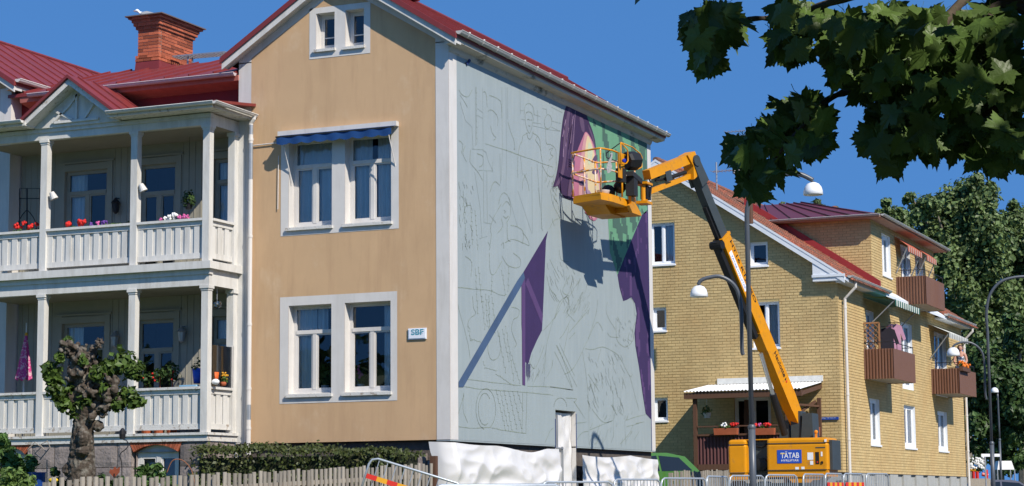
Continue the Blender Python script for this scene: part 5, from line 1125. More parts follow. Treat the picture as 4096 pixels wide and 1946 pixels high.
# ================================================================== fences
def fence(name, label, pts, step, h, grp):
    """pts: list of (x, y) along the run"""
    (x0, y0), (x1, y1) = pts; L = math.hypot(x1-x0, y1-y0); d = V(((x1-x0)/L, (y1-y0)/L, 0)); nrm = V((d.y, -d.x, 0)); a = math.atan2(d.y, d.x)
    T = thing(name, (x0, y0, gz(x0, y0)), label, 'fence', grp)
    vs_ = []
    for k in range(4):
        m = MB(); w = .075; hh = h+k*.012
        m.box(-w/2, w/2, -.011, .011, 0, hh, tint=k/3); vs_.append(m.data('picket', WOODGREY))
    n = int(L/step)
    for k in range(n):
        p = V((x0, y0, 0))+d*(k*step+.04)+nrm*.02; inst('picket', random.choice(vs_), T, (p.x, p.y, gz(p.x, p.y)+.06+random.uniform(-.012, .012)), (random.uniform(-.02, .02), random.uniform(-.018, .018), a))
    for zz in (.25, h-.2):
        m = MB(); p, q = V((x0, y0, gz(x0, y0)+zz+.06)), V((x1, y1, gz(x1, y1)+zz+.06)); nseg = 8
        for i in range(nseg):
            s, e_ = V((x0, y0, 0))+d*(L*i/nseg), V((x0, y0, 0))+d*(L*(i+1)/nseg); s.z = gz(s.x, s.y)+zz+.06; e_.z = gz(e_.x, e_.y)+zz+.06; m.bar(s-nrm*.012, e_-nrm*.012, .03, .07)
        m.build('fence_rail', WOODGREY, T)
    for k in range(int(L/2)+1):
        p = V((x0, y0, 0))+d*min(L, k*2.0)-nrm*.07; m = MB(); m.box(p.x-.05, p.x+.05, p.y-.05, p.y+.05, gz(p.x, p.y)-.2, gz(p.x, p.y)+h+.03); m.build('fence_post', WOODGREY, T)
    return T
fence('picket_fence', 'weathered grey picket fence in front of the hedge and beige facade', [(.25, -13.0), (.45, -1.75)], .148, .92, 'picket fences')
fence('picket_fence', 'grey picket fence behind the barriers, in front of the green car', [(.3, 12.3), (.35, 22.0)], .14, .60, 'picket fences')
# ================================================================== foliage helpers
def leafcloud(mb, c, r, n, s0, s1, squash=(1, 1, 1), rnd=random, shell=.5, droop=0.0):
    for _ in range(n):
        d = V((rnd.gauss(0, 1), rnd.gauss(0, 1), rnd.gauss(0, 1))).normalized(); rr = r*(shell+(1-shell)*rnd.random())*rnd.uniform(.75, 1.08)
        p = V(c)+V((d.x*squash[0], d.y*squash[1], d.z*squash[2]))*rr
        nrm = (d+V((rnd.uniform(-1, 1), rnd.uniform(-1, 1), rnd.uniform(-.6, 1.2)))*.9).normalized()
        a = nrm.cross(V((rnd.uniform(-1, 1), rnd.uniform(-1, 1), rnd.uniform(-1, 1)))).normalized(); b_ = nrm.cross(a); s = rnd.uniform(s0, s1)
        mb.face([p-a*s*.5, p+b_*s*.38+nrm*s*.1, p+a*s*.62, p-b_*s*.38+nrm*s*.1], 0, rnd.random())
# hedge along the facade
hx0, hx1 = at_y(822, 1850, -1.15).x, at_y(1650, 1835, -1.15).x
HG = thing('hedge', ((hx0+hx1)/2, -1.1, 1.3), 'clipped green hedge under the beige facade behind the picket fence', 'hedge')
rh = random.Random(11); m = MB()
def hz(x): return interp(x, [hx0, hx0+.8, -3.2, hx1], [2.62, 2.66, 2.62, 2.50])+.03*math.sin(x*5)
for k in range(5200):
    x = rh.uniform(hx0-.1, hx1+.1); t = rh.random(); top_ = hz(x)
    if t < .4: y, z_ = rh.uniform(-1.55, -.75), top_+rh.gauss(0, .035)
    else: y, z_ = -1.55+rh.gauss(0, .03), rh.uniform(1.3, top_)
    if k % 60 == 0: z_ += .08
    p = V((x, y, z_)); nn_ = V((rh.uniform(-1, 1), rh.uniform(-1.3, .4), rh.uniform(-.3, 1))).normalized(); a = nn_.cross(V((rh.uniform(-1, 1), rh.uniform(-1, 1), rh.uniform(-1, 1)))).normalized(); b_ = nn_.cross(a); s = rh.uniform(.05, .09)
    m.face([p-a*s*.5, p+b_*s*.35, p+a*s*.6, p-b_*s*.35], 0, rh.random())
m.build('foliage', pm('hedge_leaf', (.058, .075, .02), .5, .3, 4, trans=.2, tint=.45, c2=(.13, .10, .04), cs=2, cth=(.55, .75)), HG, kind='stuff')
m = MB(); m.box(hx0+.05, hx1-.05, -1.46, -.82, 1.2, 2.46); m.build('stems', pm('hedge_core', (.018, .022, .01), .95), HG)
# ================================================================== crowd control barriers
BAR = pm('barrier_zinc', (0.42, 0.46, 0.49), 0.4, 0.15, 8, metal=0.45, spec=0.5); SRED = pm('board_red', (.55, .03, .02), .5, .08); SYEL = pm('board_yellow', (.66, .32, .02), .5, .08)
def barrier(A, B_, label, h=1.08, r=.02, nb=16, board=None, roll=0.0, z0=None, grp='steel crowd barriers round the work area'):
    A, B_ = V(A), V(B_); d = (B_-A); L = d.length; d.normalize(); base = A.copy()
    T = thing('crowd_barrier', base, label, 'barrier', grp); up = Z
    if roll:
        hd = V((d.x, d.y, 0)).normalized(); d = (hd*math.cos(roll)-Z*math.sin(roll)); up = (hd*math.sin(roll)+Z*math.cos(roll))
    P = lambda s, t: A + d*s + up*t
    c = .12; m = MB()
    m.tube([P(0, .15), P(0, h-c), P(.03, h-.04), P(c, h), P(L-c, h), P(L-.03, h-.04), P(L, h-c), P(L, .15)], r, 8); m.build('frame', BAR, T, smooth=True)
    m = MB(); m.tube([P(0, .15), P(L, .15)], r*.8, 6); m.build('lower_rail', BAR, T)
    m = MB()
    for k in range(1, nb): m.tube([P(L*k/nb, .15), P(L*k/nb, h)], r*.42, 5)
    m.build('bars', BAR, T, kind='stuff')
    for s in (.25, L-.25):
        m = MB(); sd = d.cross(up).normalized()*.3; m.bar(P(s, .02)-sd, P(s, .02)+sd, .05, .03); m.bar(P(s, .02), P(s, .15), .03, .03); m.build('foot', BAR, T)
    if board:
        s0, s1, t0, t1, n = board; nrm = d.cross(up).normalized()
        if nrm.dot(CAM-A) < 0: nrm = -nrm
        bo_ = None
        for k in range(n):
            u0, u1 = lerp(s0, s1, k/n), lerp(s0, s1, (k+1)/n); m = MB(); sk = .0
            m.prism([P(u0, t0)+nrm*.03, P(u1, t0)+nrm*.03, P(u1, t1)+nrm*.03, P(u0, t1)+nrm*.03], nrm*.012); m.build('board_stripe', SRED if k % 2 == 0 else SYEL, T)
    return T
def bpos(px, d): p = at_d(px, 1930, d); return V((p.x, p.y, 0))
ztop_ = lambda px, py, d: at_d(px, py, d).z
# the tilted one in front of the picket fence
A = at_d(1485, 1828, 33.5); RL = math.radians(17.5); Lb = 2.1
hd = V((math.cos(YAW), math.sin(YAW), 0)); up_ = hd*math.sin(RL)+Z*math.cos(RL); A0 = A-up_*1.08; A0 -= hd*.0
barrier(A0, A0+hd*1.62, 'tilted steel barrier with red and yellow board by the picket fence', roll=RL, nb=11, board=(.02, 1.62, .72, .80, 9), grp=None)
spec = [(1735, 1946, 30.5, 2245, 1925, 31.5, .034, 6, 'barrier with thick top rail below the near white sheeting', None),
        (2165, 1924, 36.5, 2452, 1926, 37.6, .02, 12, 'barrier with round corners in front of the covered basement door', None),
        (2455, 1914, 37.8, 2640, 1916, 39.2, .02, 14, 'barrier below the far end of the mural wall', None),
        (2645, 1912, 39.4, 2824, 1909, 40.8, .02, 14, 'barrier in front of the green car', None),
        (2826, 1906, 41.0, 2911, 1901, 42.6, .02, 12, 'narrow seen barrier left of the left engine cover', None),
        (2918, 1902, 42.8, 3056, 1899, 43.8, .02, 15, 'barrier standing behind the grey lamp post', None),
        (3061, 1899, 43.9, 3188, 1896, 44.8, .02, 16, 'barrier in front of the logo on the boom lift', None),
        (3212, 1897, 45.0, 3298, 1893, 46.2, .02, 14, 'barrier below the right end of the boom lift', None),
        (3300, 1893, 46.3, 3370, 1892, 47.4, .02, 12, 'barrier with striped board at the brick house corner', 1),
        (3373, 1893, 47.5, 3452, 1893, 48.5, .02, 12, 'barrier with striped board below the white downpipe', 1),
        (3464, 1893, 48.6, 3553, 1893, 49.8, .02, 13, 'last barrier of the row at the brick side wall', None)]
for (ax, ay, ad, bx_, by, bd, r, nb, lab, bd_) in spec:
    p, q = at_d(ax, ay, ad), at_d(bx_, by, bd); zt2_ = (p.z+q.z)/2-r
    A, B_ = V((p.x, p.y, zt2_-1.08)), V((q.x, q.y, zt2_-1.08)); L = (B_-A).length
    barrier(A, B_, 'steel '+lab, r=r, nb=nb, board=(.05, L-.05, .74, .88, 7) if bd_ else None)
# ================================================================== street lamps
LAMPG = pm('lamp_grey', (.075, .085, .10), .4, .06, 4, spec=.5); OPAL = pm('opal_white', (.78, .79, .80), .18, .02, 4, spec=.6)
def curve(pts, n=6):
    out = []
    for i in range(len(pts)-1):
        p0, p1, p2, p3 = pts[max(i-1, 0)], pts[i], pts[i+1], pts[min(i+2, len(pts)-1)]
        for k in range(n):
            t = k/n; out.append(.5*((p1*2)+(p2-p0)*t+(p0*2-p1*5+p2*4-p3)*t*t+(p1*3-p0-p2*3+p3)*t**3))
    out.append(pts[-1]); return out
def dome(c, r, T):
    m = MB(); prof = [(r*.12, r*1.28), (r*.30, r*1.26), (r*.62, r*1.10), (r*.86, r*.78), (r*.97, r*.4), (r, .0), (r*.96, -.005), (r*.9, .0)]; m.lathe(prof, c, 24); s = m.build('lamp_shade', OPAL, T, smooth=True)
    m = MB(); m.lathe([(0, r*.12), (r*.9, r*.02), (r*.9, 0), (r*.5, -r*.03), (0, -r*.05)], c, 20); m.build('diffuser', pm('diffuser', (.6, .62, .6), .4), s, smooth=True)
    m = MB(); m.lathe([(r*.08, r*1.4), (r*.2, r*1.36), (r*.2, r*1.22)], c, 12); m.build('cap', LAMPG, s)
def lamp_post(label, d, pole, arms, base_px, r0, r1, zstep, grp='street lamps'):
    foot = at_d(base_px[0], base_px[1], d); g = gz(foot.x, foot.y); T = thing('street_lamp', (foot.x, foot.y, g), label, 'street lamp', grp)
    pts = [at_d(px, py, d) for px, py in pole]; st = pts[0]
    m = MB(); m.tube([V((st.x, st.y, g)), V((st.x, st.y, zstep))], r0, 14); m.lathe([(r0*1.02, -.05), (r0*1.12, -.03), (r0*1.12, .02), (r1, .05)], (st.x, st.y, zstep), 14); m.build('pole_base', LAMPG, T, smooth=True)
    m = MB(); m.tube([V((st.x, st.y, zstep))]+curve([V((st.x, st.y, st.z))]+pts[1:], 6), r1, 12); m.build('pole', LAMPG, T, smooth=True)
    for (ap, dc, r) in arms:
        if ap: m = MB(); m.tube(curve([at_d(px, py, d) for px, py in ap], 6), r1*.78, 10); m.build('arm', LAMPG, T, smooth=True)
        if dc: dome(at_d(dc[0], dc[1], d), r, T)
    return T
lamp_post('grey two armed street lamp with white domes in front of the boom lift', 42, [(2988, 900), (2990, 830), (3015, 765), (3070, 718), (3140, 698), (3200, 698), (3252, 722)],
          [(None, (3253, 780), .205), ([(2974, 1420), (2968, 1400), (2966, 1300), (2960, 1200), (2935, 1140), (2885, 1108), (2840, 1110), (2805, 1122), (2793, 1140)], (2796, 1188), .185)], (2993, 1946), .072, .052, at_d(2990, 1712, 42).z)
lamp_post('grey two armed street lamp at the right edge of the picture', 57, [(3950, 1330), (3946, 1250), (3960, 1180), (4000, 1130), (4060, 1110), (4130, 1108), (4190, 1120)],
          [(None, (4192, 1170), .2), ([(3946, 1600), (3940, 1560), (3938, 1460), (3925, 1405), (3890, 1375), (3850, 1370), (3820, 1380), (3812, 1390)], (3813, 1424), .185)], (3962, 1946), .06, .04, at_d(3955, 1775, 57).z)
lamp_post('small post top lamp with white dome against the dark trees', 88, [(3996, 1700), (3990, 1575)], [(None, (3979, 1571), .17)], (4012, 1946), .05, .04, at_d(4000, 1760, 88).z)
# ================================================================== roof antennas
def antenna(label, px, y0, y1, y, bars_, mt=STEEL):
    p = at_y(px, y0, y); q = at_y(px, y1, y); T = thing('roof_antenna', (p.x, y, q.z-.3), label, 'antenna', 'television antennas on the brick house roof'); m = MB(); m.tube([(p.x, y, q.z-.3), (p.x, y, p.z)], .03 if bars_ and bars_[0][2] > 60 else .015, 8); m.build('mast', mt, T)
    m = MB()
    for (bx0, by, w) in bars_:
        a, c = at_y(bx0, by, y), at_y(bx0+w, by, y); m.tube([(a.x, y, a.z), (c.x, y, a.z)], .018, 6); n = max(3, int(w/12))
        for k in range(n): x = lerp(a.x, c.x, k/(n-1)); m.tube([(x, y-.3, a.z), (x, y+.3, a.z)], .009, 5)
    m.build('aerial', mt, T); return T
an = antenna('tall mast with boxes and aerials on the brick house ridge', 2948, 610, 800, 34, [(2905, 530, 75), (2950, 545, 40)])
p = at_y(2948, 690, 34); m = MB(); m.box(p.x-.14, p.x+.10, 33.9, 34.1, p.z-.05, p.z+.3); m.lathe([(0, 0), (.15, .02), (.28, .08), (.35, .16)], (p.x+.2, 33.95, p.z+.05), 14, axis=(.5, -1, .2)); m.build('satellite_dish', pm('dish', (.35, .33, .33), .5), an)
antenna('thin aerial with crossed rods left of the tall mast', 2865, 650, 730, 30, [(2850, 688, 90)])
# ================================================================== far trees
BARK = pm('bark_pale', (.20, .17, .13), .9, .3, 6, .5, 15); BARKD = pm('bark_dark', (.07, .055, .04), .95, .35, 9, .8, 20)
def far_tree(label, d, base, blobs, n, leaf, mt, trunk_r=.3, seed=1, grp='trees beyond the brick house', limbs=True, name='poplar_tree'):
    rr = random.Random(seed); b0 = at_d(base[0], base[1], d); g = gz(b0.x, b0.y); T = thing(name, (b0.x, b0.y, g), label, 'tree', grp)
    m = MB(); k_ = d/FL
    cen = [(at_d(px, py, d+rr.uniform(-1, 1)*r*k_*1.0), r*k_) for px, py, r in blobs]; tot = sum(r*r for _, r in cen)
    for c, r in cen:
        nb = max(3, int(7*r))
        for j in range(nb):
            dv = V((rr.gauss(0, 1), rr.gauss(0, 1), rr.gauss(0, 1))).normalized(); cc_ = c+dv*r*rr.uniform(.2, .85); leafcloud(m, cc_, r*rr.uniform(.5, 1.0), int(n*r*r/tot/nb), leaf*.6, leaf*1.3, (1, 1, .9), rr, .0)
    m.build('crown', mt, T, kind='stuff')
    m = MB(); top_ = max((c for c, r in cen), key=lambda c: c.z); m.tube([V((b0.x, b0.y, g)), V((b0.x+.1, b0.y, lerp(g, top_.z, .4))), V((lerp(b0.x, top_.x, .8), b0.y, lerp(g, top_.z, .75))), top_], [trunk_r, trunk_r*.8, trunk_r*.45, .05], 8); m.build('trunk', BARK, T)
    if limbs:
        for c, r in cen:
            m = MB(); s = V((lerp(b0.x, top_.x, .4), b0.y, lerp(g, c.z, .62))); m.tube([s, lerp(s, c, .6)+V((0, 0, .4)), c+V((0, 0, r*.5))], [trunk_r*.4, trunk_r*.25, .04], 6); m.build('branch', BARK, T)
    return T
LFA = pm('poplar_leaf', (.115, .165, .055), .45, .25, 2, trans=.25, tint=.45); LFB = pm('deep_leaf', (.055, .10, .028), .5, .3, 2, trans=.2, tint=.45); LFC = pm('birch_leaf', (.10, .14, .06), .5, .25, 2, trans=.25, tint=.4)
far_tree('tall wind blown poplar rising behind the brick house at right', 118, (3870, 1946), [(3860, 770, 80), (3790, 800, 60), (3930, 800, 60), (3730, 830, 60), (3680, 850, 45), (3870, 870, 110), (3760, 920, 100), (3960, 920, 90), (3690, 960, 70), (3850, 1000, 110), (3950, 1060, 100), (3770, 1060, 90), (3880, 1160, 110), (3640, 790, 26), (3615, 800, 18), (3980, 1180, 90), (3830, 1240, 90), (3900, 1330, 110), (3960, 755, 30), (3905, 730, 45)], 42000, .28, LFA, .4, 2)
far_tree('broad poplar at the right edge behind the lamp post', 122, (4100, 1946), [(4010, 900, 60), (4050, 960, 90), (4090, 870, 60), (4080, 1080, 110), (4010, 1060, 80), (4060, 1220, 110), (4130, 980, 90), (3990, 1300, 90), (4080, 1380, 110), (4040, 780+50, 30)], 30000, .28, LFA, .4, 3)
far_tree('dense dark tree low at the right edge beside the brick house', 100, (3990, 1946), [(3940, 1450, 90), (4040, 1480, 90), (3950, 1590, 90), (4060, 1620, 100), (3930, 1720, 80), (4040, 1760, 80), (3900, 1640, 50), (4090, 1520, 70), (3990, 1680, 80), (4080, 1330, 80), (3910, 1530, 60), (4100, 1720, 60), (3920, 1800, 60), (4060, 1850, 60)], 32000, .26, LFB, .35, 4, name='broadleaf_tree')
far_tree('small slender tree top left of the tall poplar, above the dormer', 125, (3565, 1946), [(3545, 830, 28), (3530, 860, 35), (3575, 870, 40), (3620, 890, 45), (3590, 920, 60)], 4000, .28, LFA, .2, 5)
far_tree('birch top showing above the burgundy dormer roof', 112, (3280, 1946), [(3275, 810, 24), (3260, 835, 28), (3290, 845, 26), (3245, 862, 20), (3340, 848, 18), (3270, 880, 40)], 1500, .30, LFC, .15, 6, name='birch_tree')
far_tree('sparse treetop left of the birch above the tiled roof', 108, (3130, 1946), [(3128, 825, 14), (3135, 845, 16), (3125, 870, 26)], 420, .28, LFC, .12, 7, name='birch_tree')
# ================================================================== maple hanging into the picture near the camera
MAPLE = pm('maple_leaf', (.078, .13, .03), .45, .25, 9, .15, 60, trans=.16, tint=.35, spec=.3)
half = [(.0, -.02), (.14, -.13), (.27, -.12), (.40, -.17), (.38, -.05), (.33, .05), (.44, .10), (.50, .20), (.62, .26), (.76, .40), (.60, .43), (.56, .52), (.47, .50), (.44, .60), (.34, .52), (.29, .50), (.31, .62), (.37, .72), (.24, .74), (.20, .84), (.10, .86), (.0, 1.06)]
def leaf_mesh(tint, fold, droop, curl):
    pts = half+[(-x, y) for x, y in half[-2:0:-1]]; f3 = lambda x, y: (x, y, fold*abs(x)-droop*y*y+curl*x*abs(x))
    m = MB(); vs_ = [f3(0, .3)]+[f3(*p) for p in pts]; n = len(pts); m.mesh(vs_, [(0, i+1, (i+1) % n+1) for i in range(n)], 0, tint)
    m.mesh([f3(.012, .0), f3(-.012, .0), (-.012, -.28, -.14), (-.03, -.55, -.05), (-.005, -.56, -.05), (.012, -.28, -.14)], [(0, 1, 2, 5), (5, 2, 3, 4)], 0, .95); return m
lm = [leaf_mesh(*a) for a in ((.1, .18, .25, .1), (.35, .05, .4, -.1), (.6, .3, .1, .0), (.85, -.1, .35, .15), (.5, .12, .55, 0))]; lmd = [m.data('leaf', MAPLE) for m in lm]
tr_ = V((CAM.x, CAM.y, 0)); FH = V((FW.x, FW.y, 0)).normalized(); RH = V((FH.y, -FH.x, 0))
tb = CAM+FH*7.0+RH*5.2; tb.z = gz(tb.x, tb.y)
MT = thing('maple_tree', tb, 'maple with large lobed leaves hanging in at the upper right', 'tree')
m = MB(); m.tube([tb, tb+V((0, .05, 1.8)), tb+V((-.1, 0, 3.4)), tb+V((-.1, .1, 5.2)), tb+V((0, .1, 8))], [.26, .22, .19, .15, .06], 12); m.build('trunk', BARKD, MT, smooth=True)
DM = 8.0; lims = [[(4300, 250), (4150, 60), (3900, -40), (3600, -50), (3420, -20), (3270, 30), (3180, 75), (3110, 75), (3020, 75), (2955, 92), (2900, 130)], [(4150, 60), (4000, 20), (3940, 90), (3890, 170), (3850, 260), (3760, 320), (3640, 420)], [(3900, -40), (3800, 60), (3650, 260), (3500, 330), (3400, 362), (3325, 392), (3262, 440), (3200, 520), (3130, 600), (3050, 680)], [(4300, 250), (4150, 330), (4000, 420), (3850, 520)]]
for i, L in enumerate(lims):
    P = [at_d(px, py, DM+.25*math.sin(j*1.3+i)) for j, (px, py) in enumerate(L)]
    if i in (0, 3): P = [tb+V((-.1, 0, 3.2)), lerp(tb+V((-.1, 0, 3.4)), P[0], .6)]+P
    P = curve(P, 3); N = len(P); r0_ = .032 if i == 0 else .022; m = MB(); m.tube(P, [max(.007, lerp(r0_, .006, j/(N-1)))+.003*math.sin(j*2.1) for j in range(N)], 7); m.build('branch', BARKD, MT, smooth=True)
blobs = [(2850, 80, 125, 85), (2790, 120, 60, 85), (2805, 200, 42, 55), (2835, 235, 18, 30), (3140, 140, 85, 55), (3160, 195, 60, 45), (3160, 30, 80, 40), (3230, 60, 95, 60),
         (3220, 400, 60, 40), (3170, 450, 90, 60), (3090, 520, 95, 60), (3020, 580, 95, 60), (2945, 612, 50, 32), (3060, 680, 85, 55), (3010, 735, 50, 38), (3280, 460, 40, 50), (3290, 540, 30, 40), (3210, 560, 70, 70),
         (3400, 130, 125, 105), (3350, 260, 50, 95), (3560, 100, 150, 110), (3750, 130, 150, 120), (3950, 120, 150, 130), (3500, 300, 100, 100), (3650, 330, 150, 140), (3850, 330, 150, 140), (4020, 330, 90, 150), (3540, 450, 80, 70), (3650, 500, 120, 85), (3800, 530, 125, 85), (3960, 540, 110, 75), (3500, 560, 40, 70), (3555, 620, 45, 55), (3700, 590, 80, 40), (3900, 610, 40, 45), (3980, 640, 14, 26), (4080, 560, 40, 120)]
rl = random.Random(21); leaves = []
for (bx_, by, rx, ry) in blobs:
    n = max(6, int(rx*ry/235))
    for _ in range(n):
        t = rl.uniform(0, 6.283); q = math.sqrt(rl.random()); px, py = bx_+max(14, rx-26)*q*math.cos(t), by+max(12, ry-24)*q*math.sin(t)
        p = at_d(px, py, DM+rl.gauss(0, .30)); s = rl.uniform(.06, .115)
        nrm = (-FH*rl.uniform(.2, 1.2)+RH*rl.uniform(-.9, .9)+Z*rl.uniform(-.5, 1.1)).normalized()
        yv = (V((0, 0, -1))*rl.uniform(.2, 1)+RH*rl.uniform(-1, 1)-FH*rl.uniform(-.3, .4)); yv = (yv-nrm*yv.dot(nrm)).normalized(); xv = yv.cross(nrm)
        leaves.append((s, p, xv, yv, nrm))
leaves.sort(key=lambda a: -a[0]/((a[1]-CAM).length)); fm = MB()
for i, (s, p, xv, yv, nrm) in enumerate(leaves):
    M = Matrix(((xv.x*s, yv.x*s, nrm.x*s, p.x), (xv.y*s, yv.y*s, nrm.y*s, p.y), (xv.z*s, yv.z*s, nrm.z*s, p.z), (0, 0, 0, 1)))
    k = rl.randrange(5)
    if i < 300:
        o = bpy.data.objects.new('leaf', lmd[k]); COL.objects.link(o); o.parent = MT; o.matrix_basis = Matrix.Translation(-MT.location) @ M
    else:
        fm.mesh([M @ V(v) for v in lm[k].v], lm[k].f, 0, rl.random())
# the rest of the crown, over and beside the camera
gapc = at_d(3600, 150, DM); gapr = .74
nb_ = 0
for _ in range(24000):
    p = CAM+FH*rl.uniform(.5, 11.0)+RH*rl.uniform(-2.5, 10.0)+Z*rl.uniform(1.6, 8.0)
    v = p-(tb+V((-.3, 0, 5.8))); hd_ = math.sqrt((v.x/5.9)**2+(v.y/5.9)**2+(v.z/3.9)**2)
    if hd_ > 1 or hd_ < .3: continue
    w = p-CAM; dp = w.dot(FW)
    if dp > .2 and abs(w.dot(RT)/dp) < .262 and abs(w.dot(UP)/dp) < .13: continue
    w = p-gapc; ax = w.dot(SUN)
    if ax > 0 and (w-SUN*ax).length < gapr*(.6+.8*abs(noise.noise(p*1.5))): continue
    s = rl.uniform(.11, .17); nrm = V((rl.uniform(-1, 1), rl.uniform(-1, 1), rl.uniform(-.2, 1.4))).normalized(); yv = nrm.cross(V((rl.uniform(-1, 1), rl.uniform(-1, 1), rl.uniform(-1, 1)))).normalized(); xv = yv.cross(nrm)
    s *= 1.7; fm.face([p-yv*s*.5, p+xv*s*.5, p+yv*s*.6, p-xv*s*.5], 0, rl.random())
fm.build('crown', MAPLE, MT, kind='stuff')

# ================================================================== unseen trees, added behind the viewer to block low sky light from the house
b = MB(); rt_ = random.Random(99)
for (tx_, ty_, th_) in ((24, -16, 13), (29, -6, 14), (31, 5, 13), (32, 17, 14), (33, 30, 13), (27, -30, 15), (18, -47, 15), (8, -49, 14), (-3, -48, 15), (-14, -46, 9), (-25, -42, 8), (-34, -36, 8), (34, 44, 14)):
    g = gz(tx_, ty_); b.tube([(tx_, ty_, g), (tx_, ty_, g+th_*.5)], [.3, .2], 8)
    for _ in range(16):
        dv = V((rt_.gauss(0, 1), rt_.gauss(0, 1), rt_.gauss(0, 1))).normalized(); c = V((tx_, ty_, g+th_*.58))+V((dv.x*3.6, dv.y*3.6, dv.z*th_*.33)); leafcloud(b, c, 2.2, 60, .7, 1.2, rnd=rt_, shell=.3)
tag(b.build('sky_shade_trees', LFB), 'mass of unseen trees added to shade the low sky behind the viewer', 'trees', None, 'stuff')
# ================================================================== pollarded tree in the garden
DP_ = 33.0; pc_ = lambda px, py, dd_=0: at_d(px, py, DP_+dd_)
b0 = pc_(330, 1946); g_ = gz(b0.x, b0.y)
PT = thing('pollarded_tree', (b0.x, b0.y, g_), 'gnarled pollarded tree with knobbly head in front of the veranda', 'tree')
PBARK = pm('pollard_bark', (.075, .058, .044), .95, .45, 9, 1.0, 22, c2=(.16, .145, .12), cs=9, cth=(.5, .6))
m = MB(); k_ = DP_/FL
def tap(pts, rs): m.tube(curve([pc_(*p) for p in pts], 4), [lerp(rs[0], rs[-1], i/((len(pts)-1)*4)) if len(rs) == 2 else interp(i/((len(pts)-1)*4), [j/(len(rs)-1) for j in range(len(rs))], rs) for i in range((len(pts)-1)*4+1)], 14)
m.tube([V((b0.x, b0.y, g_-.1))]+curve([pc_(*p) for p in ((328, 1946), (326, 1850), (330, 1760), (335, 1690), (350, 1620))], 4), [.34]+[interp(i/16, [0, .3, .6, .8, 1], [.245, .21, .175, .17, .20]) for i in range(17)], 16)
for (pts, rs) in ((((345, 1650), (325, 1560), (315, 1480), (300, 1400)), (.15, .09)), (((350, 1650), (400, 1590), (450, 1550)), (.15, .09)), (((320, 1500), (360, 1440), (380, 1385)), (.09, .055)), (((345, 1640), (300, 1600), (265, 1560)), (.13, .06)), (((420, 1600), (480, 1590)), (.12, .08))): tap(pts, rs)
rp = random.Random(31)
for (px, py, r) in ((300, 1395, 34), (345, 1415, 30), (258, 1390, 26), (395, 1378, 20), (400, 1365, 13), (310, 1470, 42), (330, 1520, 46), (430, 1540, 46), (475, 1580, 38), (415, 1590, 48), (350, 1590, 44), (385, 1645, 38), (300, 1500, 34), (455, 1600, 36), (440, 1510, 30), (360, 1455, 26), (275, 1410, 22), (330, 1400, 22), (420, 1640, 26), (362, 1545, 34)):
    for _ in range(12): m.ball(pc_(px+rp.uniform(-.8, .8)*r, py+rp.uniform(-.8, .8)*r, rp.uniform(-.22, .15)), r*k_*rp.uniform(.22, .45), 8)
m.ball(pc_(333, 1745, -.2), .10, 10, sq=(1, 1, 1.8)); m.ball(pc_(393, 1705, -.05), .10, 8); m.ball(pc_(330, 1805, -.2), .10, 8, sq=(1.3, 1, .8)); m.ball(pc_(280, 1880, 0), .13, 8)
tk = m.build('trunk', PBARK, PT, smooth=True)
md = tk.modifiers.new('fuse', 'REMESH'); md.mode = 'VOXEL'; md.voxel_size = .016; md.use_smooth_shade = True
tx = bpy.data.textures.new('bark_noise', 'CLOUDS'); tx.noise_scale = .055; tx.noise_depth = 3
md = tk.modifiers.new('bark', 'DISPLACE'); md.texture = tx; md.strength = .055; md.mid_level = .5; md.texture_coords = 'GLOBAL'
m = MB()
for (px, py, r, n) in ((210, 1500, 42, 60), (225, 1555, 45, 70), (255, 1600, 40, 60), (490, 1450, 60, 90), (525, 1475, 38, 60), (445, 1470, 40, 50), (500, 1590, 48, 70), (535, 1600, 32, 50), (235, 1430, 22, 26), (270, 1365, 20, 26), (195, 1470, 26, 34), (330, 1660, 34, 34), (545, 1500, 26, 34), (560, 1610, 20, 20), (300, 1640, 26, 26), (410, 1480, 30, 30), (350, 1500, 30, 18), (560, 1470, 18, 18), (250, 1620, 30, 30), (475, 1620, 30, 30), (390, 1500, 34, 30), (290, 1560, 30, 30), (340, 1610, 30, 26), (420, 1560, 30, 22), (330, 1440, 24, 16)):
    leafcloud(m, pc_(px, py, rp.uniform(-.25, .1)), r*k_*1.15, int(n*2.5), .07, .14, (1, 1, 1), rp, .25)
m.build('crown', pm('lime_leaf', (.07, .115, .022), .45, .25, 4, trans=.3, tint=.4), PT, kind='stuff')
# ================================================================== garden shrubs and small things
def shrub(label, d, blobs, n, leaf, mt, seed, name='shrub'):
    rr = random.Random(seed); k2 = d/FL; c0 = at_d(blobs[0][0], 1946, d); T = thing(name, (c0.x, c0.y, gz(c0.x, c0.y)), label, 'shrub', 'garden shrubs'); m = MB()
    for (px, py, r) in blobs:
        for _ in range(5): leafcloud(m, at_d(px+rr.uniform(-.5, .5)*r, py+rr.uniform(-.5, .5)*r, d+rr.uniform(-.3, .3)), r*k2*.6, int(n/len(blobs)/5), leaf*.7, leaf*1.3, (1, 1, 1), rr, .2)
    m.build('foliage', mt, T, kind='stuff'); m = MB()
    for (px, py, r) in blobs[:4]: m.tube([V((c0.x, c0.y, gz(c0.x, c0.y)-.05)), at_d(px, py, d)], .015, 5)
    m.build('stems', BARKD, T); return T
shrub('leafy dark green shrub at the left edge under the basement arch', 34.5, [(25, 1830, 60), (70, 1860, 50), (120, 1860, 40), (20, 1770, 25), (40, 1900, 60), (110, 1910, 50), (5, 1750, 20)], 1100, .12, GREENMID, 41)
shrub('light green bush at the lower left corner', 32.5, [(30, 1920, 50), (80, 1915, 45), (110, 1935, 40), (10, 1950, 50), (70, 1960, 60)], 900, .07, pm('light_leaf', (.13, .20, .05), .5, .2, 4, trans=.3, tint=.4), 42)
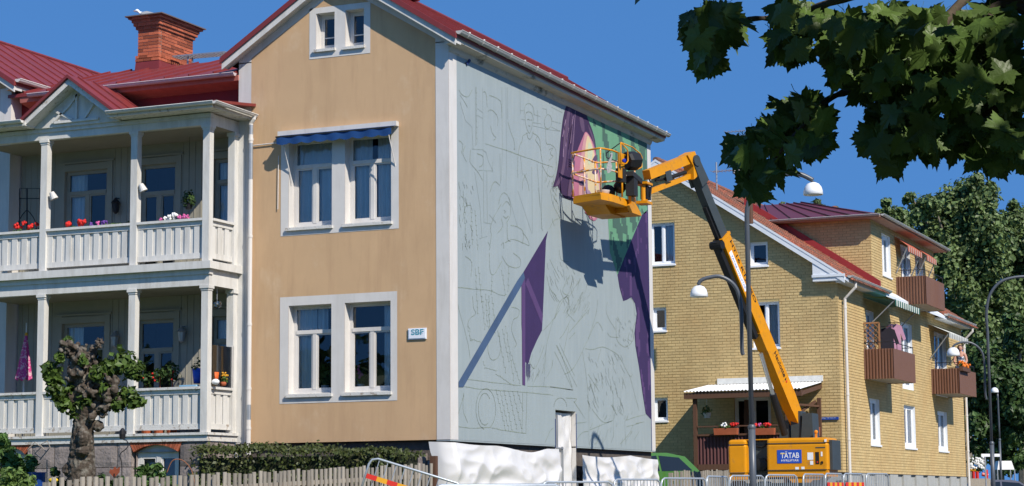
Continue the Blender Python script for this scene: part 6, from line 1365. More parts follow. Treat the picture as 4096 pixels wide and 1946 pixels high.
shrub('bright green bush in front of the arched basement window', 34.0, [(575, 1895, 40), (620, 1900, 45), (600, 1930, 50), (670, 1920, 35), (560, 1930, 35), (680, 1945, 40), (640, 1870, 18)], 1100, .08, GREENMID, 43)
shrub('low green plants beside the pollarded tree trunk', 33.4, [(420, 1930, 40), (400, 1945, 50), (230, 1930, 30), (255, 1945, 40), (220, 1890, 22), (470, 1940, 40)], 800, .07, GREENDK, 44)
BB = at_d(148, 1925, 33.8); m = MB(); gb = gz(BB.x, BB.y); zt3 = at_d(148, 1890, 33.8).z; m.lathe([(0, 0), (.12, 0), (.14, .1), (.15, (zt3-gb)*.5), (.14, zt3-gb-.02), (.155, zt3-gb), (.12, zt3-gb), (.11, zt3-gb-.1), (0, zt3-gb-.1)], (BB.x, BB.y, gb), 18); o = m.build('water_barrel', pm('barrel_blue', (.015, .06, .26), .4, .1, 4), smooth=True); tag(o, 'blue plastic water barrel behind the bush at lower left', 'barrel')
YF_ = at_d(213, 1922, 33.0); T = thing('yellow_flower', (YF_.x, YF_.y, gz(YF_.x, YF_.y)), 'large yellow flower head left of the pollarded tree', 'flower'); m = MB(); m.tube([V((YF_.x, YF_.y, gz(YF_.x, YF_.y))), YF_], .008, 5); m.build('stem', GREENMID, T); m = MB(); m.ball(YF_, .06, 10, sq=(1.5, 1.1, .7)); m.build('flower_head', pm('yellow_petal', (.75, .5, .02), .6, .2, 30), T, smooth=True)
TU = at_d(457, 1895, 34.2); T = thing('garden_ornament', (TU.x, TU.y, gz(TU.x, TU.y)), 'rusty red tulip shaped metal ornament right of the tree trunk', 'ornament'); m = MB(); m.tube([V((TU.x, TU.y, gz(TU.x, TU.y))), TU], .01, 5); m.build('stem', IRON, T)
m = MB(); s = .004; m.prism([TU+RT*(x*s)+UP*(y*s) for x, y in ((-22, 5), (-10, -8), (0, -20), (12, -6), (22, 5), (24, 28), (10, 20), (2, 30), (-8, 14), (-16, 20))], FW*.012); m.build('blossom', pm('rust_red', (.23, .06, .03), .7, .2, 9), T)
LN = [at_d(px, py, 34.3) for px, py in ((487, 1946), (487, 1860), (480, 1820), (500, 1800), (512, 1785), (508, 1765), (494, 1760))]; T = thing('lantern_hook', (LN[0].x, LN[0].y, gz(LN[0].x, LN[0].y)), 'black curled garden hook with small lantern before the veranda base', 'lantern'); m = MB(); m.tube([V((LN[0].x, LN[0].y, gz(LN[0].x, LN[0].y)))]+curve(LN, 5), .008, 6); m.build('hook', IRON, T); q = at_d(490, 1738, 34.3); m = MB(); m.lathe([(0, -.08), (.045, -.08), (.055, 0), (.05, .06), (.02, .10), (0, .11)], q, 10); m.tube([q+Z*.1, LN[-1]], .004, 5); m.build('lantern_body', IRON, T)
TRp = [at_d(px, py, 34.4) for px, py in ((110, 1800), (140, 1770), (165, 1790), (140, 1815), (165, 1835), (185, 1808), (160, 1780), (190, 1765), (200, 1790), (160, 1840), (188, 1840), (188, 1946))]; m = MB(); m.tube(TRp, .011, 5); m.tube([TRp[-1], V((TRp[-1].x, TRp[-1].y, gz(TRp[-1].x, TRp[-1].y)))], .011, 5); o = m.build('plant_trellis', WOODGREY); tag(o, 'small wooden lattice trellis left of the pollarded tree', 'trellis')
HS = curve([at_d(px, py, 33.6) for px, py in ((668, 1890), (685, 1850), (705, 1838), (735, 1845), (765, 1880), (778, 1930), (780, 1960))], 5); m = MB(); m.tube(HS, .008, 6); o = m.build('plant_hoop', pm('rust_wire', (.25, .10, .05), .8)); tag(o, 'thin rusty wire hoop arching over the bush by the basement window', 'hoop')
m = MB(); q = at_y(1738, 1825, -1.7); m.box(q.x-.06, q.x+.06, -1.78, -1.68, .9, q.z); o = m.build('wooden_post', BROWNWOOD); tag(o, 'brown wooden post at the end of the picket fence by the sheeting', 'post')
# ================================================================== things on the veranda
GER = pm('geranium_red', (.55, .02, .015), .6, .2, 30); PNK = pm('flower_pink', (.5, .10, .28), .6, .2, 30); WHF = pm('flower_white', (.75, .74, .72), .6, .1, 30); PURF = pm('flower_purple', (.12, .05, .25), .6, .2, 30); TERR = pm('terracotta', (.33, .085, .035), .8, .15, 8)
def flowerbox(label, x0, x1, z0, y, heads, leafn, seed, boxm=WWOOD, d=.16, h=.14, hang=0, axis=0):
    rr = random.Random(seed); T = thing('flower_box', ((x0+x1)/2, y, z0-h), label, 'flower box', 'flower boxes with plants'); m = MB()
    m.prism([(x0, y-d/2, z0), (x1, y-d/2, z0), (x1-.02, y-d/2+.01, z0-h), (x0+.02, y-d/2+.01, z0-h)], (0, d, 0)); m.build('box', boxm, T); m = MB()
    for k in range(leafn): leafcloud(m, (rr.uniform(x0+.03, x1-.03), y+rr.uniform(-.06, .06), z0+.04), .07, 6, .04, .075, (1, 1, .8), rr, .2)
    m.build('foliage', GREENMID, T, kind='stuff')
    for (x, dz_, r, mt) in heads:
        m = MB()
        for _ in range(9): m.ball((x+rr.gauss(0, r*.45), y-.03+rr.gauss(0, r*.4), z0+dz_+rr.gauss(0, r*.35)), r*.5, 6)
        m.build('flower_head', mt, T, smooth=True)
    return T
fx = lambda px, py=890: at_y(px, py, -1.12).x
flowerbox('box of red geraniums on the upper railing at the left edge', fx(35), fx(140), 7.24, -.92, [(fx(45), .16, .07, GER), (fx(76), .20, .05, GER), (fx(106), .14, .07, GER), (fx(128), .16, .06, GER)], 16, 51)
flowerbox('box of red and purple flowers on the middle of the upper railing', fx(225), fx(515), 7.24, -.92, [(fx(257), .13, .09, GER), (fx(303), .12, .08, GER), (fx(318), .14, .06, GER), (fx(345), .08, .05, PURF), (fx(372), .10, .05, PNK), (fx(392), .10, .05, PURF), (fx(405), .09, .05, PURF)], 26, 52)
flowerbox('box of white and pink flowers on the upper railing near the corner', fx(610), fx(745), 7.24, -.92, [(fx(625), .06, .05, PNK), (fx(642), .08, .05, WHF), (fx(664), .10, .06, WHF), (fx(684), .14, .06, WHF), (fx(700), .09, .05, PNK), (fx(718), .09, .06, PNK), (fx(730), .08, .05, PNK)], 12, 53)
pf_ = lambda px, py: at_y(px, py, Y2-PP-.08)
for (a, c, lab, heads) in ((2858, 2952, 'terracotta box with white and red flowers on the porch rail, left of the lamp post', ((2895, WHF), (2905, WHF), (2930, GER), (2945, GER))), (3005, 3100, 'terracotta box with red flowers on the porch rail, right of the lamp post', ((3025, GER), (3040, PNK), (3065, GER), (3075, GER)))):
    z0 = pf_(a, 1715).z; flowerbox(lab, pf_(a, 1715).x, pf_(c, 1715).x, z0, Y2-PP-.1, [(pf_(x, 1700).x, .10, .07, mt) for x, mt in heads], 16, int(a), TERR, .2, .2)
z0 = pf_(3250, 1710).z; flowerbox('terracotta pot with green plant at the right end of the porch', pf_(3235, 1710).x, pf_(3278, 1710).x, z0, Y2-PP-.1, [(pf_(3268, 1700).x, .08, .05, GER)], 10, 57, TERR, .22, .26)
m = MB(); q = at_y(2828, 1660, Y2-1.0); T = thing('hanging_plant', (q.x, q.y, q.z), 'white pot with trailing plant hanging inside the porch', 'plant'); m.lathe([(0, 0), (.1, 0), (.13, .16), (0, .16)], (q.x, q.y, q.z-.1), 12); m.tube([(q.x, q.y, q.z), (q.x, q.y, q.z+.7)], .005, 4); m.build('pot', STICK, T); m = MB(); leafcloud(m, (q.x, q.y, q.z+.1), .2, 70, .06, .12); m.build('foliage', GREENMID, T, kind='stuff')
m = MB(); q = at_y(755, 800, -.1); T = thing('hanging_plant', (q.x, q.y, q.z), 'round green plant hanging under the upper veranda ceiling', 'plant'); m.lathe([(0, -.05), (.06, -.05), (.09, .06), (0, .06)], q-Z*.15, 12); m.tube([q, V((q.x, q.y, 9.14))], .004, 4); m.build('pot', IRON, T); m = MB(); leafcloud(m, q, .16, 220, .04, .08, (1, 1, 1.35)); m.build('foliage', GREENDK, T, kind='stuff')
def spot(px, py, lab): q = at_y(px, py, -1.05); m = MB(); m.lathe([(.03, .16), (.05, .155), (.085, 0), (.07, 0), (.04, .13)], q, 12, axis=(-.35, -.2, .9)); m.bar(q+Z*.05, q+V((-.12, .0, .05)), .03, .03); o = m.build('wall_lamp', WHITE); tag(o, lab, 'lamp', 'small white cone lamps on the veranda posts')
spot(218, 797, 'white cone lamp on the second upper veranda post from the left'); spot(575, 765, 'white cone lamp on the upper veranda post left of the corner')
def lantern(px, py, lab, mt=IRON, s=1.0):
    q = at_y(px, py, YW-.12); T = thing('wall_lantern', q, lab, 'lantern', 'lanterns on the inner veranda wall'); m = MB(); m.bar(q+Z*.2*s, q+V((0, .12, .2*s)), .02, .02); m.lathe([(0, .2), (.02, .2), (.10, .1), (.11, .09), (.085, .08), (.06, -.1), (.02, -.14), (0, -.14)], q, 8); m.build('lantern_body', mt, T); return T
lantern(463, 830, 'dark hanging lantern between the upper veranda window and door'); lantern(458, 1365, 'grey wall lantern left of the lower veranda door', STEEL); lantern(727, 1345, 'grey wall lantern right of the lower veranda door', STEEL)
q = at_y(868, 1217, -.6); T = thing('globe_lamp', q, 'clear glass globe lamp under the lower veranda ceiling', 'lamp'); m = MB(); m.ball(q, .095, 18); m.build('globe', glass_mat('globe_glass', (.9, .9, .88), .08), T, smooth=True); m = MB(); m.tube([q, V((q.x, q.y, 5.89))], .008, 6); m.ball(q, .025, 8); m.build('holder', STEEL, T)
# closed parasol
q0, q1 = at_y(105, 1340, -.4), at_y(95, 1520, -.4); T = thing('closed_parasol', (q1.x, -.4, 2.98), 'closed magenta patterned parasol with yellow tip on the lower veranda', 'parasol'); MAG = pm('parasol_cloth', (.48, .045, .20), .8, .1, 5, c2=(.62, .38, .42), cs=16, cth=(.52, .58)); m = MB()
H_ = q0.z-q1.z
m.grid(24, 10, lambda u, v: V((lerp(q1.x, q0.x, v)+math.cos(u*6.283)*(lerp(.16, .02, v)*(1+.22*math.sin(u*6.283*7))), -.4+math.sin(u*6.283)*(lerp(.16, .02, v)*(1+.22*math.sin(u*6.283*7))), lerp(q1.z, q0.z, v)+(.03*math.sin(u*6.283*7) if v < .05 else 0)))); m.build('canopy', MAG, T, smooth=True)
m = MB(); m.tube([(q1.x, -.4, 2.98), (q1.x, -.4, q1.z+.2)], .018, 8); m.build('pole', WWOOD, T); m = MB(); m.tube([(q0.x, -.4, q0.z), (q0.x, -.4, q0.z+.25)], .012, 6); m.build('spike', WWOOD, T); m = MB(); m.lathe([(.035, -.02), (.03, .03), (0, .06)], q0, 10); m.build('tip', SYEL, T)
# wrought iron trellis on the upper veranda
A_ = [at_y(px, py, 0) for px, py in ((78, 920), (78, 755), (160, 755), (160, 920))]; m = MB(); m.tube(A_, .012, 6); c = at_y(108, 755, 0); c2_ = at_y(108, 920, 0); m.tube([c, c2_], .016, 6)
for s in (-1, 1): m.tube(curve([at_y(108, 840, 0), at_y(108+s*18, 860, 0), at_y(108+s*34, 890, 0), at_y(108+s*38, 930, 0)], 4), .010, 6)
m.tube([at_y(78, 795, 0), at_y(160, 795, 0)], .01, 6); o = m.build('iron_trellis', IRON); tag(o, 'black wrought iron trellis at the left end of the upper veranda', 'trellis')
# screen, pots on the lower veranda
m = MB(); xs_ = XE-.02; y0_, y1_ = -.92, -.18; m.box(xs_, xs_+.006, y0_, y1_, 3.9, 4.72); T = thing('wind_screen', (xs_, -.55, 3.9), 'translucent grey screen panel at the right end of the lower veranda', 'screen'); m.build('panel', glass_mat('screen_acrylic', (.62, .60, .66), .05), T); m = MB(); m.box(xs_-.01, xs_+.02, y1_, y1_+.04, 3.895, 4.74); m.build('frame', WHITE, T)
def pot(label, px, py, y, mt, r=.10, h=.2, plant=None, name='flower_pot'):
    q = at_y(px, py, y); T = thing(name, q, label, 'pot', 'pots on the lower veranda'); m = MB(); m.lathe([(0, 0), (r*.75, 0), (r, h), (r*.92, h), (r*.7, .03), (0, .03)], q, 16); m.build('pot', mt, T, smooth=True)
    if plant: m = MB(); leafcloud(m, q+Z*(h+.05), r*1.3, 60, .04, .08); m.build('foliage', plant[0], T, kind='stuff')
    if plant and len(plant) > 1:
        m = MB()
        for _ in range(14): m.ball(q+V((random.gauss(0, r*.6), random.gauss(0, r*.6), h+.12+random.gauss(0, .03))), .02, 6)
        m.build('flowers', plant[1], T, kind='stuff')
pot('blue glazed pot behind the lower railing near the corner post', 792, 1535, -.75, SBLUE, .12, .3, (GREENDK,)); pot('orange pot beside the white ball at the lower veranda end', 858, 1530, -.75, pm('orange_pot', (.6, .11, .02), .6), .09, .2); pot('small pot of yellow flowers behind the screen', 893, 1545, -.5, TERR, .07, .08, (GREENMID, SYEL))
q = at_y(862, 1528, -.95); m = MB(); m.ball(q, .065, 14, sq=(1.3, 1, .9)); o = m.build('white_ball', OPAL, smooth=True); tag(o, 'white rounded lamp ball on the lower railing beside the orange pot', 'ball')
for i, (px, py, r) in enumerate(((640, 1500, 34), (690, 1490, 44), (590, 1520, 30))): 
    q = at_y(px, py, -.3); T = thing('potted_plant', q, ('dark leafy plant with red flowers behind the lower railing', 'tall dark potted plant in front of the lower veranda door', 'low dark plant beside the lower veranda post')[i], 'plant', 'plants on the lower veranda'); m = MB(); leafcloud(m, q, r*.0047, 130, .05, .10, (1, 1, 1.2)); m.build('foliage', GREENDK, T, kind='stuff')
    m = MB()
    for _ in range(2): m.ball(q+V((random.gauss(0, .1), -.12, random.gauss(0, .08))), .022, 6)
    m.build('flowers', GER, T, kind='stuff'); m = MB(); m.lathe([(0, 0), (.1, 0), (.13, .25), (0, .25)], V((q.x, q.y, 3.0)), 12); m.tube([V((q.x, q.y, 3.2)), q], .015, 5); m.build('pot', TERR, T)
q = at_y(750, 1538, -1.1); m = MB(); m.box(q.x-.18, q.x+.2, -1.12, -.98, 3.892, 3.925); o = m.build('tray', pm('tray_blue', (.25, .45, .62), .5)); tag(o, 'pale blue tray lying on the lower railing', 'tray')
# plants on window sills inside
for (px, py, fl_, lab) in ((1220, 1520, None, 'green houseplant in the lower left window'), (1300, 1500, None, 'leafy houseplant behind the second pane of the lower left window'), (1442, 1500, PNK, 'pink orchid in the lower right window')):
    q = at_y(px, py, .42); T = thing('houseplant', (q.x, q.y, 3.8), lab, 'plant', 'houseplants behind the lower windows'); m = MB(); leafcloud(m, q, .17, 120, .05, .11, (.8, .5, 1.5)); m.build('foliage', GREENMID, T, kind='stuff'); m = MB(); m.lathe([(0, 0), (.07, 0), (.09, .14), (0, .14)], (q.x, q.y, 3.78), 12); m.build('pot', STICK, T)
    if fl_:
        m = MB()
        for _ in range(12): m.ball(q+V((random.gauss(0, .06), -.12, random.uniform(-.1, .25))), .03, 7, sq=(1, .5, 1))
        m.build('blossoms', fl_, T, kind='stuff')
# gull on the chimney
q = at_z(600, 55, 12.73); q = V((cx0+.10, cy0+.15, 12.726)); T = thing('gull', q, 'white and grey gull resting on the brick chimney', 'bird'); GW = pm('gull_white', (.78, .78, .78), .7, .03); m = MB(); prof = [(-.20, .012, .09), (-.12, .055, .085), (0, .075, .08), (.08, .065, .085), (.13, .045, .12), (.165, .042, .165), (.20, .040, .185), (.235, .028, .18), (.25, .012, .175)]
hdg = V((-.95, -.3, 0)).normalized(); sd = V((-hdg.y, hdg.x, 0)); n = 10
for (s, r, zc) in prof:
    for k in range(n): t = 6.283*k/n; m.v.append(tuple(q+hdg*s+sd*(math.cos(t)*r)+Z*(zc+math.sin(t)*r)))
for i in range(len(prof)-1):
    for k in range(n): m.f.append((i*n+k, i*n+(k+1) % n, (i+1)*n+(k+1) % n, (i+1)*n+k)); m.m.append(0); m.t.append(.5)
m.build('body', GW, T, smooth=True); m = MB()
for s_ in (-1, 1): m.prism([q+sd*(.07*s_)+hdg*a+Z*b_ for a, b_ in ((.10, .12), (-.05, .15), (-.26, .09), (-.1, .06), (.06, .07))], sd*(.012*s_))
m.build('wings', pm('gull_grey', (.35, .36, .38), .7), T); m = MB(); m.lathe([(.014, 0), (.008, .03), (0, .05)], q+hdg*.245+Z*.178, 8, axis=hdg); m.build('beak', SYEL, T)
# ================================================================== cars
def car(label, pos, heading, paintm, grp='parked cars'):
    h = V((math.cos(heading), math.sin(heading), 0)); w = V((-h.y, h.x, 0)); T = thing('parked_car', pos, label, 'car', grp); P = lambda a, b_, c: V(pos)+h*a+w*b_+Z*c
    prof = [(-1.9, .35), (-1.95, .62), (-1.88, .92), (-1.3, .98), (0, 1.0), (.75, .98), (1.25, .92), (1.8, .76), (1.97, .58), (1.95, .32), (1.6, .22), (-1.6, .22)]
    m = MB(); ws = [(-.84, .94), (-.80, 1.0), (.80, 1.0), (.84, .94)]; N = len(prof); vs_ = []
    for yy, sc in ((-.85, .965), (-.80, 1.0), (.80, 1.0), (.85, .965)):
        for a, z_ in prof: vs_.append(P(a*sc, yy, .6+(z_-.6)*sc))
    fs = [tuple(range(N))[::-1], tuple(range(3*N, 4*N))]
    for j in range(3):
        for i in range(N): fs.append((j*N+i, j*N+(i+1) % N, (j+1)*N+(i+1) % N, (j+1)*N+i))
    m.mesh(vs_, fs); m.build('body', paintm, T)
    gb = [(1.12, .93), (.45, 1.42), (.1, 1.49), (-.7, 1.50), (-1.35, 1.40), (-1.82, .96)]; m = MB(); vs_ = []
    for sgn in (-1, 1):
        for a, z_ in gb: vs_.append(P(a, sgn*lerp(.80, .62, (z_-.93)/.57), z_))
    n = len(gb); fs = [tuple(range(n)), tuple(range(2*n-1, n-1, -1))]+[(i+1, i, n+i, n+i+1) for i in range(n-1)]; m.mesh(vs_, fs); m.build('cabin', paintm, T)
    GD = MATS.get('car_glass') or pm('car_glass', (.012, .014, .015), .06, .05, 3, spec=.6)
    f = lambda z_: lerp(.80, .62, (z_-.93)/.57)+.006
    for sgn in (-1, 1):
        for poly in (((.92, 1.0), (.42, 1.36), (-.28, 1.42), (-.28, 1.0)), ((-.36, 1.0), (-.36, 1.42), (-1.1, 1.37), (-1.5, 1.02))):
            m = MB(); m.prism([P(a, sgn*f(z_), z_) for a, z_ in poly], w*(.004*sgn)); m.build('side_window', GD, T)
        m = MB(); m.ball(P(.78, sgn*.98, 1.03), .1, 10, sq=(.8, .8, .7)); m.bar(P(.80, sgn*.82, 1.0), P(.78, sgn*.95, 1.02), .05, .04); m.build('mirror', paintm, T, smooth=True)
        m = MB(); m.ball(P(1.78, sgn*.62, .72), .14, 10, sq=(.9, .9, .6)); m.build('headlight', OPAL, T, smooth=True)
        m = MB(); m.ball(P(-1.88, sgn*.68, .8), .10, 10); m.build('tail_light', REDM, T, smooth=True)
        for a in (1.22, -1.2):
            m = MB(); m.lathe([(.12, -.1), (.29, -.11), (.32, -.06), (.32, .06), (.29, .11), (.12, .1)], P(a, sgn*.76, .32), 20, axis=w); wl = m.build('wheel', BLACK, T, smooth=True); m = MB(); m.lathe([(0, .1*sgn), (.18, .105*sgn), (.2, .09*sgn)], P(a, sgn*.76, .32), 16, axis=w); m.build('rim', STEEL, wl)
    m = MB(); e_ = .006; m.face([P(1.08+e_, -.66, .985), P(1.08+e_, .66, .985), P(.47+e_, .60, 1.41), P(.47+e_, -.60, 1.41)]); m.build('windscreen', GD, T); m = MB(); m.face([P(-1.75-e_, .66, 1.02), P(-1.75-e_, -.66, 1.02), P(-1.42-e_, -.58, 1.36), P(-1.42-e_, .58, 1.36)]); m.build('rear_window', GD, T)
    return T
q = at_d(2668, 1870, 55); cg = gz(q.x, q.y); ztop__ = at_d(2640, 1808, 55).z
car('bright green small car parked behind the fence at the mural corner', (q.x-.25-RH.x*.8, q.y+.3-RH.y*.8, ztop__-1.52), math.atan2(-FH.y*.62-RH.y*.78, -FH.x*.62-RH.x*.78), pm('car_green', (.055, .15, .02), .3, .05, 3, spec=.5, coat=.4))
q = at_d(4020, 1935, 84); car('dark blue car at the bottom right corner under the trees', (q.x, q.y, at_d(4020, 1918, 84).z-1.52), math.atan2(RH.y, RH.x), pm('car_blue', (.012, .02, .06), .3, .05, 3, coat=.3))
# ================================================================== the person and things on the balconies
PC = V((1.80, 41.55, 5.53)); face_d = (CAM-PC); face_d.z = 0; face_d.normalize(); fs_ = V((-face_d.y, face_d.x, 0))
SKIN = pm('skin', (.46, .24, .17), .6, .06, 5); HAIRB = pm('hair_brown', (.10, .06, .04), .7, .2, 20); TOPM = pm('top_cloth', (.55, .56, .58), .85, .1, 6, c2=(.03, .05, .10), cs=7, cth=(.48, .52)); TROU = pm('trousers', (.03, .04, .07), .9, .1)
PE = thing('person', PC, 'person in a sleeveless patterned top standing on the right balcony', 'person')
def skinmesh(name, verts, edges, radii, mt, parent, sub=1, root=0):
    me = bpy.data.meshes.new(name); me.from_pydata([tuple(v-woff(parent)) for v in verts], edges, []); me.materials.append(mt); o = bpy.data.objects.new(name, me); COL.objects.link(o); o.parent = parent
    md = o.modifiers.new('skin', 'SKIN'); md.use_smooth_shade = True; sv = me.skin_vertices[0].data if me.skin_vertices else None
    if sv is None:
        bpy.context.view_layer.objects.active = o; bpy.context.view_layer.update(); sv = me.skin_vertices[0].data if me.skin_vertices else None
    if sv:
        for i, r in enumerate(radii): sv[i].radius = (r, r) if not isinstance(r, tuple) else r
        sv[root].use_root = True
    md = o.modifiers.new('sub', 'SUBSURF'); md.levels = sub; md.render_levels = sub; return o
Q = lambda f, s, z_: PC+face_d*f+fs_*s+Z*z_
vv = [Q(0, 0, .95), Q(0, 0, 1.15), Q(.01, 0, 1.33), Q(0, 0, 1.44), Q(.02, 0, 1.53), Q(.035, 0, 1.62), Q(.02, 0, 1.70),
      Q(0, .17, 1.40), Q(.06, .23, 1.14), Q(.24, .17, 1.02), Q(.31, .15, 1.03), Q(0, -.17, 1.40), Q(.05, -.24, 1.14), Q(.24, -.18, 1.02), Q(.31, -.16, 1.03),
      Q(0, .10, .88), Q(.02, .10, .48), Q(0, .11, .08), Q(.12, .12, .03), Q(0, -.10, .88), Q(.02, -.10, .48), Q(0, -.11, .08), Q(.12, -.12, .03)]
ee = [(0, 1), (1, 2), (2, 3), (3, 4), (4, 5), (5, 6), (3, 7), (7, 8), (8, 9), (9, 10), (3, 11), (11, 12), (12, 13), (13, 14), (0, 15), (15, 16), (16, 17), (17, 18), (0, 19), (19, 20), (20, 21), (21, 22)]
rr_ = [.15, .14, .15, .09, .055, .095, .075, .07, .05, .035, .03, .07, .05, .035, .03, .10, .07, .045, .04, .10, .07, .045, .04]
for s_, wi in ((1, 10), (-1, 14)):          # five fingers curled over the rail
    for j in range(5):
        base_i = len(vv); off_ = (j-2)*.019; ln_ = (.05, .07, .075, .07, .055)[j]
        if j == 0: off_ = -s_*-.05*s_
        o1 = vv[wi]+fs_*(off_*s_)+face_d*.03; vv += [o1, o1+face_d*ln_*.6, o1+face_d*ln_*.75-Z*.03]; ee += [(wi, base_i), (base_i, base_i+1), (base_i+1, base_i+2)]; rr_ += [.010, .0095, .008]
skinmesh('body', vv, ee, rr_, SKIN, PE)
skinmesh('top', [Q(0, 0, .93), Q(0, 0, 1.13), Q(.01, 0, 1.31), Q(.0, 0, 1.37)], [(0, 1), (1, 2), (2, 3)], [.165, .155, .168, .13], TOPM, PE); skinmesh('trousers', [Q(0, 0, .92), Q(0, .10, .86), Q(.02, .10, .48), Q(0, .11, .12), Q(0, -.10, .86), Q(.02, -.10, .48), Q(0, -.11, .12)], [(0, 1), (1, 2), (2, 3), (0, 4), (4, 5), (5, 6)], [.15, .12, .085, .065, .12, .085, .065], TROU, PE)
m = MB(); m.ball(Q(-.015, 0, 1.665), .112, 14, sq=(1, 1, 1.0)); m.build('hair', HAIRB, PE, smooth=True); m = MB()
m.ball(Q(.125, 0, 1.615), .018, 8); m.ball(Q(.10, .098, 1.62), .02, 8); m.ball(Q(.0, .10, 1.61), .025, 8); m.ball(Q(.0, -.10, 1.61), .025, 8); m.ball(Q(.07, 0, 1.615), .082, 12, sq=(1, 1, 1.2)); m.build('face', SKIN, PE, smooth=True)
for s_ in (-1, 1): m = MB(); m.ball(Q(.142, s_*.033, 1.64), .013, 8); m.build('eye', INK, PE)
m = MB(); m.ball(Q(.142, 0, 1.565), .016, 8, sq=(1.2, 1.2, .45)); m.build('mouth', pm('lips', (.35, .08, .07), .5), PE)
flb = MB(); TT = thing('flower_box', (1.95, 40.3, 6.2), 'box of orange flowers on the right balcony rail', 'flower box', 'flower boxes with plants'); flb.box(2.11, 2.25, 39.62, 41.1, 6.2, 6.36); flb.build('box', BROWNWOOD, TT); m = MB(); ro = random.Random(8)
for k in range(16): leafcloud(m, (2.14, 39.7+k*.09, 6.40), .09, 10, .05, .09, rnd=ro)
m.build('foliage', GREENDK, TT, kind='stuff'); m = MB(); ORG = pm('flower_orange', (.65, .17, .02), .6)
for k in range(60): m.ball((2.17+ro.gauss(0, .05), 39.65+ro.random()*1.4, 6.44+ro.gauss(0, .05)), .045, 6)
m.build('flowers', ORG, TT, kind='stuff')
def shirt(label, x, y, z, mt, s=1.0):
    T = thing('hanging_shirt', (x, y, z-.7*s), label, 'shirt', 'laundry on the left balcony'); m = MB(); pts = [(-.2, 0), (-.2, -.42), (-.3, -.38), (-.36, -.18), (-.2, .12), (-.07, .18), (.07, .18), (.2, .12), (.36, -.18), (.3, -.38), (.2, -.42), (.2, -.72), (-.2, -.72)]
    pts = [(-.22, -.72), (-.2, -.15), (-.29, -.40), (-.38, -.34), (-.24, .10), (-.07, .17), (0, .14), (.07, .17), (.24, .10), (.38, -.34), (.29, -.40), (.2, -.15), (.22, -.72)]
    m.prism([V((x, y, z))+RT*(a*s)+Z*(b_*s) for a, b_ in pts], FH*.06); m.build('cloth', mt, T); m = MB(); m.tube([V((x, y, z+.14*s)), V((x, y, z+.28*s))], .008, 5); m.tube([V((x, y, z+.2))-RT*.2, V((x, y, z+.2))+RT*.2], .012, 5); m.build('hanger', BROWNWOOD, T)
q = at_y(3550, 1350, 30.4); shirt('black shirt on a hanger above the left balcony', q.x+.0, 30.4, q.z+.15, pm('black_cloth', (.015, .013, .02), .9)); q = at_y(3578, 1340, 31.2); shirt('pink shirt hanging behind the black one on the left balcony', q.x, 31.2, q.z+.2, pm('pink_cloth', (.42, .22, .32), .9))
T = thing('wooden_trellis', (X2+.5, 29.25, 6.3), 'wooden lattice screen at the near end of the left balcony', 'trellis'); TW = pm('trellis_wood', (.30, .15, .07), .8, .15); x0, x1, z0, z1 = at_y(3449, 1400, 29.2).x, at_y(3519, 1400, 29.2).x, at_y(3480, 1400, 29.2).z, at_y(3480, 1293, 29.2).z; m = MB(); yq = 29.2
for a, c in (((x0, z0), (x0, z1)), ((x1, z0), (x1, z1)), ((x0, z1), (x1, z1)), ((x0, z0), (x1, z0))): m.bar((a[0], yq, a[1]), (c[0], yq, c[1]), .05, .04, up=(0, 1, 0))
m.build('frame', TW, T); m = MB(); wq, hq = x1-x0, z1-z0
for k in range(-4, 8):
    for sg in (1, -1):
        t0 = k*.17; a, c = t0, t0+hq
        lo_, hi_ = max(0, a), min(wq, c)
        if lo_ < hi_:
            p0 = (lo_, lo_-a); p1 = (hi_, hi_-a); f_ = (lambda u: x0+u) if sg == 1 else (lambda u: x1-u); m.bar((f_(p0[0]), yq+.012*sg, z0+p0[1]), (f_(p1[0]), yq+.012*sg, z0+p1[1]), .022, .012, up=(0, 1, 0))
m.build('lattice', TW, T, kind='stuff')
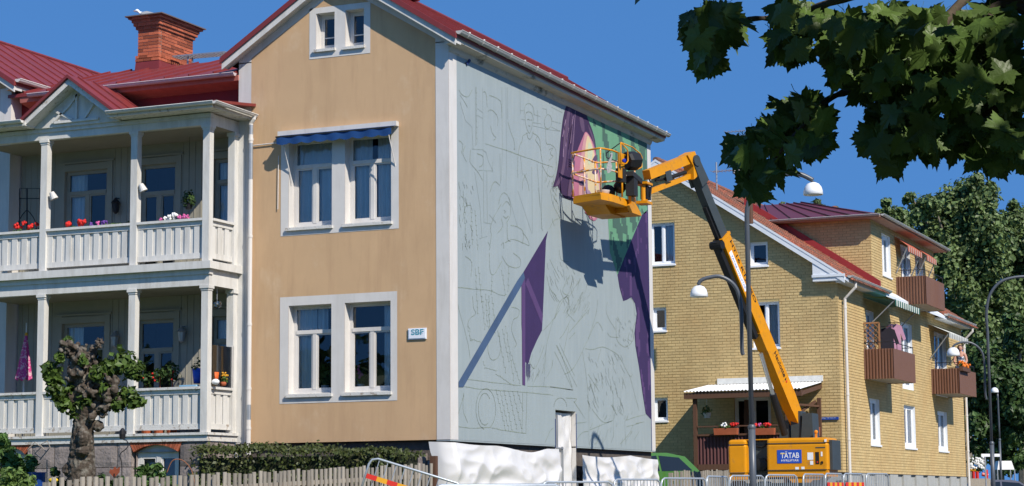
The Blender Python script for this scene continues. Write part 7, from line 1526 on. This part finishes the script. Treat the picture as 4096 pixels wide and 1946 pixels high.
# ================================================================== far things at the right edge
q = at_d(3940, 1822, 70); T = thing('street_sign', (q.x, q.y, gz(q.x, q.y)), 'white street name sign behind the right lamp post', 'sign'); m = MB(); a, c = at_d(3925, 1822, 70), at_d(3999, 1822, 70); m.bar(a, c, .02, .10, up=Z); m.build('plate', STICK, T); m = MB(); m.tube([V((q.x, q.y, gz(q.x, q.y))), q+FH*.03], .03, 8); m.build('post', STEEL, T)
q = at_d(4015, 1865, 92); T = thing('garden_tent', (q.x, q.y, gz(q.x, q.y)), 'white garden tent roof under the trees at right', 'tent'); w3 = 34*92/FL; zt4, zb4 = at_d(4015, 1845, 92).z, at_d(4015, 1880, 92).z; m = MB(); cs_ = [q+RH*(a*w3)+FH*(b_*w3) for a, b_ in ((-1, -1), (1, -1), (1, 1), (-1, 1))]; lo4 = [V((p.x, p.y, zb4)) for p in cs_]; tp = [V((lerp(q.x, p.x, .75), lerp(q.y, p.y, .75), zt4)) for p in cs_]
for i in range(4): m.face([lo4[i], lo4[(i+1) % 4], tp[(i+1) % 4], tp[i]])
m.face(tp); m.build('roof', TARP, T)
for p in lo4: m = MB(); m.tube([V((p.x, p.y, gz(p.x, p.y))), p], .03, 6); m.build('leg', STEEL, T)
q = at_d(3915, 1900, 86); T = thing('play_frame', (q.x, q.y, gz(q.x, q.y)), 'red and yellow play frame beyond the brick house corner', 'play frame'); m = MB()
for px in (3893, 3908, 3945): a = at_d(px, 1880, 86); m.tube([a, V((a.x, a.y, gz(a.x, a.y)))], .07, 8)
m.tube([at_d(3928, 1898, 86), at_d(3952, 1902, 86)], .08, 8); m.build('posts', REDM, T); m = MB(); m.tube([at_d(3878, 1878, 86), at_d(3918, 1882, 86)], .09, 8); m.build('top_bar', SYEL, T)
T = thing('board_fence', (at_d(3910, 1930, 80).x, at_d(3910, 1930, 80).y, 1.4), 'low brown board fence right of the brick house', 'fence', 'picket fences'); md_ = MB(); md_.box(-.06, .06, -.012, .012, 0, 1.05); md_ = md_.data('board', WOODGREY)
for k in range(9): p = lerp(at_d(3880, 1915, 80), at_d(3955, 1915, 80), k/8); inst('board', md_, T, (p.x, p.y, p.z-1.05), (0, 0, YAW))
T = thing('flowering_bush', (at_d(3910, 1850, 84).x, at_d(3910, 1850, 84).y, 1.4), 'bush with white blossom beyond the brick house corner', 'shrub'); m = MB(); rw = random.Random(77)
for (px, py) in ((3885, 1850), (3905, 1840), (3925, 1850), (3915, 1870)): leafcloud(m, at_d(px, py, 84), .28, 60, .08, .15, rnd=rw)
m.build('foliage', LFB, T, kind='stuff'); m = MB()
for _ in range(50): m.ball(at_d(rw.uniform(3878, 3935), rw.uniform(1830, 1875), 83.7), rw.uniform(.03, .07), 5)
m.build('blossom', WHF, T, kind='stuff')
